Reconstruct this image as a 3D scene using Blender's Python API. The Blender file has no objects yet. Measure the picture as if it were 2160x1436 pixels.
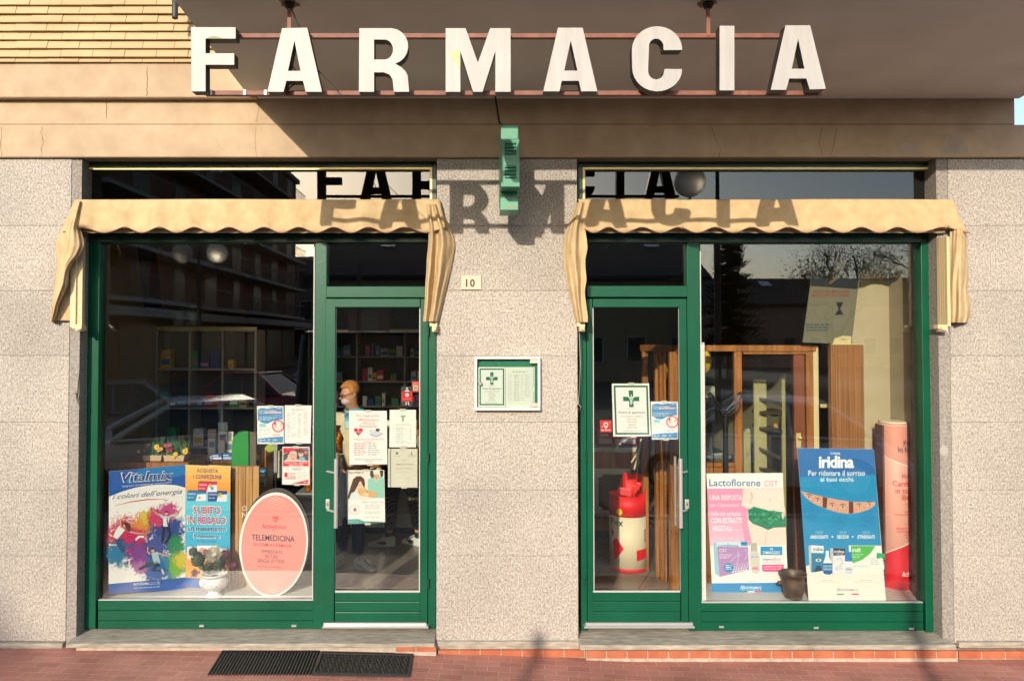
import bpy, bmesh, math, random
from mathutils import Vector, Matrix
random.seed(7)
R = math.radians
S = bpy.context.scene
COL = S.collection

# ------------------------------------------------------------------ camera
TILT = R(1.3); CAM = Vector((0, -5.67, 2.26)); SHX, SHY, LENS = .0301, -.0178, 26.0
cd = bpy.data.cameras.new('camera'); cam = bpy.data.objects.new('camera', cd); COL.objects.link(cam)
cam.location = CAM; cam.rotation_euler = (R(90) + TILT, 0, 0)
cd.sensor_width = 36; cd.sensor_fit = 'HORIZONTAL'; cd.lens = LENS; cd.shift_x = SHX; cd.shift_y = SHY
cd.clip_start = .05; cd.clip_end = 600
S.camera = cam
S.render.resolution_x = 1024; S.render.resolution_y = 680

# ------------------------------------------------------------------ light
SUN = Vector((-.317, -1.0, .40)).normalized()          # towards the sun
w = bpy.data.worlds.new('World'); S.world = w; w.use_nodes = True
nt = w.node_tree; nt.nodes.clear()
sky = nt.nodes.new('ShaderNodeTexSky'); sky.sky_type = 'NISHITA'; sky.sun_disc = False
sky.sun_elevation = math.asin(SUN.z); sky.sun_rotation = math.atan2(SUN.x, SUN.y)
sky.air_density = 1.0; sky.dust_density = 2.0; sky.ozone_density = 1.0
bg = nt.nodes.new('ShaderNodeBackground'); bg.inputs['Strength'].default_value = .15
ow = nt.nodes.new('ShaderNodeOutputWorld')
nt.links.new(sky.outputs[0], bg.inputs[0]); nt.links.new(bg.outputs[0], ow.inputs[0])
ld = bpy.data.lights.new('sun', 'SUN'); ld.energy = 2.7; ld.angle = R(.55); ld.color = (1, .90, .74)
sun = bpy.data.objects.new('sun', ld); COL.objects.link(sun)
sun.rotation_euler = SUN.to_track_quat('Z', 'Y').to_euler(); sun.location = (-6, -20, 9)
S.view_settings.view_transform = 'Standard'; S.view_settings.look = 'None'
S.view_settings.exposure = 0.84; S.view_settings.gamma = 1
try:
    S.cycles.max_bounces = 10; S.cycles.transparent_max_bounces = 24; S.cycles.caustics_reflective = False
except Exception: pass

# ------------------------------------------------------------------ picture geometry -> world
FX = Vector((1, 0, 0)); FU = Vector((0, -math.sin(TILT), math.cos(TILT))); FF = Vector((0, math.cos(TILT), math.sin(TILT)))
def ray(px, py):
    u = (px - 1080) / 1560 + 1.384615 * SHX; v = (718 - py) / 1560 + 1.384615 * SHY
    return FX * u + FU * v + FF
def P(px, py, Y):
    d = ray(px, py); return CAM + d * ((Y - CAM.y) / d.y)
def PZ(px, py, Z):
    d = ray(px, py); return CAM + d * ((Z - CAM.z) / d.z)
class Plane:
    def __init__(s, a, b, c):
        s.o = a; n = (b - a).cross(c - a).normalized()
        if n.y > 0: n = -n
        s.n = n
    def pt(s, px, py, off=0.0):
        d = ray(px, py); t = (s.o - CAM).dot(s.n) / d.dot(s.n); return CAM + d * t + s.n * off

# ------------------------------------------------------------------ materials
def lin(c):
    return tuple((x/255/12.92 if x/255 <= .04045 else ((x/255+.055)/1.055)**2.4) for x in c)
MC = {}
def mat(name, rgb, rough=.6, metal=0, var=0, vscale=6, bump=0, bscale=40, coat=0, lum=False, alpha=None, spec=None, stretch=(1,1,1), detail=4):
    """rgb: linear base colour. var: share by which noise lightens / darkens it"""
    if name in MC: return MC[name]
    m = bpy.data.materials.new(name); m.use_nodes = True; N = m.node_tree.nodes; L = m.node_tree.links
    b = N['Principled BSDF']; b.inputs['Base Color'].default_value = (*rgb, 1); b.inputs['Roughness'].default_value = rough
    b.inputs['Metallic'].default_value = metal
    if coat: b.inputs['Coat Weight'].default_value = coat
    if spec is not None: b.inputs['Specular IOR Level'].default_value = spec
    if var or bump:
        tc = N.new('ShaderNodeTexCoord'); mp = N.new('ShaderNodeMapping'); mp.inputs['Scale'].default_value = stretch
        L.new(tc.outputs['Object'], mp.inputs['Vector'])
    if var:
        n = N.new('ShaderNodeTexNoise'); n.inputs['Scale'].default_value = vscale; n.inputs['Detail'].default_value = detail
        L.new(mp.outputs[0], n.inputs['Vector'])
        r = N.new('ShaderNodeValToRGB'); r.color_ramp.elements[0].position = .3; r.color_ramp.elements[1].position = .7
        r.color_ramp.elements[0].color = (*[max(0, c*(1-var)) for c in rgb], 1)
        r.color_ramp.elements[1].color = (*[min(1, c*(1+var)) for c in rgb], 1)
        L.new(n.outputs['Fac'], r.inputs[0]); L.new(r.outputs[0], b.inputs['Base Color'])
    if bump:
        n2 = N.new('ShaderNodeTexNoise'); n2.inputs['Scale'].default_value = bscale; n2.inputs['Detail'].default_value = 5
        L.new(mp.outputs[0], n2.inputs['Vector'])
        bp = N.new('ShaderNodeBump'); bp.inputs['Strength'].default_value = bump; bp.inputs['Distance'].default_value = .02
        L.new(n2.outputs['Fac'], bp.inputs['Height']); L.new(bp.outputs[0], b.inputs['Normal'])
    MC[name] = m; return m
def ink(c, rough=.55):
    """flat printed colour, c = sRGB bytes of the print as it looks in full sun"""
    k = 'ink_%d_%d_%d' % tuple(c)
    return mat(k, tuple(min(.9, v*.97) for v in lin(c)), rough)
def ramp_mat(name, stops, scale, stretch=(1,1,1), rough=.7, bump=0, detail=3, big=0, bigscale=1.2, distort=0, bumpdist=.004):
    if name in MC: return MC[name]
    m = bpy.data.materials.new(name); m.use_nodes = True; N = m.node_tree.nodes; L = m.node_tree.links
    b = N['Principled BSDF']; b.inputs['Roughness'].default_value = rough
    tc = N.new('ShaderNodeTexCoord'); mp = N.new('ShaderNodeMapping'); mp.inputs['Scale'].default_value = stretch
    L.new(tc.outputs['Object'], mp.inputs['Vector'])
    n = N.new('ShaderNodeTexNoise'); n.inputs['Scale'].default_value = scale; n.inputs['Detail'].default_value = detail
    n.inputs['Distortion'].default_value = distort
    L.new(mp.outputs[0], n.inputs['Vector'])
    r = N.new('ShaderNodeValToRGB'); els = r.color_ramp.elements
    while len(els) < len(stops): els.new(.5)
    for e, (p, c) in zip(els, stops): e.position = p; e.color = (*c, 1)
    L.new(n.outputs['Fac'], r.inputs[0]); out = r.outputs[0]
    if big:
        n3 = N.new('ShaderNodeTexNoise'); n3.inputs['Scale'].default_value = bigscale; n3.inputs['Detail'].default_value = 4
        L.new(tc.outputs['Object'], n3.inputs['Vector'])
        mr = N.new('ShaderNodeMapRange'); mr.inputs['From Min'].default_value = .3; mr.inputs['From Max'].default_value = .7
        mr.inputs['To Min'].default_value = 1-big; mr.inputs['To Max'].default_value = 1+big*.5
        L.new(n3.outputs['Fac'], mr.inputs[0])
        mx = N.new('ShaderNodeVectorMath'); mx.operation = 'SCALE'
        L.new(out, mx.inputs[0]); L.new(mr.outputs[0], mx.inputs['Scale']); out = mx.outputs[0]
    L.new(out, b.inputs['Base Color'])
    if bump:
        bp = N.new('ShaderNodeBump'); bp.inputs['Strength'].default_value = bump; bp.inputs['Distance'].default_value = bumpdist
        L.new(n.outputs['Fac'], bp.inputs['Height']); L.new(bp.outputs[0], b.inputs['Normal'])
    MC[name] = m; return m
def glass_mat(name, base=.07, tint=(.9,.95,.92), ior=1.5, rough=0.0, wav=0):
    m = bpy.data.materials.new(name); m.use_nodes = True; N = m.node_tree.nodes; L = m.node_tree.links; N.clear()
    o = N.new('ShaderNodeOutputMaterial'); mx = N.new('ShaderNodeMixShader')
    t = N.new('ShaderNodeBsdfTransparent'); t.inputs[0].default_value = (*tint, 1)
    g = N.new('ShaderNodeBsdfGlossy'); g.inputs['Roughness'].default_value = rough; g.inputs[0].default_value = (1,1,1,1)
    f = N.new('ShaderNodeFresnel'); f.inputs[0].default_value = ior
    a = N.new('ShaderNodeMath'); a.operation = 'ADD'; a.inputs[1].default_value = base; a.use_clamp = True
    L.new(f.outputs[0], a.inputs[0]); L.new(a.outputs[0], mx.inputs[0]); L.new(t.outputs[0], mx.inputs[1]); L.new(g.outputs[0], mx.inputs[2])
    if wav:
        tc = N.new('ShaderNodeTexCoord'); n = N.new('ShaderNodeTexNoise'); n.inputs['Scale'].default_value = 1.1; n.inputs['Detail'].default_value = 1
        L.new(tc.outputs['Object'], n.inputs['Vector'])
        bp = N.new('ShaderNodeBump'); bp.inputs['Strength'].default_value = wav; bp.inputs['Distance'].default_value = .02
        L.new(n.outputs['Fac'], bp.inputs['Height']); L.new(bp.outputs[0], g.inputs['Normal'])
    L.new(mx.outputs[0], o.inputs[0]); MC[name] = m; return m

# ------------------------------------------------------------------ objects
def wloc(o):
    v = Vector((0,0,0))
    while o is not None: v += o.location; o = o.parent
    return v
def tag(o, label=None, cat=None, group=None, kind=None):
    if label: o['label'] = label
    if cat: o['category'] = cat
    if group: o['group'] = group
    if kind: o['kind'] = kind
    return o
def thing(name, label, cat, loc=(0,0,0), group=None):
    o = bpy.data.objects.new(name, None); COL.objects.link(o); o.location = loc; o.empty_display_size = .1
    return tag(o, label, cat, group)
class MB:
    def __init__(s): s.bm = bmesh.new(); s.mats = []; s.mi = 0
    def v(s, p): return s.bm.verts.new(p)
    def face(s, pts):
        f = s.bm.faces.new([s.v(p) for p in pts]); f.material_index = s.mi; return f
    def box(s, x0, x1, y0, y1, z0, z1, M=None):
        c = [Vector(p) for p in ((x0,y0,z0),(x1,y0,z0),(x1,y1,z0),(x0,y1,z0),(x0,y0,z1),(x1,y0,z1),(x1,y1,z1),(x0,y1,z1))]
        if M: c = [M @ p for p in c]
        v = [s.v(p) for p in c]
        for q in ((0,3,2,1),(4,5,6,7),(0,1,5,4),(1,2,6,5),(2,3,7,6),(3,0,4,7)):
            f = s.bm.faces.new([v[i] for i in q]); f.material_index = s.mi
        return s
    def pbox(s, x0, y0, x1, y1, Y, depth=.03):
        """box whose front face covers a picture rectangle at depth Y"""
        a = P(x0, y0, Y); b = P(x1, y1, Y); c = P(x0, y1, Y); d = P(x1, y0, Y)
        X0 = (a.x+c.x)/2; X1 = (b.x+d.x)/2
        return s.box(min(X0,X1), max(X0,X1), Y, Y+depth, min(a.z,b.z), max(a.z,b.z))
    def prism(s, pts, off):
        """pts: outline (3-D), off: vector"""
        n = len(pts); a = [s.v(p) for p in pts]; b = [s.v(Vector(p)+off) for p in pts]
        for q in (a, b[::-1]):
            f = s.bm.faces.new(q); f.material_index = s.mi
        for i in range(n):
            f = s.bm.faces.new((a[i], b[i], b[(i+1)%n], a[(i+1)%n])); f.material_index = s.mi
        return s
    def tube(s, pts, r, n=8, cap=True):
        pts = [Vector(p) for p in pts]; rr = r if isinstance(r, (list, tuple)) else [r]*len(pts)
        rings = []; up = Vector((0,0,1))
        for i, p in enumerate(pts):
            t = (pts[min(i+1,len(pts)-1)] - pts[max(i-1,0)])
            if t.length < 1e-9: t = Vector((0,0,1))
            t.normalize(); u = t.cross(up)
            if u.length < .05: u = t.cross(Vector((1,0,0)))
            u.normalize(); v2 = t.cross(u)
            rings.append([s.v(p + (u*math.cos(2*math.pi*k/n) + v2*math.sin(2*math.pi*k/n))*rr[i]) for k in range(n)])
        for a, b in zip(rings, rings[1:]):
            for k in range(n):
                f = s.bm.faces.new((a[k], a[(k+1)%n], b[(k+1)%n], b[k])); f.material_index = s.mi; f.smooth = True
        if cap:
            for q in (rings[0][::-1], rings[-1]):
                f = s.bm.faces.new([s.v(x.co) for x in q]); f.material_index = s.mi
        return s
    def lathe(s, prof, c, n=24, sx=1, sy=1):
        c = Vector(c); rings = [[s.v(c+Vector((r*sx*math.cos(2*math.pi*k/n), r*sy*math.sin(2*math.pi*k/n), z))) for k in range(n)] for r, z in prof]
        for a, b in zip(rings, rings[1:]):
            for k in range(n):
                f = s.bm.faces.new((a[k], a[(k+1)%n], b[(k+1)%n], b[k])); f.material_index = s.mi; f.smooth = True
        for q in (rings[0][::-1], rings[-1]):
            f = s.bm.faces.new(q); f.material_index = s.mi
        return s
    def ball(s, c, r, n=12, sc=(1,1,1), M=None):
        c = Vector(c); m = n//2+1; rings = []
        for i in range(1, m):
            th = math.pi*i/m
            q = [Vector((r*sc[0]*math.sin(th)*math.cos(2*math.pi*k/n), r*sc[1]*math.sin(th)*math.sin(2*math.pi*k/n), r*sc[2]*math.cos(th))) for k in range(n)]
            if M: q = [M @ p for p in q]
            rings.append([s.v(c+p) for p in q])
        tp = Vector((0,0,r*sc[2])); bt = -tp
        if M: tp = M @ tp; bt = M @ bt
        t = s.v(c+tp); b = s.v(c+bt)
        for k in range(n):
            f = s.bm.faces.new((t, rings[0][(k+1)%n], rings[0][k])); f.smooth = True; f.material_index = s.mi
            f = s.bm.faces.new((b, rings[-1][k], rings[-1][(k+1)%n])); f.smooth = True; f.material_index = s.mi
        for a, bb in zip(rings, rings[1:]):
            for k in range(n):
                f = s.bm.faces.new((a[k], a[(k+1)%n], bb[(k+1)%n], bb[k])); f.smooth = True; f.material_index = s.mi
        return s
    def grid(s, rows, smooth=True):
        vv = [[s.v(p) for p in r] for r in rows]
        for a, b in zip(vv, vv[1:]):
            for k in range(len(a)-1):
                f = s.bm.faces.new((a[k], a[k+1], b[k+1], b[k])); f.smooth = smooth; f.material_index = s.mi
        return s
    def build(s, name, m, parent=None, bevel=0, recalc=True, seg=1, sub=0, solid=0, base=None):
        bm = s.bm
        if recalc: bmesh.ops.recalc_face_normals(bm, faces=bm.faces[:])
        big = [f for f in bm.faces if len(f.verts) > 4]
        if big: bmesh.ops.triangulate(bm, faces=big)
        o0 = wloc(parent) if parent is not None else None
        if parent is None:
            if base is not None: o0 = Vector(base)
            else:
                xs = [v.co for v in bm.verts]
                o0 = Vector(((min(c.x for c in xs)+max(c.x for c in xs))/2, (min(c.y for c in xs)+max(c.y for c in xs))/2, min(c.z for c in xs)))
        for v in bm.verts: v.co -= o0
        me = bpy.data.meshes.new(name); bm.to_mesh(me); bm.free()
        o = bpy.data.objects.new(name, me); COL.objects.link(o)
        if parent is None: o.location = o0
        else: o.parent = parent
        for x in (m if isinstance(m, (list, tuple)) else [m]): me.materials.append(x)
        if solid:
            q = o.modifiers.new('solid', 'SOLIDIFY'); q.thickness = solid; q.offset = 0
        if bevel:
            q = o.modifiers.new('bevel', 'BEVEL'); q.width = bevel; q.segments = seg; q.limit_method = 'ANGLE'; q.angle_limit = R(40)
        if sub:
            q = o.modifiers.new('sub', 'SUBSURF'); q.levels = sub; q.render_levels = sub
        return o
def tree_copy(o, parent=None):
    c = o.copy(); COL.objects.link(c); c.parent = parent
    for ch in list(o.children): tree_copy(ch, c)
    return c

# ------------------------------------------------------------------ text
TXC = {}
def text_geo(s, bold=0.0, shear=0.0, sp=1.0):
    k = (s, bold, shear, sp)
    if k in TXC: return TXC[k]
    cu = bpy.data.curves.new('t', 'FONT'); cu.body = s; cu.offset = bold; cu.shear = shear; cu.resolution_u = 2; cu.space_character = sp
    cu.align_x = 'CENTER'; cu.space_line = .95
    o = bpy.data.objects.new('t', cu); COL.objects.link(o)
    dg = bpy.context.evaluated_depsgraph_get(); me = o.evaluated_get(dg).to_mesh()
    vs = [(v.co.x, v.co.y) for v in me.vertices]; fs = [tuple(p.vertices) for p in me.polygons]
    o.evaluated_get(dg).to_mesh_clear(); bpy.data.objects.remove(o); bpy.data.curves.remove(cu)
    if vs:
        x0 = min(v[0] for v in vs); x1 = max(v[0] for v in vs); y0 = min(v[1] for v in vs); y1 = max(v[1] for v in vs)
        vs = [((x-x0)/(x1-x0), (y1-y)/(y1-y0)) for x, y in vs]
    TXC[k] = (vs, fs); return TXC[k]

# ------------------------------------------------------------------ printed sheets
class Poster:
    """a real flat sheet through 3 or 4 picture corners at their own depths; prints lie on it in thin layers"""
    def __init__(s, name, label, cat, pts, Ys, board=(235,232,225), thick=.004, group=None, parent=None, boardname='board', mat_=None, curve=None):
        w3 = [P(x, y, Y) for (x, y), Y in zip(pts, Ys)]
        s.pl = Plane(w3[0], w3[1], w3[2]); s.k = {}
        low = min(w3, key=lambda p: p.z)
        if parent is None:
            s.root = thing(name, label, cat, low, group)
            s.par = s.root
        else: s.root = parent; s.par = None
        q = [s.pl.pt(x, y) for x, y in pts]
        mb = MB(); mb.prism(q, -s.pl.n*thick)
        s.board = mb.build(boardname, mat_ or ink(board), s.root)
        if s.par is None: s.par = s.board
    def mb(s, name, c, layer):
        k = (name, c if not isinstance(c, bpy.types.Material) else c.name, layer)
        if k not in s.k: s.k[k] = (MB(), c if isinstance(c, bpy.types.Material) else ink(c))
        return s.k[k][0], layer*.0007
    def poly(s, name, pts, c, layer=1):
        mb, o = s.mb(name, c, layer); f = mb.face([s.pl.pt(x, y, o) for x, y in pts]); return s
    def rect(s, name, x0, y0, x1, y1, c, layer=1): return s.poly(name, [(x0,y0),(x1,y0),(x1,y1),(x0,y1)], c, layer)
    def ell(s, name, cx, cy, rx, ry, c, layer=1, n=24, rot=0):
        return s.poly(name, [(cx+rx*math.cos(a)*math.cos(rot)-ry*math.sin(a)*math.sin(rot), cy+rx*math.cos(a)*math.sin(rot)+ry*math.sin(a)*math.cos(rot)) for a in [2*math.pi*i/n for i in range(n)]], c, layer)
    def stroke(s, name, pts, w, c, layer=1):
        mb, o = s.mb(name, c, layer); pts = [Vector(p) for p in pts]; L_, R_ = [], []
        ww = w if isinstance(w, (list, tuple)) else [w]*len(pts)
        for i, p in enumerate(pts):
            t = pts[min(i+1,len(pts)-1)] - pts[max(i-1,0)]; t.normalize(); n = Vector((-t.y, t.x))*ww[i]/2
            L_.append(p+n); R_.append(p-n)
        mb.grid([[s.pl.pt(p.x, p.y, o) for p in L_], [s.pl.pt(p.x, p.y, o) for p in R_]], False); return s
    def ring(s, name, cx, cy, r0, r1, c, layer=1, a0=0, a1=360, n=28):
        mb, o = s.mb(name, c, layer); A = [R(a0+(a1-a0)*i/n) for i in range(n+1)]
        mb.grid([[s.pl.pt(cx+r*math.cos(a), cy+r*math.sin(a), o) for a in A] for r in (r0, r1)], False); return s
    def text(s, name, t, x0, y0, x1, y1, c, layer=2, bold=0.0, shear=0.0, dy=0.0, sp=1.0, dx=0.0):
        """t fitted to the picture box; dy / dx: rise of the right end, drift of the top"""
        mb, o = s.mb(name, c, layer); vs, fs = text_geo(t, bold*.42, shear, sp)
        q = [mb.v(s.pl.pt(x0+(x1-x0)*u + dx*(1-v), y0+(y1-y0)*v + dy*u, o)) for u, v in vs]
        for f in fs:
            try: mb.bm.faces.new([q[i] for i in f])
            except ValueError: pass
        return s
    def words(s, name, x0, x1, y, h, c, layer=2, dens=.85, wl=(4, 11), dy=0):
        """one line of print too small to read"""
        mb, o = s.mb(name, c, layer); x = x0
        while x < x1-1:
            l = min(random.uniform(*wl), x1-x); a = y+dy*(x-x0)/(x1-x0)
            mb.face([s.pl.pt(p, q, o) for p, q in ((x,a),(x+l,a),(x+l,a+h),(x,a+h))]); x += l + (1-dens)*9+.6
        return s
    def done(s, flip=True):
        for (name, _, layer), (mb, m) in s.k.items():
            o = mb.build(name, m, s.par, recalc=False)
        return s.root
# ================================================================== materials of the place
granite = ramp_mat('bush_hammered_granite', [(.27,(.18,.145,.12)),(.43,(.32,.277,.24)),(.53,(.41,.363,.32)),(.66,(.53,.49,.445))], 100, (1,1,.65), .8, .6, 4, .16, 1.3, .5)
def _gt(k): return ramp_mat('bush_hammered_granite_%d' % int(k*100), [(.27,tuple(k*c for c in (.18,.145,.12))),(.43,tuple(k*c for c in (.32,.277,.24))),(.53,tuple(k*c for c in (.41,.363,.32))),(.66,tuple(k*c for c in (.53,.49,.445)))], 100, (1,1,.65), .8, .6, 4, .16, 1.3, .5)
granites = [granite, _gt(.96), _gt(1.04)]
plaster = ramp_mat('cream_plaster', [(.2,(.40,.285,.185)),(.5,(.46,.34,.225)),(.8,(.52,.39,.265))], 7, rough=.92, bump=.5, detail=12, big=.12)
soffitm = ramp_mat('grey_brown_soffit_plaster', [(.3,(.80,.81,.75)),(.7,(.87,.88,.82))], 2.5, rough=.9, bump=.25, detail=9, big=.10)
greenf = mat('green_painted_aluminium', (.001,.074,.036), .36, spec=.35, var=.12, vscale=3, bump=.03, bscale=30)
darkg = mat('dark_green_paint', (.008,.05,.03), .35, var=.15)
stone_j = ramp_mat('grey_jamb_stone', [(.3,(.17,.145,.125)),(.6,(.30,.27,.24)),(.8,(.4,.36,.32))], 60, rough=.8, bump=.3, big=.1)
stone_s = ramp_mat('worn_sill_stone', [(.25,(.19,.17,.135)),(.5,(.33,.29,.235)),(.75,(.47,.42,.345))], 9, (1,5,5), .75, .4, 8, .15, 2.0)
terra = ramp_mat('terracotta_tile', [(.3,(.34,.085,.04)),(.7,(.46,.15,.07))], 7, rough=.6, bump=.1, detail=6)
mortar = mat('pale_mortar', (.42,.33,.26), .9, var=.2, vscale=20)
brickm = ramp_mat('yellow_facing_brick', [(.25,(.42,.29,.15)),(.5,(.49,.35,.185)),(.75,(.56,.41,.225))], 1.7, (1,1,4), .7, .25, 7, .06, 5)
darkgap = mat('dark_joint', (.05,.035,.02), .9)
chrome = mat('brushed_steel', (.50,.49,.48), .38, .55)
alu = mat('pale_aluminium', (.72,.70,.66), .4, .6)
brass = mat('cream_gold_trim', (.70,.56,.24), .35, .3)
white = mat('white_paint', (.78,.77,.74), .5, var=.04)
black = mat('black_plastic', (.012,.012,.013), .4)
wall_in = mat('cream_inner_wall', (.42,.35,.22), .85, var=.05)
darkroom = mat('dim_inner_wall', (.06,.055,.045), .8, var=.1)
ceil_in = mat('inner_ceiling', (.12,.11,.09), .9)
wood = ramp_mat('varnished_wood', [(.3,(.22,.075,.018)),(.55,(.36,.14,.035)),(.75,(.48,.21,.06))], 3, (14,14,.8), .35, .08, 5, .1)
woodp = ramp_mat('striped_plank_wood', [(.3,(.20,.09,.03)),(.5,(.50,.26,.09)),(.7,(.66,.40,.16))], 2.2, (22,22,.5), .45, .08, 5, .1)
glass = glass_mat('window_glass', .033, (.97,.985,.975), wav=.05)
glass2 = glass_mat('transom_glass', .035, (.3,.34,.33), wav=.04)
glass3 = glass_mat('inner_clear_glass', .02, (.92,.96,.94))

# tiled pavement: real brick pattern in the material
def tile_mat(name, c1, c2, cm, bw, rh, mortar_w, rough, bump, offs=.5, rot=0, stain=.25, loc=(0,0,0)):
    m = bpy.data.materials.new(name); m.use_nodes = True; N = m.node_tree.nodes; L = m.node_tree.links
    b = N['Principled BSDF']; b.inputs['Roughness'].default_value = rough
    tc = N.new('ShaderNodeTexCoord'); mp = N.new('ShaderNodeMapping'); mp.inputs['Rotation'].default_value = (0,0,rot); mp.inputs['Location'].default_value = loc
    L.new(tc.outputs['Object'], mp.inputs['Vector'])
    wn = N.new('ShaderNodeTexNoise'); wn.inputs['Scale'].default_value = 3; L.new(tc.outputs['Object'], wn.inputs['Vector'])
    va = N.new('ShaderNodeVectorMath'); va.operation = 'MULTIPLY_ADD'; va.inputs[1].default_value = (.012,.012,0)
    L.new(wn.outputs['Color'], va.inputs[0]); L.new(mp.outputs[0], va.inputs[2])
    br = N.new('ShaderNodeTexBrick'); br.offset = offs; br.inputs['Scale'].default_value = 1
    br.inputs['Color1'].default_value = (*c1,1); br.inputs['Color2'].default_value = (*c2,1); br.inputs['Mortar'].default_value = (*cm,1)
    br.inputs['Mortar Size'].default_value = mortar_w; br.inputs['Brick Width'].default_value = bw; br.inputs['Row Height'].default_value = rh
    br.inputs['Mortar Smooth'].default_value = .3
    L.new(va.outputs[0], br.inputs['Vector'])
    n = N.new('ShaderNodeTexNoise'); n.inputs['Scale'].default_value = 2.3; n.inputs['Detail'].default_value = 9; L.new(tc.outputs['Object'], n.inputs['Vector'])
    mr = N.new('ShaderNodeMapRange'); mr.inputs['From Min'].default_value = .3; mr.inputs['From Max'].default_value = .75
    mr.inputs['To Min'].default_value = 1-stain; mr.inputs['To Max'].default_value = 1+stain
    L.new(n.outputs['Fac'], mr.inputs[0])
    sc = N.new('ShaderNodeVectorMath'); sc.operation = 'SCALE'; L.new(br.outputs['Color'], sc.inputs[0]); L.new(mr.outputs[0], sc.inputs['Scale'])
    # pale scuffs
    n2 = N.new('ShaderNodeTexNoise'); n2.inputs['Scale'].default_value = 7; n2.inputs['Detail'].default_value = 12; n2.inputs['Roughness'].default_value = .7
    L.new(tc.outputs['Object'], n2.inputs['Vector'])
    m2 = N.new('ShaderNodeMapRange'); m2.inputs['From Min'].default_value = .60; m2.inputs['From Max'].default_value = .72; m2.inputs['To Max'].default_value = .45
    L.new(n2.outputs['Fac'], m2.inputs[0])
    mx = N.new('ShaderNodeMixRGB'); L.new(m2.outputs[0], mx.inputs[0]); L.new(sc.outputs[0], mx.inputs[1]); mx.inputs[2].default_value = (min(1,cm[0]*1.1),cm[1]*1.05,cm[2],1)
    L.new(mx.outputs[0], b.inputs['Base Color'])
    bp = N.new('ShaderNodeBump'); bp.inputs['Strength'].default_value = bump; bp.inputs['Distance'].default_value = .004; bp.invert = True
    L.new(br.outputs['Fac'], bp.inputs['Height']); L.new(bp.outputs[0], b.inputs['Normal'])
    return m
pave = tile_mat('red_paving_tiles', (.31,.12,.092), (.38,.16,.125), (.45,.29,.225), .16, .08, .0022, .55, .5, .5, R(4), .26)
intile = tile_mat('shop_floor_tiles', (.26,.21,.165), (.31,.255,.20), (.06,.05,.04), .45, .45, .004, .25, .3, 0, R(24), .1)

# ================================================================== ground
GZ = lambda x: 0 - .07*min(1, max(0, (x+1.3)/2.4))
m = MB(); xs = [-60,-20,-8,-4,-2.5,-1.3,-.9,-.5,-.1,.3,.7,1.1,2,4,8,20,60]
m.grid([[(x, y, GZ(x)) for x in xs] for y in (-1.6, -.17, 3.2, 30)], False)
pav = m.build('pavement', pave, base=(0,0,0)); tag(pav, kind='structure')
m = MB(); m.box(-60, 60, -3.9, -1.601, -.3, -.03); k = m.build('sidewalk', mat('pale_paving_slabs',(.13,.126,.12),.85,var=.2,vscale=2), base=(0,0,0)); tag(k, kind='structure')
m = MB(); m.box(-60, 60, -4.05, -3.9, -.3, -.01); k = m.build('kerb', stone_j, base=(0,0,0)); tag(k, kind='structure')
m = MB(); m.grid([[(x, y, -.16) for x in (-300,-60,0,60,300)] for y in (-300,-60,-20,-4.05)], False)
asph = ramp_mat('asphalt', [(.3,(.04,.04,.042)),(.7,(.07,.069,.067))], 60, rough=.9, bump=.3, big=.2)
o = m.build('road', asph, base=(0,0,0)); tag(o, kind='structure')
m = MB(); m.grid([[(x, y, -.24) for x in (-300,300)] for y in (-3.6,300)], False)
o = m.build('ground', mat('earth',(.16,.13,.10),.95,var=.2), base=(0,0,0)); tag(o, kind='structure')

# ================================================================== the building
B = thing('pharmacy_building', 'granite and plaster shop front with two green framed display windows and doors', 'building', (0, 0, 0))
YP = -.17                                   # face of the granite piers
xl = P(152, 700, YP).x; xl = (P(152,340,YP).x + P(137,1350,YP).x)/2
xc0 = (P(922,340,YP).x + P(920,1350,YP).x)/2; xc1 = (P(1217,340,YP).x + P(1220,1350,YP).x)/2
xr = (P(2000,340,YP).x + P(2013,1350,YP).x)/2
zb = P(1080, 334, YP).z                     # underside of the beam
joints = [P(1080, y, YP).z for y in (476, 613, 750, 890, 1033, 1172)]
def pier(x0, x1, plinth_py, left_reveal=None, right_reveal=None):
    z0 = P(1080, plinth_py, YP).z; m = MB(); zz = [zb-.004] + joints + [z0]
    for a, b in zip(zz, zz[1:]): m.mi = random.randrange(3); m.box(x0, x1, YP, YP+.03, b+.0008, a-.0008)
    o = m.build('pier', granites, B, bevel=.002)
    m = MB(); m.box(x0+.004, x1-.004, YP+.031, .30, -.2, zb-.004); m.build('pier_core', stone_j, o)
    return o
pier(-4.9, xl, 1352); pier(xc0, xc1, 1352); pier(xr, 4.07, 1356)
# plinths
m = MB(); m.box(-4.9, xl-.004, YP-.035, YP+.02, -.1, P(60,1353,YP).z); m.build('plinth', stone_s, B, bevel=.004)
m = MB(); m.box(xc0+.004, xc1+.004, YP-.03, YP+.02, P(1080,1371,YP-.03).z, P(1080,1353,YP-.03).z); m.build('plinth', stone_s, B, bevel=.004)
m = MB(); m.box(xr+.01, 4.07, YP-.035, YP+.02, P(2080,1366,YP-.03).z, P(2080,1354,YP-.03).z); m.build('plinth', stone_s, B, bevel=.004)
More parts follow.
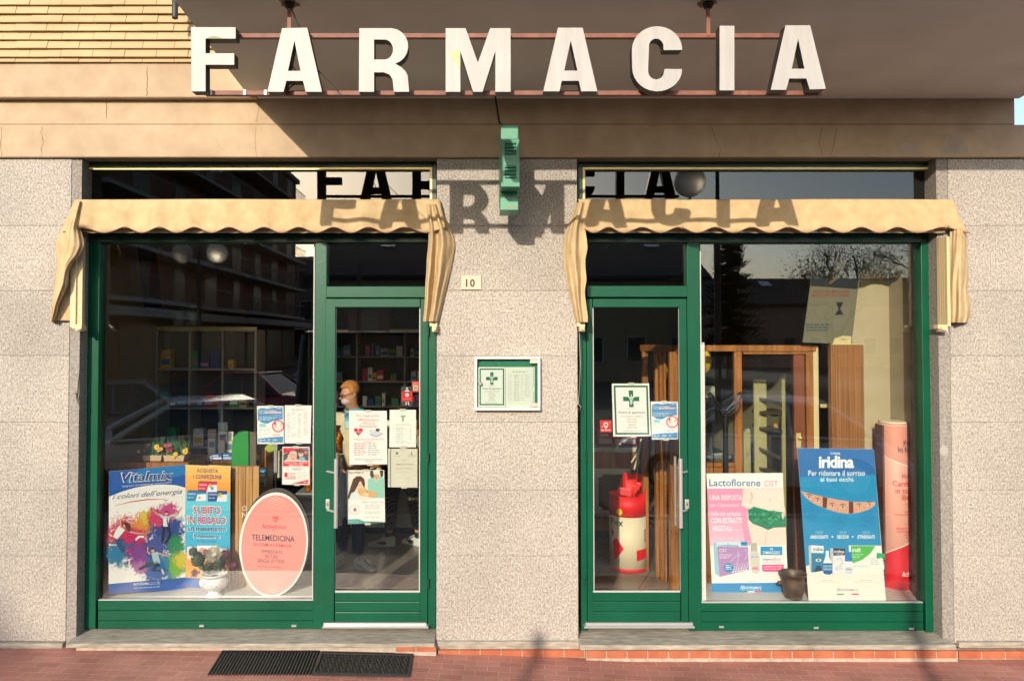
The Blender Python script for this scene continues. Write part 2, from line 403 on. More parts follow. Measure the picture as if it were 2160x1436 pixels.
# sills
def sill(x0p, x1p, yback, yfront, ybot, name='sill'):
    m = MB(); x0 = P(x0p,yfront,-.27).x; x1 = P(x1p,yfront,-.27).x
    zf = P(1080,yfront,-.27).z; zk = P(1080,yback,-.04).z; zl = P(1080,ybot,-.27).z
    m.prism([(x0,-.27,zf),(x0,-.27,zl),(x0,.1,zl),(x0,.1,zk)], Vector((x1-x0,0,0)))
    return m.build(name, stone_s, B, bevel=.006, seg=2)
sill(138, 917, 1326, 1357, 1366); sill(1223, 2018, 1330, 1360, 1371)
m = MB(); m.box(P(160,1360,-.25).x, P(917,1360,-.25).x, -.245, .1, -.1, P(1080,1364,-.25).z); m.build('sill_riser', mortar, B)
# terracotta risers, tile by tile
def risers(x0p, x1p, ytop, ybot, n, Y=-.275):
    m = MB(); xs_ = [x0p + (x1p-x0p)*i/n for i in range(n+1)]
    for a, b in zip(xs_, xs_[1:]):
        A = P(a+1.2, ytop, Y); Bq = P(b-1.2, ybot, Y); m.box(A.x, Bq.x, Y+random.uniform(0,.002), Y+.03, Bq.z, A.z-.001)
    o = m.build('riser_tiles', terra, B, bevel=.0015)
    m = MB(); A = P(x0p, ytop+1, Y+.008); Bq = P(x1p, ybot+4, Y+.008); m.box(A.x, Bq.x, Y+.006, Y+.12, Bq.z-.02, A.z); m.build('mortar_bed', mortar, o)
risers(1236, 2020, 1372, 1388, 18); risers(924, 1234, 1371, 1386, 7, -.235); risers(834, 920, 1364, 1374, 2); risers(2022, 2172, 1373, 1389, 3, -.235)
# beam bands
ex = P(2141, 230, -.19).x
z262 = P(1080,263,-.2).z; z212 = P(1080,207,-.17).z
m = MB(); m.box(-9, 4.13, -.2, .28, zb, z262); m.box(-9, ex, -.19, .28, z262+.003, P(1080,200,-.19).z+.02)
m.build('beam', plaster, B, bevel=.006)
ztop = P(1080,206,-.25).z; zbr = P(1080,133,-.25).z; zs = 1.79+2.26
m = MB(); m.box(-9, -1.66, -.25, .28, ztop, zbr); m.build('string_course', plaster, B, bevel=.006)
m = MB(); m.box(-1.659, ex, -.2, .28, ztop+.02, 5.4); m.build('upper_wall', plaster, B)
# hair cracks in the plaster (dark lines with a width of their own)
ck = mat('crack_shadow_line', (.20,.12,.06), .95)
m = MB()
def crack(pts, Y, wd=.0022):
    q = [P(x, y, Y) for x, y in pts]; out = []
    for i, p in enumerate(q): out.append((p, wd*(.5+random.random())))
    m.grid([[p+Vector((-w_,0,0)) for p, w_ in out], [p+Vector((w_,0,0)) for p, w_ in out]], False)
def jag(x, y0, y1, amp=3, n=9): return [(x+random.uniform(-amp,amp), y0+(y1-y0)*i/n) for i in range(n+1)]
_cr = crack
def crack(pts, Y, wd=.0022):
    global m
    m = MB(); _cr(pts, Y, wd); m.build('plaster_crack', ck, B, recalc=False)
crack(jag(310,142,203,1.5,12), -.2512); crack(jag(88,268,330,4,10), -.2012); crack(jag(2,268,330,2,8), -.2012); crack(jag(224,215,250,1.5,6), -.1912)
crack([(455,292),(462,310),(478,322),(474,333)], -.2012, .001); crack([(548,215),(545,235),(540,258)], -.1912); crack([(540,268),(538,300),(541,333)], -.2012)
crack([(1500,268),(1508,290),(1520,318),(1516,332)], -.2012); crack([(1735,268),(1728,300),(1735,330)], -.2012); crack([(1765,270),(1760,300),(1752,330)], -.2012)
# repaired patches right
for cx, cy, rx, ry in ((1917,312,24,16),(2015,305,26,24)):
    m = MB(); m.face([P(cx+rx*math.cos(a)*(1+.15*math.sin(3*a)), cy+ry*math.sin(a)*(1+.2*math.cos(2*a)), -.2022) for a in [2*math.pi*i/22 for i in range(22)]])
    m.build('plaster_patch', mat('patched_plaster',(.40,.33,.25),.9,var=.15,vscale=8), B)
# yellow brick facing: courses that step out, each brick its own block in one wall mesh
m = MB(); ys_ = [3-18*5+18.3*i for i in range(13)]
zc = [P(0, y, -.27).z for y in ys_]; zc = [z for z in zc if z > zbr+.01]+[]
ch = (zc[0]-zc[-1])/(len(zc)-1); nrow = 60; z = zbr+.042
zt = zbr
rows = [(zbr, zbr+.033)] + [(zbr+.038+ch*i, zbr+.038+ch*(i+1)-.004) for i in range(44)]
for r_, (a, b) in enumerate(rows):
    L0 = .2345; x = -6.5 + (r_*.5 % 1)*L0 + random.uniform(0,.02)
    while x < -1.665:
        tl = random.uniform(-.003,.003); x1 = min(x+L0-.0035, -1.662); yf = -.262+tl
        if r_ and False: pass
        q = [Vector((x,yf-.010,a)), Vector((x1,yf-.010,a)), Vector((x1,yf+.012,b)), Vector((x,yf+.012,b))]
        m.prism(q, Vector((0,.12,0))); x += L0
m.build('brick_facing', brickm, B)
m = MB(); m.box(-6.6, -1.67, -.235, .28, zbr+.001, 7); m.build('brick_backing', darkgap, B)
# balcony slab with its sloping underside
xe = -1.72; xb = ex+.03; yf = -1.81; zw = zs; zf = zs + .08*1.56
m = MB(); m.prism([(xe,-.19,zw),(xe,yf,zf),(xe,yf,zf+.16),(xe,-.19,zf+.16)], Vector((xb-xe,0,0)))
m.build('balcony_slab', soffitm, B, bevel=.004)
m = MB(); m.box(xe+.03, xb-.03, yf+.03, yf+.13, zf+.161, zf+1.0); m.build('balcony_parapet', plaster, B)
# body of the building behind and above
m = MB(); m.box(ex-.2, ex, .3, 8, -.2, 5.4); m.box(-9, 4, 6.0, 6.2, -.2, 5.4); m.box(-9,-8.8,.3,6,-.2,5.4); m.box(-9, -4.902, -.16, .28, -.2, zb-.001); m.build('outer_wall', plaster, B)
m = MB(); m.box(-9, ex, -.1, 6.2, 5.4, 5.6); m.build('upper_floor_slab', plaster, B)
# jambs of the openings
m = MB(); m.box(xl+.001, xl+.075, YP+.006, .2, 0, zb-.002); m.build('jamb', stone_j, B)
m = MB(); m.box(xr-.085, xr-.001, YP+.006, .2, 0, zb-.002); m.build('jamb', stone_j, B)

# ================================================================== shop fronts
def bx(m, x0, x1, y0, y1, z0, z1): m.box(x0, x1, y0, y1, z0, z1); return m
X = lambda px, Y=0.0, py=900: P(px, py, Y).x
Z = lambda py, Y=0.0, px=1080: P(px, py, Y).z
FY = -.05                                     # face of the green frames
def fbox(m, x0, y0, x1, y1, Y=FY, d=.09): m.pbox(x0, y0, x1, y1, Y, d)
# upper dark head pieces
m = MB()
fbox(m, 166, 341, 912, 352, -.06); fbox(m, 162, 352, 179, 424, -.06); fbox(m, 912, 341, 921, 424, -.06)
fbox(m, 1219, 341, 1990, 352, -.06); fbox(m, 1219, 352, 1229, 424, -.06); fbox(m, 1970, 352, 1990, 424, -.06)
fbox(m, 166, 424, 921, 511, -.06, .14); fbox(m, 1219, 424, 1990, 511, -.06, .14)
m.build('head_frame', darkg, B, bevel=.003)
# transom window panes with cream trim
for x0, x1 in ((179, 912), (1229, 1970)):
    m = MB(); fbox(m, x0+4, 356, x1-4, 424, -.02, .006); t = m.build('transom_window', glass2, B)
    m = MB(); fbox(m, x0, 352.5, x1, 358, -.062, .05); fbox(m, x0, 358, x0+5.5, 424, -.062, .05); fbox(m, x1-5.5, 358, x1, 424, -.062, .05)
    m.build('trim', brass, t, bevel=.002)
# left front: posts, mullion, bars, bottom panel
def front(name, posts, bars, panel, grooves):
    m = MB()
    for x0, y0, x1, y1, Y, d in posts: fbox(m, x0, y0, x1, y1, Y, d)
    for x0, y0, x1, y1, Y, d in bars: fbox(m, x0, y0, x1, y1, Y, d)
    o = m.build(name, greenf, B, bevel=.004, seg=2)
    m = MB(); x0, y0, x1, y1 = panel; ys2 = [y0] + grooves + [y1]
    for a, b in zip(ys2, ys2[1:]): fbox(m, x0, a+.5, x1, b-.5, FY+.004, .06)
    m.build('bottom_panel', greenf, o, bevel=.002)
    return o
f1 = front('window_frame', [(172,511,206,1326,-.055,.10),(662.5,511,687.5,1326,-.055,.10),(903.5,511,920,1326,-.05,.1)],
      [(688,604,903,627.5,-.065,.09),(206.4,511,662,513.5,-.03,.05),(688,511,903,514,-.03,.05)], (206.5,1267,662,1326), [1287,1308.5])
f2 = front('window_frame', [(1224,511,1237.5,1330,-.05,.1),(1451.5,511,1477.5,1330,-.055,.10),(1948,511,1975,1334,-.055,.10)],
      [(1238,603,1451,626.5,-.065,.09),(1238,511,1451,513.5,-.03,.05),(1478,511,1947.5,513.5,-.03,.05)], (1478,1271,1947.5,1330), [1289,1311])
# dark outer reveals of the frames
m = MB(); fbox(m, 160, 512, 171.5, 1330, -.075, .10); m.build('frame_reveal', darkg, f1); 
m = MB(); fbox(m, 1975.5, 512, 1990, 1338, -.075, .10); m.build('frame_reveal', darkg, f2)
for (x0,y0,x1,y1,par) in ((204,512,664,1268,f1),(686,512,905,606,f1),(1236,512,1453,606,f2),(1476,512,1950,1272,f2)):
    m = MB(); fbox(m, x0, y0, x1, y1, 0, .006); m.build('pane', glass, par)
# pale sealing beads round the big panes
bead = mat('pale_glazing_bead', (.5,.5,.47), .4)
for x0,y0,x1,y1,par in ((207,514,662,1266,f1),(1478.5,514,1947,1271,f2)):
    m = MB(); fbox(m, x0, y0, x0+2, y1-1.5, -.012,.01); fbox(m, x1-2, y0, x1, y1-1.5, -.012,.01); fbox(m, x0, y1-1.4, x1, y1, -.04,.03); m.build('bead', bead, par)
for px, py, f_ in ((425,1320,f1),(620,1320,f1),(1522,1322,f2),(1722,1324,f2),(1923,1326,f2)): m = MB(); fbox(m, px-5, py-2, px+5, py+1.5, -.057, .01); m.build('drain_cap', chrome, f_)
# doors
def door(x0, x1, gx0, gx1, hx, back, brx, lockx, tx0, tx1, label):
    m = MB(); Y = -.06
    fbox(m, x0, 630, gx0, 1312, Y, .055); fbox(m, gx1, 630, x1, 1312, Y, .055)
    fbox(m, gx0+.1, 630, gx1-.1, 648, Y, .055); ys2 = (1248, 1268, 1290, 1312)
    for a, b in zip(ys2, ys2[1:]): fbox(m, gx0+.1, a+.5, gx1-.1, b-.5, Y+.003, .05)
    d = m.build('door', greenf, B, bevel=.004, seg=2); d['label'] = label
    m = MB(); fbox(m, gx0-2, 646, gx1+2, 1250, -.03, .006); m.build('pane', glass, d)
    m = MB(); fbox(m, gx0+.5, 1246, gx1-.5, 1248.5, -.064,.02); fbox(m, gx0+.4, 648.5, gx0+2.4, 1245.5, -.036,.01); fbox(m, gx1-2.4, 648.5, gx1-.4, 1245.5, -.036,.01); m.build('bead', bead, d)
    m = MB(); Yh = -.14; h0 = P(hx, 967, Yh); h1 = P(hx, 1113, Yh); m.tube([(h0.x, Yh, h0.z), (h0.x, Yh, h1.z)], .0155, 14)
    for py in (998, 1080):
        a = P(hx, py, Yh); b = P(brx, py, -.062); m.tube([(h0.x, Yh, a.z), (b.x, -.062, a.z)], .009, 10)
    m.build('handle', chrome, d)
    m = MB(); h0 = P(back, 962, .09); h1 = P(back, 1108, .09); m.tube([(h0.x, .09, h0.z), (h0.x, .09, h1.z)], .012, 12)
    for py in (985, 1068):
        a = P(back, py, .09); m.tube([(h0.x, .09, a.z), (h0.x+(-.05 if brx < hx else .05), -.004, a.z)], .007, 8)
    m.build('inner_handle', chrome, d)
    m = MB(); c = P(lockx, 1063, -.066); 
    m.box(c.x-.016, c.x+.016, -.066, -.055, c.z-.036, c.z+.036); o = m.build('lock_plate', chrome, d, bevel=.012, seg=3)
    m = MB(); m.box(c.x-.006, c.x+.006, -.069, -.064, c.z-.012, c.z+.010); m.build('lock_cylinder', brass, o) if False else m.build('lock', mat('old_brass',(.4,.3,.12),.35,.9), d)
    m = MB(); fbox(m, tx0+3, 1313, tx1-4, 1319, -.07, .05); fbox(m, tx0, 1321, tx1, 1325, -.10, .09); m.build('threshold', chrome, d, bevel=.003)
door(684.5, 902.5, 706, 886.5, 709, 719, 690, 691, 679, 904, 'green door left of the granite pier')
door(1238.5, 1450.5, 1250.5, 1435.5, 1435.5, 1424, 1449, 1449.5, 1232, 1466, 'green door right of the granite pier')

# ================================================================== room behind the glass
def setting(m, name, mt, **k): o = m.build(name, mt, base=(0,0,0), **k); tag(o, kind='structure'); return o
FZ = .05
m = MB(); m.box(-3.75, 3.75, .02, 5.8, -.05, FZ); setting(m, 'floor', intile)
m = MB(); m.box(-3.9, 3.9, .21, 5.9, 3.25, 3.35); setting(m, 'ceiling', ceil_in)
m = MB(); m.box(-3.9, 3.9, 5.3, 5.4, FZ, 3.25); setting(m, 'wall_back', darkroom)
m = MB(); m.box(-3.62, -3.5, .20, 5.3, FZ, 3.25); setting(m, 'wall_left', wall_in)
m = MB(); m.box(3.46, 3.6, .13, 5.3, FZ, 3.25); setting(m, 'wall_right', wall_in)
m = MB(); m.box(P(1800,900,.6).x, 3.46, .6, .72, FZ, 3.25); setting(m, 'wall_return', wall_in)
# ================================================================== the big letters under the balcony
signface = mat('white_letter_face', (.385,.365,.345), .5, var=.09, vscale=5, stretch=(4,1,.7), bump=.05, bscale=20)
signside = mat('dark_letter_side', (.035,.032,.028), .5, var=.2)
rustm = mat('rust_red_steel', (.20,.07,.045), .6, var=.3, vscale=12)
blackc = mat('black_cable', (.01,.01,.01), .6)
YL = -1.62; LD = .068
SG = thing('letter_sign', 'row of big white letters reading FARMACIA hung under the balcony', 'sign', (0, YL, P(1080,193,YL).z))
def smooth_poly(pts, ang=180):
    return pts
def arc(cx, cy, rx, ry, a0, a1, n=8): return [(cx+rx*math.cos(R(a0+(a1-a0)*i/n)), cy+ry*math.sin(R(a0+(a1-a0)*i/n))) for i in range(n+1)]
def letter(outer, holes=()):
    m = MB(); bm = m.bm
    def loop(pts): return [P(x, y, YL) for x, y in pts]
    edges = []
    for pts in [outer]+list(holes):
        vs = [m.v(p) for p in loop(pts)]
        for i in range(len(vs)): edges.append(bm.edges.new((vs[i], vs[(i+1)%len(vs)])))
    r = bmesh.ops.triangle_fill(bm, use_beauty=True, use_dissolve=False, edges=edges)
    ff = [g for g in r['geom'] if isinstance(g, bmesh.types.BMFace)]
    for f in ff: f.material_index = 0
    m.mi = 1
    fr = set(bm.faces)
    for pts in [outer]+list(holes):
        q = loop(pts); n = len(q)
        for i in range(n):
            a, b = q[i], q[(i+1)%n]; m.face([a, b, b+Vector((0,LD,0)), a+Vector((0,LD,0))])
    # back
    bk = {}
    for f in list(fr):
        m.face([v.co + Vector((0,LD,0)) for v in f.verts])
    bmesh.ops.remove_doubles(bm, verts=bm.verts[:], dist=.0003)
    o = m.build('letter', [signface, signside], SG)
    return o
Rr = arc(825,97,36,37,-90,20,8)
LET = [
 ([(403,58),(497,58),(497,82),(433.5,82),(433.5,113),(494,113),(494,137),(433.5,137),(433.5,193),(404,193)], []),
 ([(564,194),(595,60),(648,59),(679,194),(645,194),(639,171),(604,171),(598,194)], [[(607.5,150),(634,150),(621,86)]]),
 ([(757,194),(758,60),(822,60)]+arc(824,98,37,38,-85,75,9)+[(846,142),(855,150),(860,160),(863,194),(831,194),(828,168),(822,158),(810,153),(789,153),(789,194)],
  [[(789,84),(812,84)]+arc(812,105,17,21,-85,85,7)+[(789,126)]]),
 ([(940,194),(940,60),(982,60),(1008,133),(1034,60),(1077,60),(1077,194),(1045,194),(1045,108),(1018,194),(998,194),(971,108),(971,194)], []),
 ([(1146,193),(1177,59),(1229,59),(1260,193),(1226,193),(1221,171),(1185,171),(1180,193)], [[(1190,149.5),(1218,149.5),(1204,86)]]),
 ([(1438.5,106),(1400,106)]+arc(1384,100,16,18,-20,-160,7)+arc(1384,150,17,18,180,30,8)+[(1402,146),(1439,146)]+arc(1386,146,53,47,15,90,6)+arc(1386,143,52.5,50,95,180,7)+arc(1386,106,53,50,180,270,7)+arc(1386,104,53,48,-85,-5,6), []),
 ([(1518,55),(1549,55),(1549,191),(1518,191)], []),
 ([(1626,190),(1657,54),(1709,54),(1742,188),(1708,189),(1701,166),(1665,166),(1658,190)], [[(1670,145.5),(1697,145.5),(1683.5,82)]]),
]
letters = [letter(o, h) for o, h in LET]
def chip(pts, par, c):
    m = MB(); m.face([P(x, y, YL-.002) for x, y in pts]); m.build('broken_corner', c, par, recalc=False)
chip([(951,118),(955,108),(962,106),(969,106),(970,140),(969,148),(965,140),(960,128),(953,124)], letters[3], mat('aged_yellow_core',(.55,.50,.22),.6))
chip([(437,80),(445,77),(455,76.5),(466,80),(466,82),(437,82)], letters[0], mat('aged_green_core',(.22,.26,.12),.6))
def rail(x0, x1, py, Y, h=.026):
    a = P(x0, py, Y); b = P(x1, py, Y); m = MB(); m.box(a.x, b.x, Y, Y+.03, a.z-h/2, a.z+h/2); return m.build('rail', rustm, SG, bevel=.002)
rail(470, 1670, 75, YL+LD+.012); rail(432, 1735, 196, YL+LD+.012)
YR = YL+LD+.02; zc_ = lambda y: zw + .08*(-.25-y)
for px in (610, 1494):
    m = MB(); a = P(px, 60, YR-.01); m.box(a.x-.011, a.x+.011, YR-.012, YR-.004, P(px,78,YR).z, zc_(YR)-.001); m.build('hanger', rustm, SG)
    m = MB(); m.lathe([(.0,0),(.022,0),(.03,.02),(.03,.03),(0,.031)], (a.x, YR-.008, zc_(YR)-.03), 10); m.build('fixing', blackc, SG)
m = MB(); q = [(612,20),(640,80),(672,150),(714,192)]; m.tube([P(x, y, YL+.05) if i else Vector((P(x,y,YR).x, YR, zc_(YR)-.01)) for i, (x, y) in enumerate(q)], .0035, 6); m.build('cable', blackc, SG)
m = MB(); m.tube([P(x, y, YL+.05) for x, y in ((612,120),(616,140),(625,150),(624,176),(613,184),(606,192))], .004, 6); m.build('cable', blackc, SG)
# plastic clips on the rail
m = MB(); 
for px in (444, 516, 560): a = P(px, 195, YL+LD+.005); m.box(a.x-.008, a.x+.008, YL+LD+.004, YL+LD+.011, a.z-.014, a.z+.014); m.build('clip', white, SG); m = MB()
# down pipe stub and dark bar at the top left
m = MB(); a = P(369, 40, -.42); m.lathe([(.0,0),(.019,0),(.021,.01),(.021,.3),(0,.301)], (a.x, -.42, a.z), 16)
o = m.build('drain_pipe', mat('grey_pipe',(.035,.035,.032),.5)); tag(o, 'short dark drain pipe hanging beside the balcony edge', 'pipe')

# ================================================================== green pharmacy cross, seen edge on
cm = mat('green_cross_metal', (.07,.27,.165), .38, var=.1, vscale=5)
cmd = mat('green_cross_lower', (.09,.32,.20), .38)
slot = mat('vent_slot_black', (.01,.03,.02), .6)
hx = .0627
cx0 = P(1056.5, 340, -.79).x; cx1 = P(1096.5, 340, -.79).x
CR = thing('pharmacy_cross', 'green metal pharmacy cross seen edge on, sticking out above the granite pier', 'cross sign', ((cx0+cx1)/2, -.5, .89+2.26))
zT, zB = 1.467+2.26, .881+2.26; zM0, zM1 = 1.005+2.26, 1.322+2.26
m = MB(); m.box(cx0+.004, cx1-.002, -.63, -.385, zM1+.001, zT); m.build('upper_arm', cmd, CR, bevel=.004, seg=2)
m = MB(); m.box(cx0+.0, cx1-.002, -.63, -.385, zB, zM0-.001); lo = m.build('lower_arm', cmd, CR, bevel=.004, seg=2)
m = MB(); m.box(cx0, cx1, -.80, -.215, zM0, zM1); body = m.build('cross_arm', cm, CR, bevel=.004, seg=2)
for pyc in (313, 363):
    m = MB()
    for i in range(4):
        zz = P(1076, pyc-11+i*7.2, -.80).z; m.prism([((cx0+cx1)/2-.038, -.801, zz-.004), ((cx0+cx1)/2-.038, -.812, zz-.006), ((cx0+cx1)/2-.038, -.801, zz+.011)], Vector((.076,0,0)))
    m.build('louvre', cm, body)
    m = MB(); 
    for i in range(4):
        zz = P(1076, pyc-11+i*7.2, -.80).z; m.box((cx0+cx1)/2-.037, (cx0+cx1)/2+.037, -.8016, -.799, zz-.010, zz-.0055)
    m.build('slot', slot, body)
m = MB()
for i in range(7):
    x = cx0+.036+i*.011; m.box(x, x+.005, -.632, -.629, zB+.012, zB+.028)
m.build('grille', mat('tan_grille',(.35,.22,.10),.6), lo)
m = MB(); m.box((cx0+cx1)/2-.03, (cx0+cx1)/2+.03, -.216, -.165, zM0+.05, zM1-.05); m.build('wall_bracket', darkg, CR)
m = MB(); m.tube([((cx0+cx1)/2-.09, -.26, zs-.004-.0), ((cx0+cx1)/2-.06,-.3,zT+.11), ((cx0+cx1)/2, -.42, zT+.03), ((cx0+cx1)/2, -.45, zT-.01)], .007, 8); m.build('cable', blackc, CR)

# ================================================================== awnings
fab = ramp_mat('beige_awning_fabric', [(.3,(.47,.33,.175)),(.55,(.53,.385,.21)),(.8,(.59,.43,.245))], 14, rough=.92, bump=.35, detail=14, big=.07, bigscale=2.0, bumpdist=.0015)
armm = mat('cream_awning_arm', (.62,.50,.30), .4)
def cloth(name, rows, par, thick=.003, sub=2):
    """rows: (py, [(px, Y) ...])"""
    fy = lambda Y, x, y: -.19 + (Y+.20)*.62 + 0
    out = []; NC = 22; ymid = rows[0][0]
    RR = []
    for (ya, ra), (yb, rb) in zip(rows, rows[1:]):
        for t in (0, .5): RR.append((ya+(yb-ya)*t, [(a[0]+(b[0]-a[0])*t, a[1]+(b[1]-a[1])*t) for a, b in zip(ra, rb)]))
    RR.append(rows[-1])
    for y, r in RR:
        q = []
        for i in range(NC+1):
            u = i/NC*(len(r)-1); k = min(int(u), len(r)-2); f = u-k; f = f*f*(3-2*f); X_ = r[k][0]+(r[k+1][0]-r[k][0])*(u-k); Y_ = r[k][1]+(r[k+1][1]-r[k][1])*f
            env = math.sin(math.pi*i/NC)**.6 if name == 'side_flap' else 0
            w_ = i/NC*17+y*.010+math.sin(y*.021)*1.3; fold = (abs(math.sin(w_*.5))**.7-.5)*.026 + math.sin(w_*1.7+y*.03)*.004
            q.append(P(X_, y, fy(Y_, X_, y)-fold*env))
        out.append(q)
    m = MB(); m.grid(out); o = m.build(name, fab, par, sub=1, recalc=True, solid=.0015); 
    return o
def valance(x0, x1, ends, par, seed, scal, ph):
    rnd = random.Random(seed); n = 150; rows = []
    prof = [(421.5,-.178),(420.8,-.20),(422.5,-.216),(430,-.226),(442,-.234),(456,-.242),(470,-.25),(482,-.256)]
    for j, (py, Y) in enumerate(prof + [(None,-.26)]):
        r = []
        for i in range(n+1):
            t = i/n; px = x0 + (x1-x0)*t
            k = j/8; e0 = ends[0]*k*k*max(0, 1-t*9); e1 = ends[1]*k*k*max(0, (t-1)*9+1)
            if j < 8: y = py
            else: y = 485.5 + 6.0*math.sin(2*math.pi*(px-ph)/scal)
            dY = .0012*math.sin(px*.19+k*9+seed)*math.sin(px*.021) + .003*math.sin(px*.02-k*3+seed)*k - .006*k*math.exp(-((t-.5+.25*k)/.012)**2) - .005*math.exp(-((t-.2-.1*k)/.02)**2) + k*(.016*math.sin(2*math.pi*(px-ph)/scal+1.2) + .010*math.sin(px*.031+seed) + .006*math.sin(px*.083+seed*2+k*2))
            dY += .012*math.exp(-((t-.09-.12*k)/.03)**2)*k - .014*math.exp(-((t-.03-.02*k)/.012)**2)*k
            dY += .014*math.exp(-((t-.93-.02*k)/.02)**2)*k
            sag = 1.0*math.sin(t*math.pi*3+seed)
            q = P(px + e0 + e1, y+sag*(1-k)*.6, Y + dY); q.y += .0 if 0 < i < n else .0
            r.append(q)
        rows.append(r)
    m = MB(); m.grid(rows); v = m.build('valance', fab, par, solid=.0025)
    m = MB(); m.tube([q+Vector((0,-.0022,0)) for q in rows[-1]], .0028, 5); m.build('piping', mat('brown_piping',(.16,.06,.035),.7), v)
    # second, inner scallop edge that peeps out below
    rows = []
    for y, Y in ((440,-.19),(475,-.20),(None,-.205)):
        rows.append([P(x0+14+(x1-x0-30)*i/n, y if y else 489.5+2.4*math.sin(2*math.pi*((x0+14+(x1-x0-30)*i/n)-ph)/scal+2.4), Y) for i in range(n+1)])
    m = MB(); m.grid(rows); m.build('inner_flap', fab, par, solid=.002)
    m = MB(); a = P(x0+22, 436, -.13); b = P(x1-22, 436, -.13); m.tube([(a.x,-.13,a.z-.01),(b.x,-.13,a.z-.01)], .03, 14); m.build('roller', alu, par)
    a = P(x0+24, 494, -.19); b = P(x1-24, 494, -.19); m = MB(); m.box(a.x, b.x, -.195, -.175, a.z+.012, a.z+.034); m.build('front_bar', alu, par)
def arms(xs_, y0, y1, par, wide, by):
    m = MB()
    for x in xs_:
        a = P(x-1.1, y0, -.19); b = P(x+1.1, y1, -.19); m.box(a.x, b.x, -.20, -.16, b.z, a.z)
    a = P(wide[0], y0, -.20); b = P(wide[1], y1, -.20); m.box(a.x, b.x, -.215, -.16, b.z, a.z)
    m.build('folding_arm', armm, par, bevel=.002)
    x0, x1, ya, yb = by; m = MB(); m.pbox(x0, ya, x1, ya+9, -.22, .06); m.pbox((x0+x1)/2-3, ya+4, x1, yb, -.24, .07); m.pbox((x0+x1)/2, ya+9, x1-2, yb-3, -.26, .02)
    m.build('arm_bracket', armm, par, bevel=.004, seg=2)
A1 = thing('awning', 'beige scalloped awning folded over the window left of the pier', 'awning', P(540, 690, -.3))
valance(160, 926, (-28, 22), A1, 1, 73.5, 207.7)
def flap(rows, par, name='side_flap'):
    R_ = []
    for py, q in rows: R_.append((py, q))
    return cloth(name, R_, par)
flap([(424,[(156,-.20),(160,-.26),(166,-.31),(171,-.27),(176,-.22)]),
      (455,[(143,-.22),(150,-.30),(158,-.37),(164,-.30),(170,-.24)]),
      (480,[(132,-.22),(140,-.31),(150,-.40),(160,-.33),(170,-.26)]),
      (500,[(122,-.21),(133,-.33),(148,-.42),(164,-.37),(175,-.30)]),
      (518,[(117,-.20),(130,-.33),(147,-.42),(167,-.38),(178,-.33)]),
      (538,[(119,-.20),(130,-.32),(144,-.40),(160,-.37),(170,-.33)]),
      (556,[(120,-.20),(128,-.31),(137,-.39),(146,-.36),(152,-.32)]),
      (575,[(119,-.20),(125,-.30),(132,-.38),(139,-.36),(145,-.32)]),
      (600,[(116,-.20),(122,-.30),(130,-.37),(138,-.35),(144,-.31)]),
      (622,[(112,-.20),(117,-.28),(123,-.35),(129,-.33),(134,-.29)]),
      (645,[(109,-.20),(112,-.27),(116,-.33),(120,-.30),(123,-.27)]),
      (664,[(107,-.20),(109,-.25),(112,-.30),(116,-.28),(120,-.25)]),
      (679,[(106,-.20),(107.5,-.24),(109,-.27),(111,-.25),(113,-.23)])], A1)
flap([(500,[(124,-.20),(140,-.205),(156,-.20)]),(560,[(121,-.20),(138,-.205),(152,-.20)]),(620,[(117,-.20),(134,-.205),(152,-.20)]),(679,[(112,-.20),(132,-.205),(152,-.20)])], A1, 'inner_flap')
flap([(430,[(897,-.22),(903,-.30),(909,-.28),(916,-.33),(921,-.27),(927,-.20)]),
      (455,[(898,-.24),(906,-.36),(914,-.28),(922,-.37),(931,-.28),(938,-.20)]),
      (480,[(902,-.26),(911,-.38),(919,-.27),(929,-.39),(941,-.28),(950,-.20)]),
      (500,[(904,-.26),(911,-.37),(921,-.25),(932,-.39),(946,-.28),(957,-.20)]),
      (518,[(903,-.26),(910,-.38),(921,-.25),(933,-.38),(947,-.29),(960,-.20)]),
      (545,[(900,-.27),(907,-.38),(918,-.25),(929,-.39),(944,-.28),(956,-.20)]),
      (575,[(899,-.28),(905,-.38),(917,-.25),(927,-.38),(939,-.27),(950,-.20)]),
      (600,[(897,-.30),(903,-.37),(914,-.24),(924,-.37),(935,-.27),(944,-.20)]),
      (630,[(896,-.30),(902,-.36),(912,-.24),(920,-.36),(930,-.26),(937,-.20)]),
      (660,[(894,-.30),(900,-.36),(908,-.24),(915,-.35),(923,-.26),(930,-.20)]),
      (679,[(892,-.30),(898,-.35),(906,-.25),(913,-.34),(919,-.26),(925,-.20)])], A1)
arms((164,168.5,173), 500, 690, A1, (151.5,161.5), (151,172,684,698))
arms((909,912), 660, 684, A1, (904,907), (906,922,679,700))
A2 = thing('awning', 'beige scalloped awning folded over the window right of the pier', 'awning', P(1620, 690, -.3))
valance(1219, 2010, (18, 36), A2, 4, 77, 1219.8)
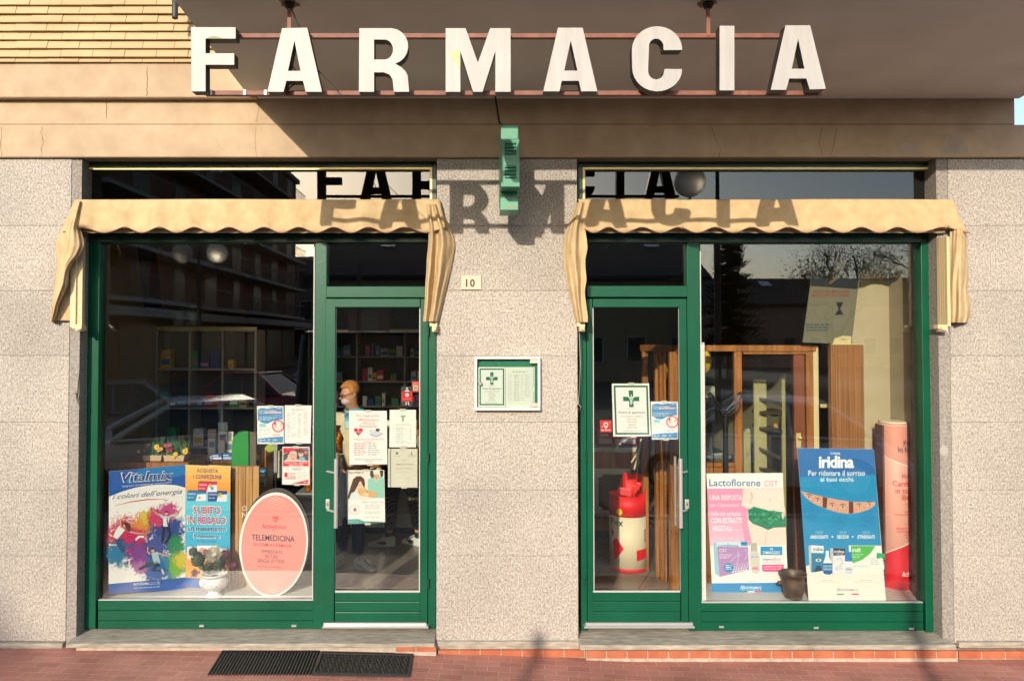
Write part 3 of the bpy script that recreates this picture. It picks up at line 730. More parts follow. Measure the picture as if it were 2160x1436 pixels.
flap([(426,[(1218,-.20),(1222,-.27),(1227,-.31),(1231,-.28),(1236,-.24)]),
      (455,[(1207,-.20),(1213,-.28),(1219,-.36),(1226,-.29),(1234,-.26)]),
      (480,[(1196,-.20),(1204,-.28),(1213,-.39),(1222,-.28),(1234,-.26)]),
      (505,[(1190,-.20),(1199,-.29),(1211,-.40),(1222,-.28),(1238,-.30)]),
      (525,[(1188,-.20),(1198,-.29),(1210,-.40),(1223,-.29),(1240,-.32)]),
      (545,[(1188,-.20),(1199,-.28),(1211,-.39),(1223,-.28),(1235,-.30)]),
      (565,[(1190,-.20),(1201,-.28),(1213,-.38),(1224,-.28),(1235,-.30)]),
      (590,[(1195,-.20),(1205,-.28),(1216,-.37),(1226,-.28),(1238,-.31)]),
      (615,[(1200,-.20),(1209,-.28),(1218,-.36),(1227,-.28),(1233,-.31)]),
      (645,[(1207,-.20),(1214,-.27),(1221,-.35),(1229,-.29),(1237,-.33)]),
      (668,[(1212,-.20),(1218,-.26),(1225,-.34),(1232,-.30),(1240,-.33)]),
      (680,[(1216,-.20),(1221,-.25),(1227,-.33),(1233,-.30),(1240,-.32)])], A2)
flap([(480,[(2004,-.23),(2014,-.27),(2024,-.31),(2033,-.27),(2039,-.20)]),
      (510,[(2003,-.22),(2013,-.27),(2024,-.32),(2034,-.27),(2040,-.20)]),
      (550,[(2003,-.22),(2013,-.28),(2023,-.33),(2034,-.27),(2042,-.20)]),
      (590,[(2002,-.22),(2012,-.28),(2023,-.33),(2036,-.27),(2044,-.20)]),
      (608,[(2002,-.22),(2012,-.28),(2023,-.33),(2034,-.27),(2040,-.20)]),
      (628,[(2002,-.22),(2012,-.28),(2024,-.33),(2037,-.27),(2045,-.20)]),
      (650,[(2002,-.22),(2013,-.28),(2026,-.33),(2039,-.27),(2048,-.20)]),
      (668,[(2002,-.22),(2013,-.28),(2026,-.33),(2038,-.27),(2046,-.20)]),
      (681,[(2003,-.23),(2013,-.27),(2024,-.31),(2034,-.26),(2041,-.20)])], A2)
arms((1981.5,1986,1990.5), 500, 688, A2, (1994,2003), (1979,2000,685,700))
arms((1222,1225), 662, 684, A2, (1229,1233), (1217,1234,680,699))
# gathered drawcord by the pier and left post
m = MB(); m.tube([P(1222,700,-.16),P(1224,770,-.165),P(1222,830,-.16),P(1219,850,-.18),P(1225,858,-.18),P(1222,868,-.18),P(1217,858,-.18),P(1222,846,-.18)], .004, 6)
o = m.build('pull_cord', mat('grey_cord',(.25,.24,.22),.8)); tag(o, 'thin pull cord knotted beside the right green door', 'cord')
m = MB(); m.tube([P(168,700,-.16),P(167,780,-.165),P(162,850,-.17),P(166,835,-.17),P(160,828,-.17),P(163,850,-.17),P(168,860,-.17)], .0035, 6)
o = m.build('pull_cord', MC['grey_cord']); tag(o, 'thin grey pull cord looped at the far left jamb', 'cord')

# ================================================================== things on the pier
c = P(994, 596, YP)
NP = thing('house_number_plate', 'small cream plate with the house number 10 on the pier', 'number plate', (c.x, YP, P(994,611,YP).z))
m = MB(); m.pbox(972.5, 581, 1015.5, 611, -.182, .0118); o = m.build('plate', mat('cream_stone_plate',(.54,.47,.35),.5,var=.06,vscale=20), NP, bevel=.003)
class Wall(Poster):
    def __init__(s, root, par, Y):
        s.pl = Plane(P(0,0,Y), P(100,0,Y), P(0,100,Y)); s.k = {}; s.root = root; s.par = par
w_ = Wall(NP, o, -.1822); w_.text('number', '10', 982.5, 588.5, 1002, 605.5, (75,38,25), 1, bold=.07, sp=1.15)
w_.stroke('scratch', [(975,600),(982,609)], .6, (190,165,120), 1); w_.done()
# notice case
NC = thing('notice_case', 'white framed glass notice case with opening hours on the granite pier', 'notice case', P(1070, 865, YP))
m = MB()
for r_ in ((1001,752,1140,757.5),(1001,859,1140,865.5),(1001,757.6,1006.5,858.9),(1134.5,757.6,1140,858.9)): m.pbox(*r_, -.225, .052)
m.build('frame', mat('cream_white_frame',(.72,.72,.60),.4), NC, bevel=.003)
m = MB(); m.pbox(1006, 757, 1135, 859.5, -.182, .009); o = m.build('back_panel', mat('green_felt',(.03,.20,.12),.8,var=.1), NC)
m = MB(); m.pbox(1006.6, 757.6, 1134.4, 858.8, -.213, .003); pn = m.build('pane', glass3, NC)
m = MB(); a = P(1013, 809, -.22); m.lathe([(0,0),(.014,0),(.014,.006),(0,.0065)], (0,0,0), 14); 
for v_ in m.bm.verts: v_.co = Vector((a.x+v_.co.x, -.214-v_.co.z, a.z+v_.co.y))
m.build('lock', chrome, pn)
m = MB(); m.pbox(1118, 757.7, 1134, 766, -.218, .004); m.build('clip', mat('clip_plastic',(.5,.45,.38),.4), pn); m = MB(); m.pbox(1119, 850, 1134, 857, -.218, .004); m.build('clip', MC['clip_plastic'] if 'clip_plastic' in MC else brass, pn)

def caduceus(p, cx, cy, h, c, layer=3, col2=None):
    p.stroke('emblem', [(cx, cy-h*.5), (cx, cy+h*.5)], h*.05, c, layer)
    for sgn in (-1, 1):
        p.stroke('emblem', [(cx+sgn*h*.17*math.sin(t*math.pi*2.0)*(1-.45*t), cy-h*.22+h*.62*t) for t in [i/14 for i in range(15)]], h*.055, c, layer+(1 if sgn > 0 else 2))
        p.poly('emblem', [(cx+sgn*h*.03,cy-h*.30),(cx+sgn*h*.40,cy-h*.42),(cx+sgn*h*.30,cy-h*.28),(cx+sgn*h*.12,cy-h*.18)], c, layer+3)
    p.ell('emblem', cx, cy-h*.5, h*.055, h*.055, c, layer+4, 8)
def hours(p, x0, y0, x1, y1, sk=0.0):
    W, H = x1-x0, y1-y0; G = (0,104,66); f = lambda u, v: (x0+W*u + sk*v, y0+H*v)
    def rc(n, a, b, c, d, col, ly): p.poly(n, [f(a,b),f(c,b),f(c,d),f(a,d)], col, ly)
    rc('border', .035, .03, .965, .97, G, 1); rc('paper_field', .085, .065, .915, .935, (238,232,230), 2)
    cx, cy = f(.5, .29); 
    rc('green_cross', .44, .125, .56, .445, G, 3); rc('green_cross', .28, .245, .4398, .33, G, 3); rc('green_cross', .5602, .245, .72, .33, G, 3)
    caduceus(p, cx, cy+H*.02, H*.19, (240,238,235), 4)
    def tx(t, a, b, c, d, col, bold): q0 = f(a, b); q1 = f(c, d); p.text('lettering', t, q0[0], q0[1], q1[0], q1[1], col, 3, bold=bold)
    tx('FARMACIA CENTRO', .37, .47, .63, .482, (120,120,120), .0)
    tx('Orari di apertura', .14, .52, .86, .58, (60,55,62), .02)
    tx('DA LUNEDÌ A VENERDÌ', .22, .60, .78, .635, (125,125,110), .0)
    tx('8.30-13.00', .38, .66, .62, .69, (110,110,95), .004); tx('15.30-19.30', .36, .71, .64, .74, (110,110,95), .004)
    tx('SABATO', .40, .765, .60, .80, (125,125,110), .0); tx('8.30-12.30', .38, .82, .62, .85, (110,110,95), .004)
    a = f(.25,.895); b = f(.75,.90); p.words('small_print', a[0], b[0], a[1], 1.0, (150,150,150), 3)
p = Poster('opening_hours_notice', 'green bordered opening hours sheet inside the notice case', 'notice', [(1009,774),(1066,774),(1066,857.5),(1009,857.5)], [-.195]*4, (238,236,230), .002); hours(p, 1009.5, 774.5, 1065.5, 857, 0); p.done()
p = Poster('printed_list', 'white printed duty list in a punched sleeve inside the notice case', 'notice', [(1066.6,774),(1128,774),(1128,858),(1066.6,858)], [-.193]*4, (232,228,222), .002)
p.words('heading', 1081, 1112, 783, 1.6, (165,125,120), 1)
for i in range(15):
    y = 790+i*3.8
    p.words('table_rows', 1072, 1080, y, .8, (185,178,170), 1); p.words('table_rows', 1084, 1096, y+random.uniform(-.5,.5), 1, (160,150,145), 1); p.words('table_rows', 1098, 1105, y, .8, (190,180,175), 1)
    if i < 13: p.words('table_rows', 1107, 1118, y, .9, (170,162,158), 1)
for i in range(16):
    if i not in (8, 9): p.ell('punch_hole', 1126, 778+i*5, .9, 1.3, (25,60,45), 1, 8)
p.rect('sleeve_edge', 1122, 774.5, 1123, 857.5, (205,205,200), 2)
p.done()

# ================================================================== floor mats
rub = mat('black_ribbed_rubber', (.018,.016,.015), .7, var=.3, vscale=30)
def G3(px, py, h=0.0):
    q = PZ(px, py, GZ(-1.0)+h)
    for _ in range(3): q = PZ(px, py, GZ(q.x)+h)
    return q
M1 = thing('ribbed_mat', 'black ribbed rubber doormat lying left of the other mat', 'doormat', G3(552, 1395))
m = MB(); N_ = 32
for i in range(N_):
    t = i/N_; a = G3(469+(676-469)*t, 1370.5, .012); b = G3(438+(657-438)*t, 1420, .012)
    wv = Vector((.010,0,0)); m.prism([a, b, b+wv, a+wv], Vector((0,0,-.012)))
m.build('ribs', rub, M1)
m = MB(); m.prism([G3(470,1371,.004), G3(439,1419,.004), G3(656,1420,.004), G3(676,1372,.004)], Vector((0,0,-.003))); m.build('base', mat('mat_base_dark',(.008,.007,.007),.9), M1)
M2 = thing('rubber_mat', 'black rubber doormat with a raised rim and studs, under the left door', 'doormat', G3(765, 1398))
q = [(679,1372),(657,1420.5),(865,1424),(872,1376.5)]
m = MB(); m.prism([G3(x,y,.004) for x,y in q], Vector((0,0,-.003))); m.build('base', MC['mat_base_dark'], M2)
def lerp(a, b, t): return (a[0]+(b[0]-a[0])*t, a[1]+(b[1]-a[1])*t)
def mq(u, v): return lerp(lerp(q[0], q[3], u), lerp(q[1], q[2], u), v)
m = MB()
for a, b, c, d in ((0,0,1,.09),(0,.91,1,1),(0,.09,.028,.91),(.972,.09,1,.91)):
    m.prism([G3(*mq(a,b),.013), G3(*mq(a,d),.013), G3(*mq(c,d),.013), G3(*mq(c,b),.013)], Vector((0,0,-.011)))
m.build('rim', rub, M2, bevel=.002)
m = MB()
for i in range(26):
    for j in range(7):
        u = .045+.91*(i+.5*(j%2))/26; v = .13+.75*j/6.6; L_ = .022 if (i+j)%2 else .013
        m.prism([G3(*mq(u,v),.011), G3(*mq(u,v+.07),.011), G3(*mq(u+L_,v+.07),.011), G3(*mq(u+L_,v),.011)], Vector((0,0,-.007)))
m.build('studs', rub, M2)

# ================================================================== the street behind the photographer (seen in the glass)
GR = -.16
def window_cell(m, mw, x, y, z, w, h, nx):
    pass
st_plaster = ramp_mat('red_brown_flats_wall', [(.3,(.24,.10,.06)),(.7,(.33,.15,.09))], 3, rough=.9, big=.15)
st_pale = mat('pale_balcony_concrete', (.42,.38,.34), .85, var=.12)
st_dark = mat('dark_window_glass', (.02,.025,.03), .35, spec=.25)
st_rail = mat('dark_balcony_rail', (.05,.05,.05), .5)
def facade_block(name, label, x0, x1, y0, y1, H, face, floors, bays, wallm, balc=True, roofm=None):
    """face: 'x' east side carries windows, 'y' north side does"""
    root = thing(name, label, 'building', ((x0+x1)/2, (y0+y1)/2, GR))
    m = MB(); m.box(x0, x1, y0, y1, GR, H); m.build('wall', wallm, root)
    if face == 'x': A = Vector((x1, y1, 0)); D = Vector((0, -1, 0)); Nn = Vector((1,0,0)); Ln = y1-y0
    else: A = Vector((x0, y1, 0)); D = Vector((1,0,0)); Nn = Vector((0,1,0)); Ln = x1-x0
    fh = (H-4.2)/floors
    M = Matrix(((D.x,Nn.x,0,A.x),(D.y,Nn.y,0,A.y),(0,0,1,0),(0,0,0,1)))
    for f in range(floors):
        z = 4.2+fh*f
        for b in range(bays):
            u = Ln*(b+.5)/bays; ww = .62+.25*((b+f)%2)
            m = MB(); m.box(u-ww-.08, u+ww+.08, -.05, .04, z+.1, z+2.3, M); wn = m.build('window', st_pale, root)
            m = MB(); m.box(u-ww, u+ww, .041, .05, z+.18, z+2.2, M); m.build('pane', st_dark, wn)
        if balc:
            m = MB(); m.box(Ln*.04, Ln*.96, .01, 1.3, z-.22, z-.02, M); bl = m.build('balcony', st_pale, root)
            m = MB(); m.box(Ln*.04, Ln*.96, 1.26, 1.30, z+.95, z+1.0, M)
            k = int(Ln/.28)
            for i in range(k): u = Ln*.04+Ln*.92*i/k; m.box(u, u+.03, 1.27, 1.29, z-.02, z+.95, M)
            m.build('railing', st_rail, bl)
    m = MB(); m.box(.2, Ln-.2, .01, 1.6, 3.3, 3.7, M); m.build('shop_canopy', st_pale, root)
    for b in range(bays):
        u = Ln*(b+.5)/bays; m = MB(); m.box(u-Ln/bays*.42, u+Ln/bays*.42, .01, .03, .3, 3.0, M); m.build('shop_window', st_dark, root)
    m = MB(); m.box(x0-.3, x1+.3, y0-.3, y1+.3, H+.001, H+.35); m.build('roof', roofm or st_pale, root)
    return root
facade_block('apartment_building', 'red brown block of flats with long pale balconies across the street', -29, -17, -62, -24, 16.5, 'x', 5, 8, st_plaster)
roofd = mat('dark_roof_tiles', (.045,.035,.03), .8, var=.2, vscale=3)
# low houses with dark roofs
def house(name, label, x0, x1, y0, y1, he, hr, wallm, sk=3):
    root = thing(name, label, 'building', ((x0+x1)/2,(y0+y1)/2,GR))
    m = MB(); m.box(x0, x1, y0, y1, GR, he); m.build('wall', wallm, root)
    ym = (y0+y1)/2; m = MB(); m.prism([(x0-.4,y1+.5,he),(x0-.4,ym,hr),(x0-.4,y0-.5,he),(x0-.4,y0-.5,he+.01),(x0-.4,ym,hr+.2),(x0-.4,y1+.5,he+.2)], Vector((x1-x0+.8,0,0))); rf = m.build('roof', roofd, root)
    n = (Vector((0,y1+.5,he+.2))-Vector((0,ym,hr+.2))).normalized()
    for i in range(sk):
        u = x0+(x1-x0)*(i+.6)/sk
        c0 = Vector((u, ym, hr+.2))+n*1.0+Vector((0,.02,.06)); c1 = c0+n*1.1
        m = MB(); m.prism([c0, c1, c1+Vector((.9,0,0)), c0+Vector((.9,0,0))], Vector((0,.03,.05))); m.build('skylight', mat('skylight_glass',(.5,.55,.6),.05,.6), rf)
    k = int((x1-x0)/2.2)
    for f in range(max(1,int(he/3.1))):
        for i in range(k):
            u = x0+(x1-x0)*(i+.5)/k; z = .9+3*f; m = MB(); m.box(u-.55,u+.55,y1-.02,y1+.05,z,z+1.5); wn = m.build('window', st_pale, root)
            m = MB(); m.box(u-.47,u+.47,y1+.051,y1+.06,z+.07,z+1.42); m.build('pane', st_dark, wn)
    return root
ochre = mat('dull_ochre_wall', (.30,.22,.14), .9, var=.1)
house('roofed_house', 'long low house with a dark tiled roof and skylights across the street', -9.5, 12.4, -48, -36, 5.6, 8.6, ochre, 4)
facade_block('apartment_building', 'distant grey block closing the gap between flats and low houses', -27, -11.5, -88, -76, 11.0, 'y', 2, 5, mat('distant_grey_wall',(.13,.12,.11),.9), False)
house('roofed_house', 'long low rose house far behind the trees', 18, 40, -66, -56, 5.0, 7.6, mat('rose_house_wall',(.36,.2,.16),.9), 2)
facade_block('apartment_building', 'narrow brick block of flats beyond the low houses', 15.5, 21, -78, -68, 11.2, 'y', 2, 3, st_plaster, False)
# cars
def car(name, label, loc, rot, paint, L=4.4, Hh=1.45, van=False):
    root = thing(name, label, 'van' if van else 'car', loc); root.rotation_euler = (0,0,rot)
    W = 1.76; base = Vector(loc)
    pm = mat('car_paint_'+paint[0], paint[1], .3, .0, coat=.7); gm = mat('car_glass', (.02,.03,.035), .05); tm = mat('tyre_rubber', (.02,.02,.02), .8)
    def B_(mb, nm, mt, **k):
        o = mb.build(nm, mt, None, base=(0,0,0), **k); o.parent = root; return o
    # lower body: loft of sections along the length
    secs = [(-.5,.42,.58,.80),(-.47,.28,.78,.93),(-.36,.2,.90,1),(-.15,.18,.93,1),(.12,.18,.93,1),(.28,.2,.92,1),(.42,.22,.86,.97),(.485,.3,.74,.88),(.5,.40,.62,.78)]
    if van: secs = [(-.5,.35,1.0,.94),(-.47,.25,1.05,.98),(-.2,.2,1.05,1),(.2,.2,1.02,1),(.36,.22,.98,.98),(.46,.26,.86,.92),(.5,.38,.66,.82)]
    m = MB(); rows = []
    for u, zb_, zt_, wf in secs:
        x = u*L; hw = W/2*wf
        rows.append([(x,-hw*.96,zb_),(x,-hw,zb_+.15),(x,-hw,zb_+(zt_-zb_)*.6),(x,-hw*.93,zt_-.03),(x,-hw*.75,zt_),(x,0,zt_+.03),(x,hw*.75,zt_),(x,hw*.93,zt_-.03),(x,hw,zb_+(zt_-zb_)*.6),(x,hw,zb_+.15),(x,hw*.96,zb_)])
    m.grid(rows); m.face([Vector(p) for p in rows[0]]); m.face([Vector(p) for p in rows[-1]])
    B_(m, 'body', pm, sub=1)
    if van: bt = [(-.49,.98),(.36,.98)]; tp = [(-.47,Hh),(.17,Hh)]
    else: bt = [(-.40,.91),(.24,.91)]; tp = [(-.24,Hh),(.06,Hh)]
    hb, ht = W/2*.93, W/2*.70
    lo = [(bt[0][0]*L,-hb,bt[0][1]),(bt[1][0]*L,-hb,bt[1][1]),(bt[1][0]*L,hb,bt[1][1]),(bt[0][0]*L,hb,bt[0][1])]
    hi = [(tp[0][0]*L,-ht,tp[0][1]-.05),(tp[1][0]*L,-ht,tp[1][1]-.05),(tp[1][0]*L,ht,tp[1][1]-.05),(tp[0][0]*L,ht,tp[0][1]-.05)]
    lo = [Vector(p) for p in lo]; hi = [Vector(p) for p in hi]
    m = MB()
    for i in range(4): m.face([lo[i], lo[(i+1)%4], hi[(i+1)%4], hi[i]])
    B_(m, 'windows', gm)
    m = MB(); m.prism([p+Vector((0,0,0)) for p in hi], Vector((0,0,.07))); B_(m, 'roof', pm, bevel=.05, seg=3)
    m = MB()
    for i in range(4): m.tube([lo[i], hi[i]], .045, 6)
    for s in (0, 2):
        a = lo[s].lerp(lo[s+1], .45); b = hi[s].lerp(hi[s+1], .45); m.tube([a, b], .035, 6)
        m.tube([lo[s], lo[s+1]], .03, 6)
    B_(m, 'pillars', pm)
    for sx in (-.31, .31):
        for sy in (-1, 1):
            m = MB(); c0 = Vector((sx*L, sy*(W/2-.09), .32))
            m.tube([c0-Vector((0,.1,0)), c0+Vector((0,.1,0))], .32, 20); wh = B_(m, 'wheel', tm)
            m = MB(); m.tube([c0+Vector((0,sy*.101,0)), c0+Vector((0,sy*.11,0))], .2, 16); o = m.build('rim', chrome, None, base=(0,0,0)); o.parent = wh
    for sy in (-1, 1):
        m = MB(); m.ball((L*.47, sy*W*.36, .66), .13, 10, (.6,1.2,.6)); B_(m, 'headlight', mat('headlight_lens',(.6,.62,.65),.1,.3))
    m = MB(); m.box(L*.5+.0, L*.5+.03, -.26, .26, .42, .53); B_(m, 'number_plate', white)
    return root
car('parked_car', 'silver blue sedan parked closest to the shop front across the kerb', (-4.9,-6.5,GR), R(152), ('silver_blue',(.66,.72,.78)), 4.5, 1.42)
car('parked_car', 'dark blue sedan parked behind the silver one', (-8.2,-9.9,GR), R(158), ('navy',(.10,.13,.2)), 4.4, 1.5)
car('parked_car', 'small dark red car parked further along the street', (-6.2,-15.5,GR), R(15), ('dark_red',(.4,.03,.03)), 3.9, 1.45)
car('parked_car', 'pale blue hatchback parked far across the street', (-5.9,-24.5,GR), R(35), ('pale_blue',(.6,.7,.8)), 4.0, 1.5)
car('parked_van', 'white blue van parked beside the pale hatchback', (-5.6,-28.5,GR), R(25), ('white_blue',(.7,.76,.82)), 4.4, 1.9, True)
car('parked_car', 'silver grey car parked opposite the right display window', (4.5,-6.6,GR), R(197), ('silver_grey',(.6,.63,.67)), 4.4, 1.44)
car('parked_van', 'dark van parked opposite the left door', (-1.0,-8.7,GR), R(8), ('charcoal',(.04,.05,.065)), 4.9, 2.55, True)
# lamps
milky = mat('milky_globe',(.75,.70,.60),.65); milky.node_tree.nodes['Principled BSDF'].inputs['Transmission Weight'].default_value = .7
def lamp(label, x, y, H, twin=True):
    root = thing('street_lamp', label, 'street lamp', (x,y,GR)); im = mat('black_iron', (.02,.02,.02), .5)
    m = MB(); m.lathe([(.0,0),(.16,0),(.17,.1),(.10,.25),(.08,.6),(.055,.7),(.05,H-.9),(.07,H-.85),(.035,H-.7),(.03,H-.2),(0,H-.19)], (x,y,GR), 14); m.build('post', im, root)
    for s in ((-1,1) if twin else (-1,)):
        m = MB(); m.tube([(x,y,GR+H-.95),(x+s*.25,y,GR+H-1.0),(x+s*.42,y,GR+H-.8),(x+s*.42,y,GR+H-.62)], .022, 8); a = m.build('arm', im, root)
        m = MB(); m.ball((x+s*.42,y,GR+H-.38), .24, 18); m.build('globe', milky, root)
lamp('twin globe street lamp before the block of flats', -6.9, -12.4, 4.9)
lamp('single globe street lamp near the right window', 3.6, -5.6, 5.2, False)
for lb, x, y, H in (('plain grey sign post on the kerb to the left', -2.5, -9.4, 3.76), ('plain grey sign post on the kerb to the right', .42, -9, 4.0)):
    t = thing('sign_post', lb, 'post', (x, y, GR)); m = MB(); m.tube([(x,y,GR),(x,y,H)], .045, 10); m.build('pole', st_rail, t); m = MB(); m.lathe([(0,H),(.05,H),(.05,H+.02),(0,H+.03)], (x,y,0), 10); m.build('cap', st_rail, t)
# trees
def leafy(name, label, x, y, H, kind):
    root = thing(name, label, 'tree', (x,y,GR)); rnd = random.Random(int(x*10+y)); bk = mat('bark', (.09,.06,.045), .9, var=.3, vscale=10)
    if kind == 'fir':
        m = MB(); m.tube([(x,y,GR),(x,y,GR+H)], [.28,.03], 8); m.build('trunk', bk, root)
        m = MB()
        for k in range(70):
            z = GR+1.6+(H-1.7)*k/70; rad = (1-k/70)*H*.26+.15
            for j in range(9):
                a = rnd.uniform(0, 6.28); L = rad*rnd.uniform(.55,1.1); d = Vector((math.cos(a), math.sin(a), 0)); sd = Vector((-d.y, d.x, 0))
                for q in range(5):
                    t0 = q/5; b = Vector((x,y,z))+d*L*(t0+.1); wd = .26*(1-t0*.6)*rnd.uniform(.7,1.2)
                    m.face([b+sd*wd+Vector((0,0,-.12-.2*t0)), b+d*L*.25+Vector((0,0,-.1*t0)), b-sd*wd+Vector((0,0,-.12-.2*t0))])
        m.build('crown', mat('fir_needles',(.02,.04,.018),.8,var=.4,vscale=2), root, recalc=False)
    else:
        m = MB(); tips = []
        def br(p, d, L, r, n):
            q = p+d*L; m.tube([p, (p+q)/2+Vector((rnd.uniform(-.05,.05)*L,0,rnd.uniform(-.05,.05)*L)), q], [r, r*.8, r*.6], 5, False)
            if n == 0: tips.append(q); return
            for i in range(3 if n > 1 else 4):
                dd = (d + Vector((rnd.uniform(-.8,.8), rnd.uniform(-.8,.8), rnd.uniform(-.2,.6)))).normalized(); br(q, dd, L*rnd.uniform(.6,.82), r*.58, n-1)
        br(Vector((x,y,GR)), Vector((0,0,1)), H*.3, .2, 5); m.build('trunk', bk, root)
        m = MB()
        for t in tips:
            for i in range(16):
                c = t+Vector((rnd.gauss(0,.35), rnd.gauss(0,.35), rnd.gauss(0,.35))); a = Vector((rnd.uniform(-1,1),rnd.uniform(-1,1),rnd.uniform(-1,1))).normalized()*.09; b = Vector((rnd.uniform(-1,1),rnd.uniform(-1,1),rnd.uniform(-1,1))).normalized()*.06
                m.face([c, c+a, c+a+b])
        m.build('crown', mat('dry_bud_leaves',(.09,.07,.04),.8,var=.4,vscale=3), root, recalc=False)
leafy('fir_tree', 'dark fir tree standing between the houses across the street', 13.4, -34, 9.4, 'fir')
leafy('bare_tree', 'bare tree with a round twiggy crown across the street', 15.0, -26, 6.6, 'bare')
leafy('bare_tree', 'wide bare tree at the right end of the street', 23, -30, 8.0, 'bare')
# ================================================================== soft powder colours of the printed splash
def powder(c):
    k = 'print_powder_%d_%d_%d' % c
    if k in MC: return MC[k]
    m = bpy.data.materials.new(k); m.use_nodes = True; N = m.node_tree.nodes; L = m.node_tree.links
    b = N['Principled BSDF']; b.inputs['Base Color'].default_value = (*[v*.86 for v in lin(c)], 1); b.inputs['Roughness'].default_value = .55
    uv = N.new('ShaderNodeUVMap'); uv.uv_map = 'uv'
    sb = N.new('ShaderNodeVectorMath'); sb.operation = 'SUBTRACT'; sb.inputs[1].default_value = (.5,.5,0); L.new(uv.outputs[0], sb.inputs[0])
    ln = N.new('ShaderNodeVectorMath'); ln.operation = 'LENGTH'; L.new(sb.outputs[0], ln.inputs[0])
    tc = N.new('ShaderNodeTexCoord'); n = N.new('ShaderNodeTexNoise'); n.inputs['Scale'].default_value = 22; n.inputs['Detail'].default_value = 10; n.inputs['Roughness'].default_value = .72; n.inputs['Distortion'].default_value = 1.2
    L.new(tc.outputs['Object'], n.inputs['Vector'])
    a = N.new('ShaderNodeMath'); a.operation = 'MULTIPLY_ADD'; a.inputs[1].default_value = -1.0; L.new(n.outputs['Fac'], a.inputs[0]); L.new(ln.outputs['Value'], a.inputs[2])
    mr = N.new('ShaderNodeMapRange'); mr.inputs['From Min'].default_value = -.27; mr.inputs['From Max'].default_value = -.12; mr.inputs['To Min'].default_value = .9; mr.inputs['To Max'].default_value = 0
    L.new(a.outputs[0], mr.inputs[0]); L.new(mr.outputs[0], b.inputs['Alpha']); MC[k] = m; return m
def blob(p, cx, cy, rx, ry, c, layer):
    m = MB(); o = layer*.0007; pts = [(cx-rx,cy-ry),(cx+rx,cy-ry),(cx+rx,cy+ry),(cx-rx,cy+ry)]
    f = m.face([p.pl.pt(x, y, o) for x, y in pts]); uv = m.bm.loops.layers.uv.new('uv')
    for l, t in zip(f.loops, ((0,0),(1,0),(1,1),(0,1))): l[uv].uv = t
    m.build('colour_splash', powder(c), p.par, recalc=False)
SK = (226,172,142); NAVY = (28,44,104)
# ------------------------------------------------ folded energy display, left face
D1 = thing('folded_display', 'folded cardboard display with leaping people and colour powder in the left window', 'display board', P(391, 1243, .30))
pL = [(230,994),(391,980),(391,1243),(229,1251)]
a = Poster('', '', '', pL, [.05,.30,.30,.05], (244,242,240), .006, parent=D1, boardname='left_face'); a.par = D1.children[0]
a.poly('blue_band', [(230,994),(391,980),(391,1028),(372,1023),(345,1021),(315,1023),(285,1028),(255,1037),(230,1047)], (22,86,170), 1)
a.poly('blue_band', [(300,988),(391,980.3),(391,1000),(360,1008),(320,1014),(270,1020),(255,1008)], (20,122,196), 2)
a.poly('blue_band', [(229,1231),(391,1217),(391,1243),(229,1251)], (28,92,176), 1)
a.text('brand_outline', 'Vitalmix', 254.5, 996, 366.5, 1018, (240,240,245), 3, .085, .22, dy=-6)
a.text('brand_lettering', 'Vitalmix', 256.5, 997.5, 364.5, 1016.5, (20,42,110), 4, .03, .22, dy=-6)
a.text('slogan', 'Integratori energizzanti per corpo e mente', 258, 1023, 362, 1028, (215,228,240), 4, .01, 0, dy=-9)
a.text('handwriting', 'i colori dell’energia', 237, 1042, 384, 1056, (38,48,112), 2, .0, .42, dy=-12)
a.stroke('underline', [(241,1066),(275,1058),(310,1053),(350,1052)], [.5,1.8,2.2,.6], (200,40,80), 2)
for i, (cx, cy, rx, ry, c) in enumerate([(262,1130,50,52,(226,40,84)),(300,1108,34,34,(244,150,50)),(312,1092,24,24,(240,212,60)),(285,1148,42,42,(214,30,110)),(352,1118,50,50,(38,72,158)),(330,1090,26,26,(224,64,110)),(352,1078,28,26,(216,80,150)),(245,1168,32,36,(30,130,180)),
      (300,1172,38,38,(140,70,160)),(345,1190,50,46,(30,134,190)),(368,1150,28,30,(36,150,96)),(372,1190,28,34,(130,200,70)),(382,1182,20,24,(228,214,70)),(325,1205,36,30,(60,110,190)),(330,1150,34,34,(70,90,170)),(296,1196,22,20,(200,120,190))]):
    blob(a, cx, cy, rx*1.12, ry*1.12, c, 1+i*.25)
def leaper(p, head, hr, hair, parts, L=8):
    for nm, pts, w_, c in parts: p.stroke(nm, pts, w_, c, L)
    p.ell('face', head[0], head[1], hr, hr*1.2, SK, L+1, 12); p.poly('hair', [(head[0]-hr*1.1,head[1]),(head[0]-hr,head[1]-hr*1.3),(head[0],head[1]-hr*1.8),(head[0]+hr,head[1]-hr*1.2),(head[0]+hr*1.1,head[1]-.2),(head[0]+hr*.6,head[1]-hr*.7),(head[0]-hr*.6,head[1]-hr*.6)], hair, L+2)
# man in shirt and tie
leaper(a, (351,1082), 3.2, (50,34,28), [('arms',[(345,1092),(331,1083),(322,1073)],[3.5,3,1.6],SK),('arms',[(357,1092),(372,1084),(383,1068)],[3.5,3,1.6],SK),
  ('shirt',[(351,1088),(350,1098),(349,1110)],[15,12,10],(226,232,240)),('shirt',[(346,1091),(334,1084)],[6,4],(226,232,240)),('shirt',[(356,1091),(368,1085)],[6,4],(226,232,240)),
  ('trousers',[(346,1109),(343,1128),(342,1145)],[7,5,3],(24,26,34)),('trousers',[(353,1109),(359,1126),(348,1146)],[7,5,3],(24,26,34))])
a.stroke('tie', [(352,1090),(354,1107)], [1.4,2.6], (30,36,60), 10)
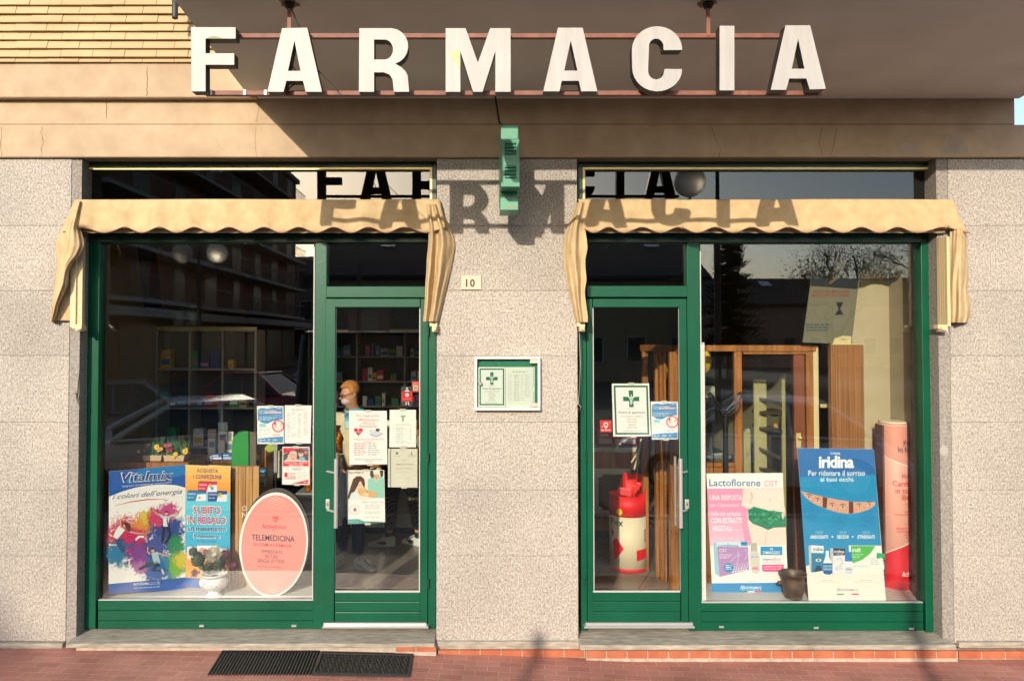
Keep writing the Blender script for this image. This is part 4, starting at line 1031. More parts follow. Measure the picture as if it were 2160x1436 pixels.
# woman in white top and jeans
leaper(a, (263,1107), 3.6, (70,36,28), [('arms',[(255,1113),(254,1098),(264,1084)],[3.4,2.6,1.6],SK),('arms',[(270,1120),(288,1124),(304,1124)],[3.6,2.8,1.8],SK),
  ('top',[(258,1112),(250,1122),(243,1134)],[16,15,10],(240,238,238)),('jeans',[(248,1136),(254,1150),(260,1164)],[13,11,7],(44,70,120)),('jeans',[(252,1138),(268,1152),(284,1142)],[11,8,5],(58,88,140)),('shoe',[(286,1138),(293,1131),(304,1131)],[4,5,4],(242,240,238))])
a.poly('hair', [(259,1102),(270,1102),(274,1108),(273,1124),(268,1116),(262,1104)], (74,38,30), 11)
# boy with a checked shirt
leaper(a, (322,1160), 3.6, (40,26,22), [('arms',[(316,1168),(311,1162),(312,1152)],[3.4,2.6,1.8],SK),('arms',[(334,1166),(347,1170),(358,1172)],[3.2,2.6,1.8],SK),
  ('shirt',[(326,1164),(329,1178),(332,1188)],[15,14,13],(170,196,214)),('trousers',[(334,1186),(312,1190),(293,1200)],[9,8,5],(44,70,84)),('trousers',[(334,1188),(322,1202),(340,1203)],[9,7,5],(40,62,76)),('shoe',[(341,1199),(345,1210)],[4,4],(210,205,200))])
a.stroke('tie', [(318,1168),(320,1178)], [1.2,2.2], (30,40,60), 10)
a.text('maker_lettering', 'MONTEFARMACO OTC', 282, 1229, 337, 1234.5, (235,240,248), 2, .02, dy=-3.5); a.words('small_print', 282, 337, 1238.5, 1.6, (180,200,225), 2, dy=-3)
a.done()
# right face
pR = [(391.3,980),(486,984),(484.5,1245),(391.3,1237)]
b = Poster('', '', '', pR, [.30,.275,.275,.30], (244,242,240), .006, parent=D1, boardname='right_face'); b.par = [c for c in D1.children if c.name.startswith('right_face')][0]
def grad(p, name, pts_top, pts_bot, c0, c1, n, layer):
    for i in range(n):
        t0, t1 = i/n, (i+1)/n
        q = [lerp(pts_top[0], pts_bot[0], t0), lerp(pts_top[1], pts_bot[1], t0), lerp(pts_top[1], pts_bot[1], t1), lerp(pts_top[0], pts_bot[0], t1)]
        p.poly(name, q, tuple(int(c0[k]+(c1[k]-c0[k])*(i+.5)/n) for k in range(3)), layer)
grad(b, 'orange_field', [(391.5,980.3),(485.7,984.3)], [(391.5,1036),(485.4,1040)], (250,190,96), (240,150,60), 5, 1)
grad(b, 'blue_field', [(391.5,1036),(485.4,1040)], [(391.5,1165),(485,1168)], (120,205,226), (24,160,206), 7, 1)
grad(b, 'orange_field', [(391.5,1165),(485,1168)], [(391.5,1217),(484.8,1222)], (244,146,84), (250,180,96), 4, 1)
b.poly('blue_band', [(391.5,1217),(484.8,1222),(484.6,1244.7),(391.5,1237)], (28,92,176), 1)
for t, y0, y1, x0, x1 in (('ACQUISTA',987.5,996.5,415,460),('1 CONFEZIONE',1000,1009,407,468)): b.text('heading', t, x0, y0, x1, y1, NAVY, 3, .035, .12, dy=1.5)
for cx, cy, c in ((438,1027,(214,44,84)),(415,1046,(36,126,176)),(459,1047,(28,72,146))):
    b.poly('product_box', [(cx-20,cy-10),(cx+20,cy-9),(cx+20,cy+10),(cx-20,cy+10)], c, 3); b.poly('product_box', [(cx+2,cy-4),(cx+20,cy-5),(cx+20,cy+10),(cx-2,cy+10)], (222,228,236), 4)
    b.poly('product_box', [(cx-20,cy-10),(cx-17,cy-13),(cx+21,cy-12),(cx+20,cy-9)], tuple(int(v*.75) for v in c), 3)
    b.text('box_lettering', 'Vitalmix', cx-18, cy-7, cx-1, cy-3.4, (235,235,240), 5, .02, .2); b.words('box_lettering', cx-18, cx-6, cy+2, 1.2, (230,230,235), 5)
b.ell('product_box', 464, 1044, 5, 5, (230,190,70), 5, 14); b.ell('product_box', 462, 1042, 3, 3, (70,170,110), 6, 10); b.ell('product_box', 444, 1024, 3, 4, (240,170,60), 5, 10); b.ell('product_box', 448, 1029, 3, 4, (70,150,200), 5, 10); b.ell('product_box', 421, 1049, 3, 3, (240,150,80), 5, 10)
for t, y0, y1, x0, x1 in (('SUBITO',1067,1082.5,408,466),('IN REGALO',1088,1103.5,396,477)):
    b.text('offer_outline', t, x0-1.5, y0-1.5, x1+1.5, y1+1.5, (240,238,236), 3, .07, 0, dy=1.5); b.text('offer_lettering', t, x0, y0, x1, y1, (208,24,62), 4, .03, 0, dy=1.5)
for t, y0, y1, x0, x1 in (('un trattamento',1109,1119,396,477),('benessere',1124.5,1133,409,464)):
    b.text('offer_outline', t, x0-1.5, y0-1.3, x1+1.5, y1+1.3, (210,235,242), 3, .07, .15, dy=1.5); b.text('subline', t, x0, y0, x1, y1, NAVY, 4, .025, .15, dy=1.5)
b.text('subline', 'a tua scelta', 417, 1136.5, 457, 1143, (70,110,140), 3, .01, 0, dy=1)
b.rect('photo', 416, 1150, 457, 1182, (244,238,236), 3); b.ell('photo', 427, 1160, 7, 6, (224,150,150), 4, 14); b.ell('photo', 441, 1163, 7, 6, (230,160,158), 4, 14); b.ell('photo', 433, 1170, 9, 7, (236,190,180), 4, 14)
b.rect('photo', 395, 1152, 414, 1178, (226,214,210), 3); b.ell('photo', 403, 1164, 5, 8, (70,40,36), 4, 12); b.ell('photo', 404, 1166, 3.5, 5, SK, 5, 12); b.rect('photo', 459, 1156, 479, 1184, (232,226,226), 3); b.ell('photo', 471, 1168, 6, 8, SK, 4, 12); b.ell('photo', 472, 1163, 6, 4, (74,48,40), 5, 12)
b.done()
# ------------------------------------------------ oval telemedicine board
oc = (577, 1148); orx, ory = 72.5, 110
def oval(cx, cy, rx, ry, n=48, lean=.05): return [(cx+rx*math.cos(a)-lean*ry*math.sin(a), cy+ry*math.sin(a)) for a in [2*math.pi*i/n for i in range(n)]]
class Oval(Poster):
    def __init__(s):
        s.k = {}; Yt, Yb = .23, .12
        s.pl = Plane(P(505,1258,Yb), P(650,1258,Yb), P(577,1038,Yt)); s.root = thing('oval_display', 'oval pink telemedicine board with a white rim standing in the left window', 'display board', s.pl.pt(585,1258))
        m = MB(); q = [s.pl.pt(x, y) for x, y in oval(*oc, orx, ory)]; m.prism(q, -s.pl.n*.008); s.par = m.build('board', ink((240,236,232)), s.root)
e = Oval()
m = MB(); q = [e.pl.pt(x, y, -.0085) for x, y in oval(579.5, 1143, orx+1, ory+4)]; m.prism(q, -e.pl.n*.03); m.build('dark_edge', mat('dark_grey_card',(.06,.05,.055),.7), e.root)
m = MB(); m.prism([e.pl.pt(x, y, -.04) for x, y in ((588,1255),(624,1228),(624,1190),(600,1150))], -e.pl.n*.01); m.build('strut', mat('grey_card',(.45,.45,.44),.7), e.root)
N5 = 7
for i in range(N5):
    t = i/(N5-1); c = (int(238+8*t), int(150+12*t-10*abs(t-.5)), int(146+6*t)); e.poly('pink_field', oval(oc[0]+.5, oc[1]+1, (orx-4)*(1-.0*t), (ory-4.5)*(1-0*t)), (240,142,134), 1) if i == 0 else None
for i in range(26):                                       # fine rays of dots towards the lower and upper tip
    an = R(-72+144*i/25)
    for (cx, cy, sg) in ((576,1256,-1),(582,1040,1)):
        for k in range(9):
            rr = 8+k*5; x = cx+math.sin(an)*rr*.9; y = cy+sg*math.cos(an)*rr
            if ((x-oc[0])/(orx-8))**2+((y-oc[1])/(ory-9))**2 < 1: e.ell('dot_pattern', x, y, .75*(1-k/12), .75*(1-k/12), (250,214,208), 2, 5)
def heart(p, cx, cy, w_, c, layer, name='heart_emblem'):
    p.stroke(name, [(cx-w_*.42,cy-w_*.02),(cx-w_*.3,cy-w_*.33),(cx-w_*.08,cy-w_*.30),(cx,cy-w_*.05)], w_*.16, c, layer)
    p.stroke(name, [(cx-w_*.02,cy+w_*.1),(cx+w_*.1,cy-w_*.12),(cx+w_*.22,cy-w_*.33),(cx+w_*.42,cy-w_*.30),(cx+w_*.46,cy-w_*.05),(cx+w_*.3,cy+w_*.2),(cx+w_*.02,cy+w_*.45),(cx-w_*.25,cy+w_*.22)], w_*.16, c, layer+1)
heart(e, 580.5, 1093.5, 13, (214,30,76), 3)
e.text('brand_lettering', 'ActiveAction', 553, 1104, 604, 1114, (210,36,78), 3, .025, dy=1.5); e.words('brand_lettering', 573, 583, 1116.5, 1.6, (200,90,100), 3)
e.text('title', 'TELEMEDICINA', 531, 1126, 621.5, 1138.5, (52,24,62), 3, .03, dy=4)
e.text('subtitle', 'GLI ESAMI IN FARMACIA', 534, 1144, 615.5, 1150, (204,34,70), 3, .03, dy=4)
for t, x0, x1, y in (('IMMEDIATI',552,594.5,1158.5),('SICURI',559,586,1168.5),('SENZA ATTESE',543,600,1178)): e.text('lettering', t, x0, y, x1, y+7.2, (120,54,90), 3, .0, dy=2)
e.text('lettering', 'PER TUTTA LA FAMIGLIA', 544, 1191.5, 596, 1195.5, (170,90,110), 3, .0, dy=3)
e.done()
# ------------------------------------------------ right window: four boards
def brandline(p, x0, y0, x1, y1, c, ly=2):
    h = y1-y0; p.stroke('maker_emblem', [(x0,y1),(x0+h*.45,y0-h*.45),(x0+h*.8,y1)], h*.28, c, ly); p.stroke('maker_emblem', [(x0+h*.8,y1),(x0+h*1.25,y0-h*.45),(x0+h*1.6,y1)], h*.28, c, ly+1)
    p.text('maker_lettering', 'ONTEFARMACO', x0+h*1.85, y0, x1, y1, c, ly, .01)
f = Poster('display_board', 'white and pink board with green briefs and a purple box, left in the right window', 'display board', [(1490,998),(1651,997),(1664,1255),(1503,1256)], [.34,.34,.25,.25], (240,236,232), .006)
f.poly('pink_field', [(1491.5,1030),(1652.5,1029.5),(1659.5,1149),(1497.5,1150)], (236,150,188), 1)
grad(f, 'pink_shine', [(1493,1080),(1560,1080)], [(1497.5,1149.5),(1572,1149.5)], (238,158,194), (246,190,212), 4, 2)
f.text('brand_lettering', 'Lactoflorene', 1496, 1010, 1604, 1025, (40,116,178), 2, .022); f.text('variant_lettering', 'CIST', 1612, 1013, 1641, 1025, (226,120,150), 2, .0)
SKN = (236,214,204)
f.poly('body_picture', [(1567,1030),(1594,1030),(1584,1038),(1586,1052),(1578,1068),(1585,1075),(1581,1066),(1655,1068),(1659,1149),(1587,1149),(1577,1104),(1577,1072),(1563,1065),(1566,1052)], SKN, 3)
f.poly('body_picture', [(1584,1030.3),(1652,1030.3),(1655,1079),(1620,1073),(1581,1066),(1588,1048)], (240,222,212), 4)
f.stroke('arm_shade', [(1586,1046),(1583,1060),(1580,1067)], 1.2, (214,184,172), 5); f.ell('navel', 1624, 1054, .9, 3, (206,170,152), 5, 8)
f.stroke('leg_line', [(1619,1117),(1615,1133),(1614,1149)], 1.2, (200,170,158), 5)
f.poly('green_briefs', [(1577,1069),(1590,1068),(1620,1076),(1656,1080),(1657.5,1111),(1632,1112),(1620,1117),(1604,1110),(1588,1104),(1579,1096)], (28,128,92), 6)
for i in range(34):
    x = random.uniform(1582,1652); y = 1074+random.uniform(0,32)*(.9 if x > 1590 else .6); f.ell('leaf_pattern', x, y, random.uniform(2,4.5), random.uniform(1,2.4), random.choice([(50,160,120),(14,96,64),(70,176,132)]), 7+.4*(i%5), 8, random.uniform(0,3))
for i in range(4): f.stroke('fingers', [(1571+i*3,1062),(1575+i*3.2,1068),(1577+i*3,1073-abs(i-1))], 2.4, (244,226,218), 12+i*.4)
for i in range(3): f.stroke('fingers', [(1656-i*.5,1074+i*5),(1651,1080+i*5),(1648+i,1086+i*4)], 2.4, (240,206,196), 12+i*.4)
for t, x0, x1, y, b_ in (('UNA RISPOSTA',1497,1565,1043.5,.02),('per il benessere',1497.5,1559,1060,.0),('delle vie urinarie',1498,1562,1076.5,.0),('CON ESTRATTI',1499,1565,1091.5,.03),('VEGETALI',1501,1544,1108,.03)): f.text('lettering', t, x0, y, x1, y+11, (250,240,240) if b_ else (250,220,230), 5, b_)
f.poly('purple_box', [(1504,1144),(1511,1142),(1577,1141),(1580,1201),(1518,1216),(1508,1209)], (150,196,220), 4); f.poly('purple_box', [(1512,1153),(1577.5,1153),(1579.6,1200.5),(1518,1215.5)], (176,136,190), 5); f.poly('purple_box', [(1511,1142.5),(1576.6,1141.5),(1577.2,1152.8),(1512,1152.8)], (200,222,234), 5)
f.poly('purple_box', [(1562,1142),(1576,1141.6),(1576.5,1150),(1563,1150)], (26,130,190), 6)
f.text('box_lettering', 'Lactoflorene', 1515, 1146.5, 1557, 1153, (36,84,150), 7, .015); f.text('box_lettering', 'CIST', 1516.5, 1157, 1532, 1163.5, (236,226,240), 7, .0)
for i in range(4): f.words('box_lettering', 1517, 1545-i*3, 1168+i*2.6, 1, (228,214,234), 7)
f.stroke('box_curve', [(1555,1160),(1558,1175),(1553,1190)], .9, (226,206,232), 7); f.stroke('box_curve', [(1571,1157),(1576,1167),(1571,1180)], .9, (226,206,232), 7); f.stroke('box_curve', [(1540,1184),(1552,1172),(1562,1168)], .9, (226,206,232), 7)
for i in range(6):
    for j in range(4): f.ell('box_dots', 1546+i*5.4+j*1.5, 1205-j*5-i*.9, 1.8-j*.3, 1.6-j*.25, (250,248,250), 7, 8)
f.ell('round_badge', 1536.5, 1196.5, 10.5, 9.5, (24,136,192), 8, 20); [f.words('badge_lettering', 1530, 1543, 1191+i*3.6, 1.6, (220,236,244), 9) for i in range(3)]
f.poly('bottle', [(1583,1144.5),(1596,1143.5),(1598,1160),(1602,1170),(1603,1205),(1595,1209),(1586,1207),(1582,1190),(1581,1168),(1583,1160)], (206,204,196), 5); f.poly('bottle', [(1583.4,1145),(1595.6,1144),(1597,1161),(1583,1162)], (178,176,166), 6); f.rect('bottle_label', 1586.5, 1195, 1599, 1200.5, (226,130,160), 7); f.words('bottle_label', 1584, 1598, 1173, 1.4, (90,130,180), 7)
f.rect('blue_badge', 1604, 1152, 1650, 1170, (22,140,196), 4); f.text('badge_lettering', 'IN', 1624, 1155, 1630, 1159.5, (245,245,250), 5, .03); f.text('badge_lettering', 'OMAGGIO', 1609, 1161.5, 1645, 1168, (245,245,250), 5, .03)
f.text('gift_lettering', 'Intimo', 1609, 1175, 1632, 1182, (40,100,150), 4, .01); f.text('gift_lettering', 'flor', 1633, 1175, 1647, 1182, (226,110,150), 4, .01); f.words('gift_lettering', 1609, 1648, 1184, 1.5, (176,170,170), 4)
f.poly('pink_badge', [(1607,1190),(1653,1189.5),(1653,1203),(1649,1205),(1611,1205),(1607.5,1202)], (226,76,140), 4); f.text('badge_lettering', 'LENITIVO', 1611, 1192, 1649, 1196, (248,226,236), 5, .02, sp=1.25); f.words('badge_lettering', 1611, 1649, 1198.5, 1.6, (246,200,220), 5)
f.words('small_print', 1572, 1595, 1225, 1, (150,150,155), 2)
f.poly('blue_band', [(1499.8,1229.5),(1662.7,1228),(1663.8,1254.6),(1503,1255.6)], (24,136,196), 1); brandline(f, 1562, 1236, 1606, 1241.5, (246,248,250)); f.words('small_print', 1562, 1606, 1242.8, 1, (170,210,235), 2)
for i, c in enumerate(((30,130,100),(240,240,240),(226,60,80))): f.rect('flag_stripe', 1562+i*15, 1246, 1576.8+i*15, 1249, c, 2)
f.done()
g = Poster('display_board', 'tall blue eye drops board with three faces showing through a slit, right window', 'display board', [(1682,944.5),(1843,947),(1869,1268.5),(1706,1267.5)], [.24,.24,.06,.06], (238,230,222), .006)
g.poly('blue_field', [(1682.2,944.8),(1842.8,947.2),(1858.5,1150),(1834,1152),(1800,1162),(1760,1178),(1699,1193)], (30,104,172), 1)
g.poly('cyan_field', [(1686.5,1006),(1847,1000),(1858.5,1150),(1834,1152.5),(1800,1162.5),(1760,1178.5),(1699.2,1192.6)], (24,138,190), 2)
g.text('brand_lettering', 'Linea', 1752, 952, 1772, 958, (240,244,250), 4, .01); g.text('brand_lettering', 'iridina', 1727, 960.5, 1801, 987, (246,248,250), 4, .075, sp=.93)
g.text('claim', 'Per ridonare il sorriso', 1705, 991.5, 1824, 1003, (240,246,250), 4, .012); g.text('claim', 'ai tuoi occhi.', 1730, 1005.5, 1802, 1015, (240,246,250), 4, .012)
sl = [(1689,1035),(1700,1038),(1730,1046),(1765,1053),(1800,1058),(1846,1058),(1845,1066),(1830,1075),(1810,1081),(1790,1083),(1765,1080),(1740,1072),(1715,1061),(1698,1048)]
g.poly('face_slit', sl, (214,160,138), 4)
g.poly('hair_in_slit', [(1735,1047.5),(1745,1049.5),(1743,1072),(1735,1069.5)], (92,56,42), 5); g.poly('hair_in_slit', [(1790,1057),(1799,1058),(1800,1081.5),(1790,1082.5)], (96,54,40), 5)
for ex_, ey_, tl in ((1706,1048,.3),(1724,1056,.3),(1755,1067,.05),(1777,1069,-.05),(1812,1068,-.12),(1834,1064,-.2)):
    g.ell('eyes', ex_, ey_, 4.4, 1.9, (236,228,224), 6, 14, tl); g.ell('eyes', ex_, ey_, 1.9, 1.8, (52,60,64), 7, 10); g.stroke('brows', [(ex_-6,ey_-5-tl*2),(ex_,ey_-6.4),(ex_+6,ey_-5+tl*6)], [.9,1.9,.7], (78,48,38), 6); g.stroke('brows', [(ex_-4.5,ey_-1.4-tl),(ex_,ey_-2.4),(ex_+4.5,ey_-1+tl*3)], .8, (60,38,34), 8)
g.stroke('nose_shade', [(1766,1070),(1765,1079)], 1.5, (196,136,116), 6); g.stroke('nose_shade', [(1822,1068),(1824,1076)], 1.5, (196,136,116), 6); g.stroke('nose_shade', [(1716,1054),(1711,1059)], 1.5, (196,136,116), 6)
def tint(cx, cy): 
    g.ell('tinted_face', cx, cy, 17, 20, (23,132,184), 3, 22); g.stroke('tinted_face', [(cx-7,cy+3),(cx,cy+6.5),(cx+8,cy+2)], [.6,2.2,.6], (18,108,162), 3.6); g.stroke('tinted_face', [(cx-7,cy-6),(cx-1,cy-8),(cx+4,cy-6)], 1, (20,120,174), 3.6)
tint(1770,1096); tint(1829,1093); tint(1712,1080)
for x0, x1, t in ((1709,1746,'ARROSSATI'),(1765.5,1789.5,'SECCHI'),(1808.5,1844.5,'STRESSATI')):
    g.text('lettering', t, x0, 1128, x1, 1135.5, (240,246,250), 4, .035); mx_ = (x0+x1)/2; g.text('lettering', 'OCCHI', mx_-7.5, 1119.5, mx_+7.5, 1125, (150,205,228), 4, .01)
for x in (1755.5, 1798.5): g.ell('lettering', x, 1131.5, 1.6, 1.6, (240,246,250), 4, 8)
def pbox3(p, x0, y0, x1, y1, side, front, top, ly=5):
    p.poly('product_box', [(x0-6,y0+1),(x0,y0),(x0,y1),(x0-4,y1-7)], side, ly); p.poly('product_box', [(x0,y0),(x1,y0+1.5),(x1-1,y1-5),(x0,y1)], front, ly)
pbox3(g, 1711, 1149, 1737, 1207, (180,190,198), (222,228,232), None); g.poly('product_box', [(1711,1165),(1736.8,1166),(1736.3,1202.5),(1711,1206.5)], (28,120,158), 6); g.ell('product_box', 1726, 1180.5, 6, 3.4, (210,226,232), 7, 14); g.ell('product_box', 1726, 1180.5, 2.4, 2.4, (20,40,60), 8, 10); g.poly('product_box', [(1716,1206),(1722,1192),(1730,1192),(1734,1203)], (16,48,90), 7)
g.text('box_lettering', 'iridina', 1715, 1154, 1735, 1161, (36,50,90), 7, .03)
g.poly('bottle', [(1738,1181),(1741.5,1171),(1741,1162),(1745,1160),(1748,1163),(1747.5,1172),(1751,1180),(1755,1186),(1755,1208),(1750,1211),(1739,1210),(1735.5,1206),(1736,1187)], (232,234,234), 6); g.poly('bottle', [(1736,1187),(1755,1187),(1755,1208),(1750,1211),(1739,1210),(1735.5,1206)], (20,86,156), 7); g.rect('bottle_label', 1736.2, 1191, 1754.8, 1202, (120,176,206), 8); g.text('bottle_label', 'iridina', 1737.5, 1193, 1753.5, 1198, (20,40,90), 9, .02)
pbox3(g, 1756.5, 1155, 1782, 1213, (190,190,196), (226,226,230), None, 5); g.poly('product_box', [(1756.5,1155),(1782,1156.5),(1781.5,1170),(1757,1171)], (30,34,66), 9.5); g.text('box_lettering', 'iridina', 1759, 1159, 1780, 1165.5, (240,240,245), 10.2, .03); g.words('box_lettering', 1762, 1777, 1167, 1.2, (200,205,220), 10.2); g.stroke('product_box', [(1764,1180),(1772,1176),(1778,1186),(1770,1192)], 1.4, (130,160,196), 7); [g.words('box_lettering', 1761, 1778, 1194+i*3, 1, (150,160,186), 7) for i in range(3)]
g.poly('product_box', [(1790,1149.5),(1855,1150),(1858,1196),(1792,1204)], (226,230,226), 4.5); g.poly('product_box', [(1794,1150.5),(1846,1150.5),(1836,1166),(1818,1180),(1796,1188)], (76,176,76), 5.5); g.text('box_lettering', 'iridil', 1797, 1155, 1814, 1163.5, (240,248,240), 7, .03); [g.words('box_lettering', 1797, 1820-i*4, 1168+i*3.4, 1, (200,232,196), 7) for i in range(3)]; [g.words('box_lettering', 1836, 1854, 1177+i*4, 1, (160,170,160), 7) for i in range(4)]; g.words('box_lettering', 1800, 1830, 1193, 1, (150,160,160), 7)
g.poly('bottle', [(1782,1163),(1794,1163),(1797,1184),(1798,1212),(1793,1216),(1784,1215.5),(1780.5,1211),(1781,1184)], (228,230,234), 11); g.poly('bottle', [(1782,1163),(1794.5,1163),(1797,1183),(1781,1183)], (30,116,186), 12); g.rect('bottle_label', 1781.5, 1195, 1797.5, 1209, (206,212,224), 12); g.text('bottle_label', 'iridina', 1783.5, 1197, 1795.5, 1201, (30,40,90), 13, .02)
g.poly('green_dropper', [(1849,1165),(1866,1167),(1866,1177),(1860,1177),(1858,1174),(1856,1177),(1848,1176)], (30,160,96), 6); g.poly('green_dropper', [(1853,1177),(1862,1178),(1865,1196),(1863,1202),(1851,1200),(1852,1190)], (224,230,226), 6)
for x0, x1 in ((1720,1772),(1800,1856)): g.words('small_print', x0+14, x1-14, 1223, .9, (170,165,160), 2); g.words('small_print', x0, x1, 1226.5, .8, (180,175,170), 2)
brandline(g, 1765, 1241, 1810, 1246, (90,110,160)); g.rect('flag_stripe', 1765.5, 1251, 1780, 1254, (50,160,110), 2); g.rect('flag_stripe', 1796, 1251, 1811, 1254, (220,60,90), 2)
g.done()
# ------------------------------------------------ column display with curved print
def column_display():
    Yc = .42; cx = P(1896, 1268, Yc); r = .117; root = thing('column_display', 'tall pink and red cardboard column display at the right edge of the window', 'display column', P(1896,1268,.30))
    z0 = P(1896, 1268, .30).z; z1 = P(1896, 896, .30).z; cxx = P(1896,1080,.30+r*.5).x
    cyl = MB(); segs = 30
    def pt(a, z, o=0): return Vector((cxx+(r+o)*math.sin(a), .30+r-(r+o)*math.cos(a), z))
    cyl.lathe([(0,z0),(r,z0),(r,z1),(r-.004,z1+.002),(0,z1+.003)], (cxx, .30+r, 0), 40); body = cyl.build('column', ink((246,178,160)), root)
    m = MB(); m.box(cxx-r-.004, cxx-r+.02, .30+r-.05, .30+r+.06, z0, z1-.01); m.build('dark_edge', mat('brown_card_edge',(.12,.05,.04),.7), root)
    fz = lambda py: z0+(z1-z0)*(1268-py)/(1268-896)
    def band(c, ftop, fbot, name, ly):
        m = MB(); n = 24; o = ly*.0008
        m.grid([[pt(-1.5+3.0*i/n, fz(f_(i/n)), o) for i in range(n+1)] for f_ in (ftop, fbot)]); m.build(name, ink(c), body, recalc=False)
    band((222,20,40), lambda t: 1180-36*math.sin(min(1,t*1.05)*1.57), lambda t: 1267, 'red_field', 1)
    band((250,226,214), lambda t: 1177-36*math.sin(min(1,t*1.05)*1.57), lambda t: 1179-36*math.sin(min(1,t*1.05)*1.57), 'cream_line', 1.5)
    band((236,158,136), lambda t: 899, lambda t: 958+28*math.sin(t*1.57), 'upper_field', .8)
    band((250,226,214), lambda t: 958+28*math.sin(t*1.57), lambda t: 960.5+28*math.sin(t*1.57), 'cream_line', 1.5)
    def txt(s, u0, u1, y0, y1, c, bold=.02, name='lettering'):
        vs, fs = text_geo(s, bold*.42, 0, 1); m = MB()
        q = [m.v(pt(u0+(u1-u0)*u, fz(y0+(y1-y0)*v), .0024)) for u, v in vs]
        for f_ in fs:
            try: m.bm.faces.new([q[i] for i in f_])
            except ValueError: pass
        m.build(name, ink(c), body, recalc=False)
    txt('Prenota', .10, 1.55, 929, 941, (52,36,90)); txt('in farmacia', -.28, 1.75, 942, 954, (52,36,90))
    for s, u0, u1, y in (('Holter',-.05,.95,998),('Cardiaco',-.62,1.05,1014),('in totale',-.45,.98,1029),('libertà',-.08,1.0,1043)): txt(s, u0, u1, y, y+12, (214,40,66))
    for s, u0, u1, y in (('SARÀ COMODO',.1,1.25,1077),('NON INDOSSERAI',-.5,1.3,1083.5),('REFERTO FIRMATO',-.40,1.2,1113),('DIGITALMENTE DA UN',-.38,1.3,1119.5),('CARDIOLOGO',.05,1.1,1126),('SPECIALISTA',.15,1.2,1132.5)): txt(s, u0, u1, y, y+4.2, (222,70,80), .02)
    for s, u0, u1, y in (('Anche sotto',.15,1.1,1062),('la doccia',.35,1.1,1068),('entro 24h',.15,1.0,1104)): txt(s, u0, u1, y, y+3.6, (200,140,120), .0)
    txt('ActiveAction', -.12, 1.5, 1205, 1216, (250,240,238), .03, 'brand_lettering'); txt('home', .72, 1.0, 1218, 1222, (250,220,216), .02, 'brand_lettering'); txt('www.activeaction.it', .3, 1.5, 1228, 1231, (246,190,186), .0, 'brand_lettering')
    def st(pts, wd):
        m = MB(); a_, b_ = [], []; P2 = [Vector(p) for p in pts]
        for i, p_ in enumerate(P2):
            t = P2[min(i+1,len(P2)-1)]-P2[max(0,i-1)]; t.normalize(); n_ = Vector((-t.y,t.x))*wd/2; a_.append(p_+n_); b_.append(p_-n_)
        g_ = lambda q: pt((q.x-1896)/34.0, fz(q.y), .0024)
        m.grid([[g_(q) for q in a_],[g_(q) for q in b_]]); m.build('heart_emblem', ink((250,240,238)), body, recalc=False)
    st([(1920,1185),(1919,1179),(1923,1174.5),(1927,1178),(1928,1183)], 2.6); st([(1923,1184),(1929,1177),(1934,1174),(1938,1178),(1935,1186),(1928,1191),(1923,1188)], 2.4)
    m = MB(); n = 0
    for j in range(7):
        for i in range(22):
            a = -1.2+2.5*i/21; z = fz(1262-j*4.2); rr = .0026*(1-j/8)
            m.grid([[pt(a-rr/r, z-rr, .0026), pt(a+rr/r, z-rr, .0026)],[pt(a-rr/r, z+rr, .0026), pt(a+rr/r, z+rr, .0026)]])
    m.build('dot_pattern', ink((240,90,96)), body, recalc=False)
    m = MB(); m.lathe([(r-.02,z1+.004),(r-.004,z1+.004),(r-.004,z1+.02),(r-.02,z1+.02)], (cxx,.30+r,0), 30); m.build('top_rim', ink((236,226,196)), root)
column_display()
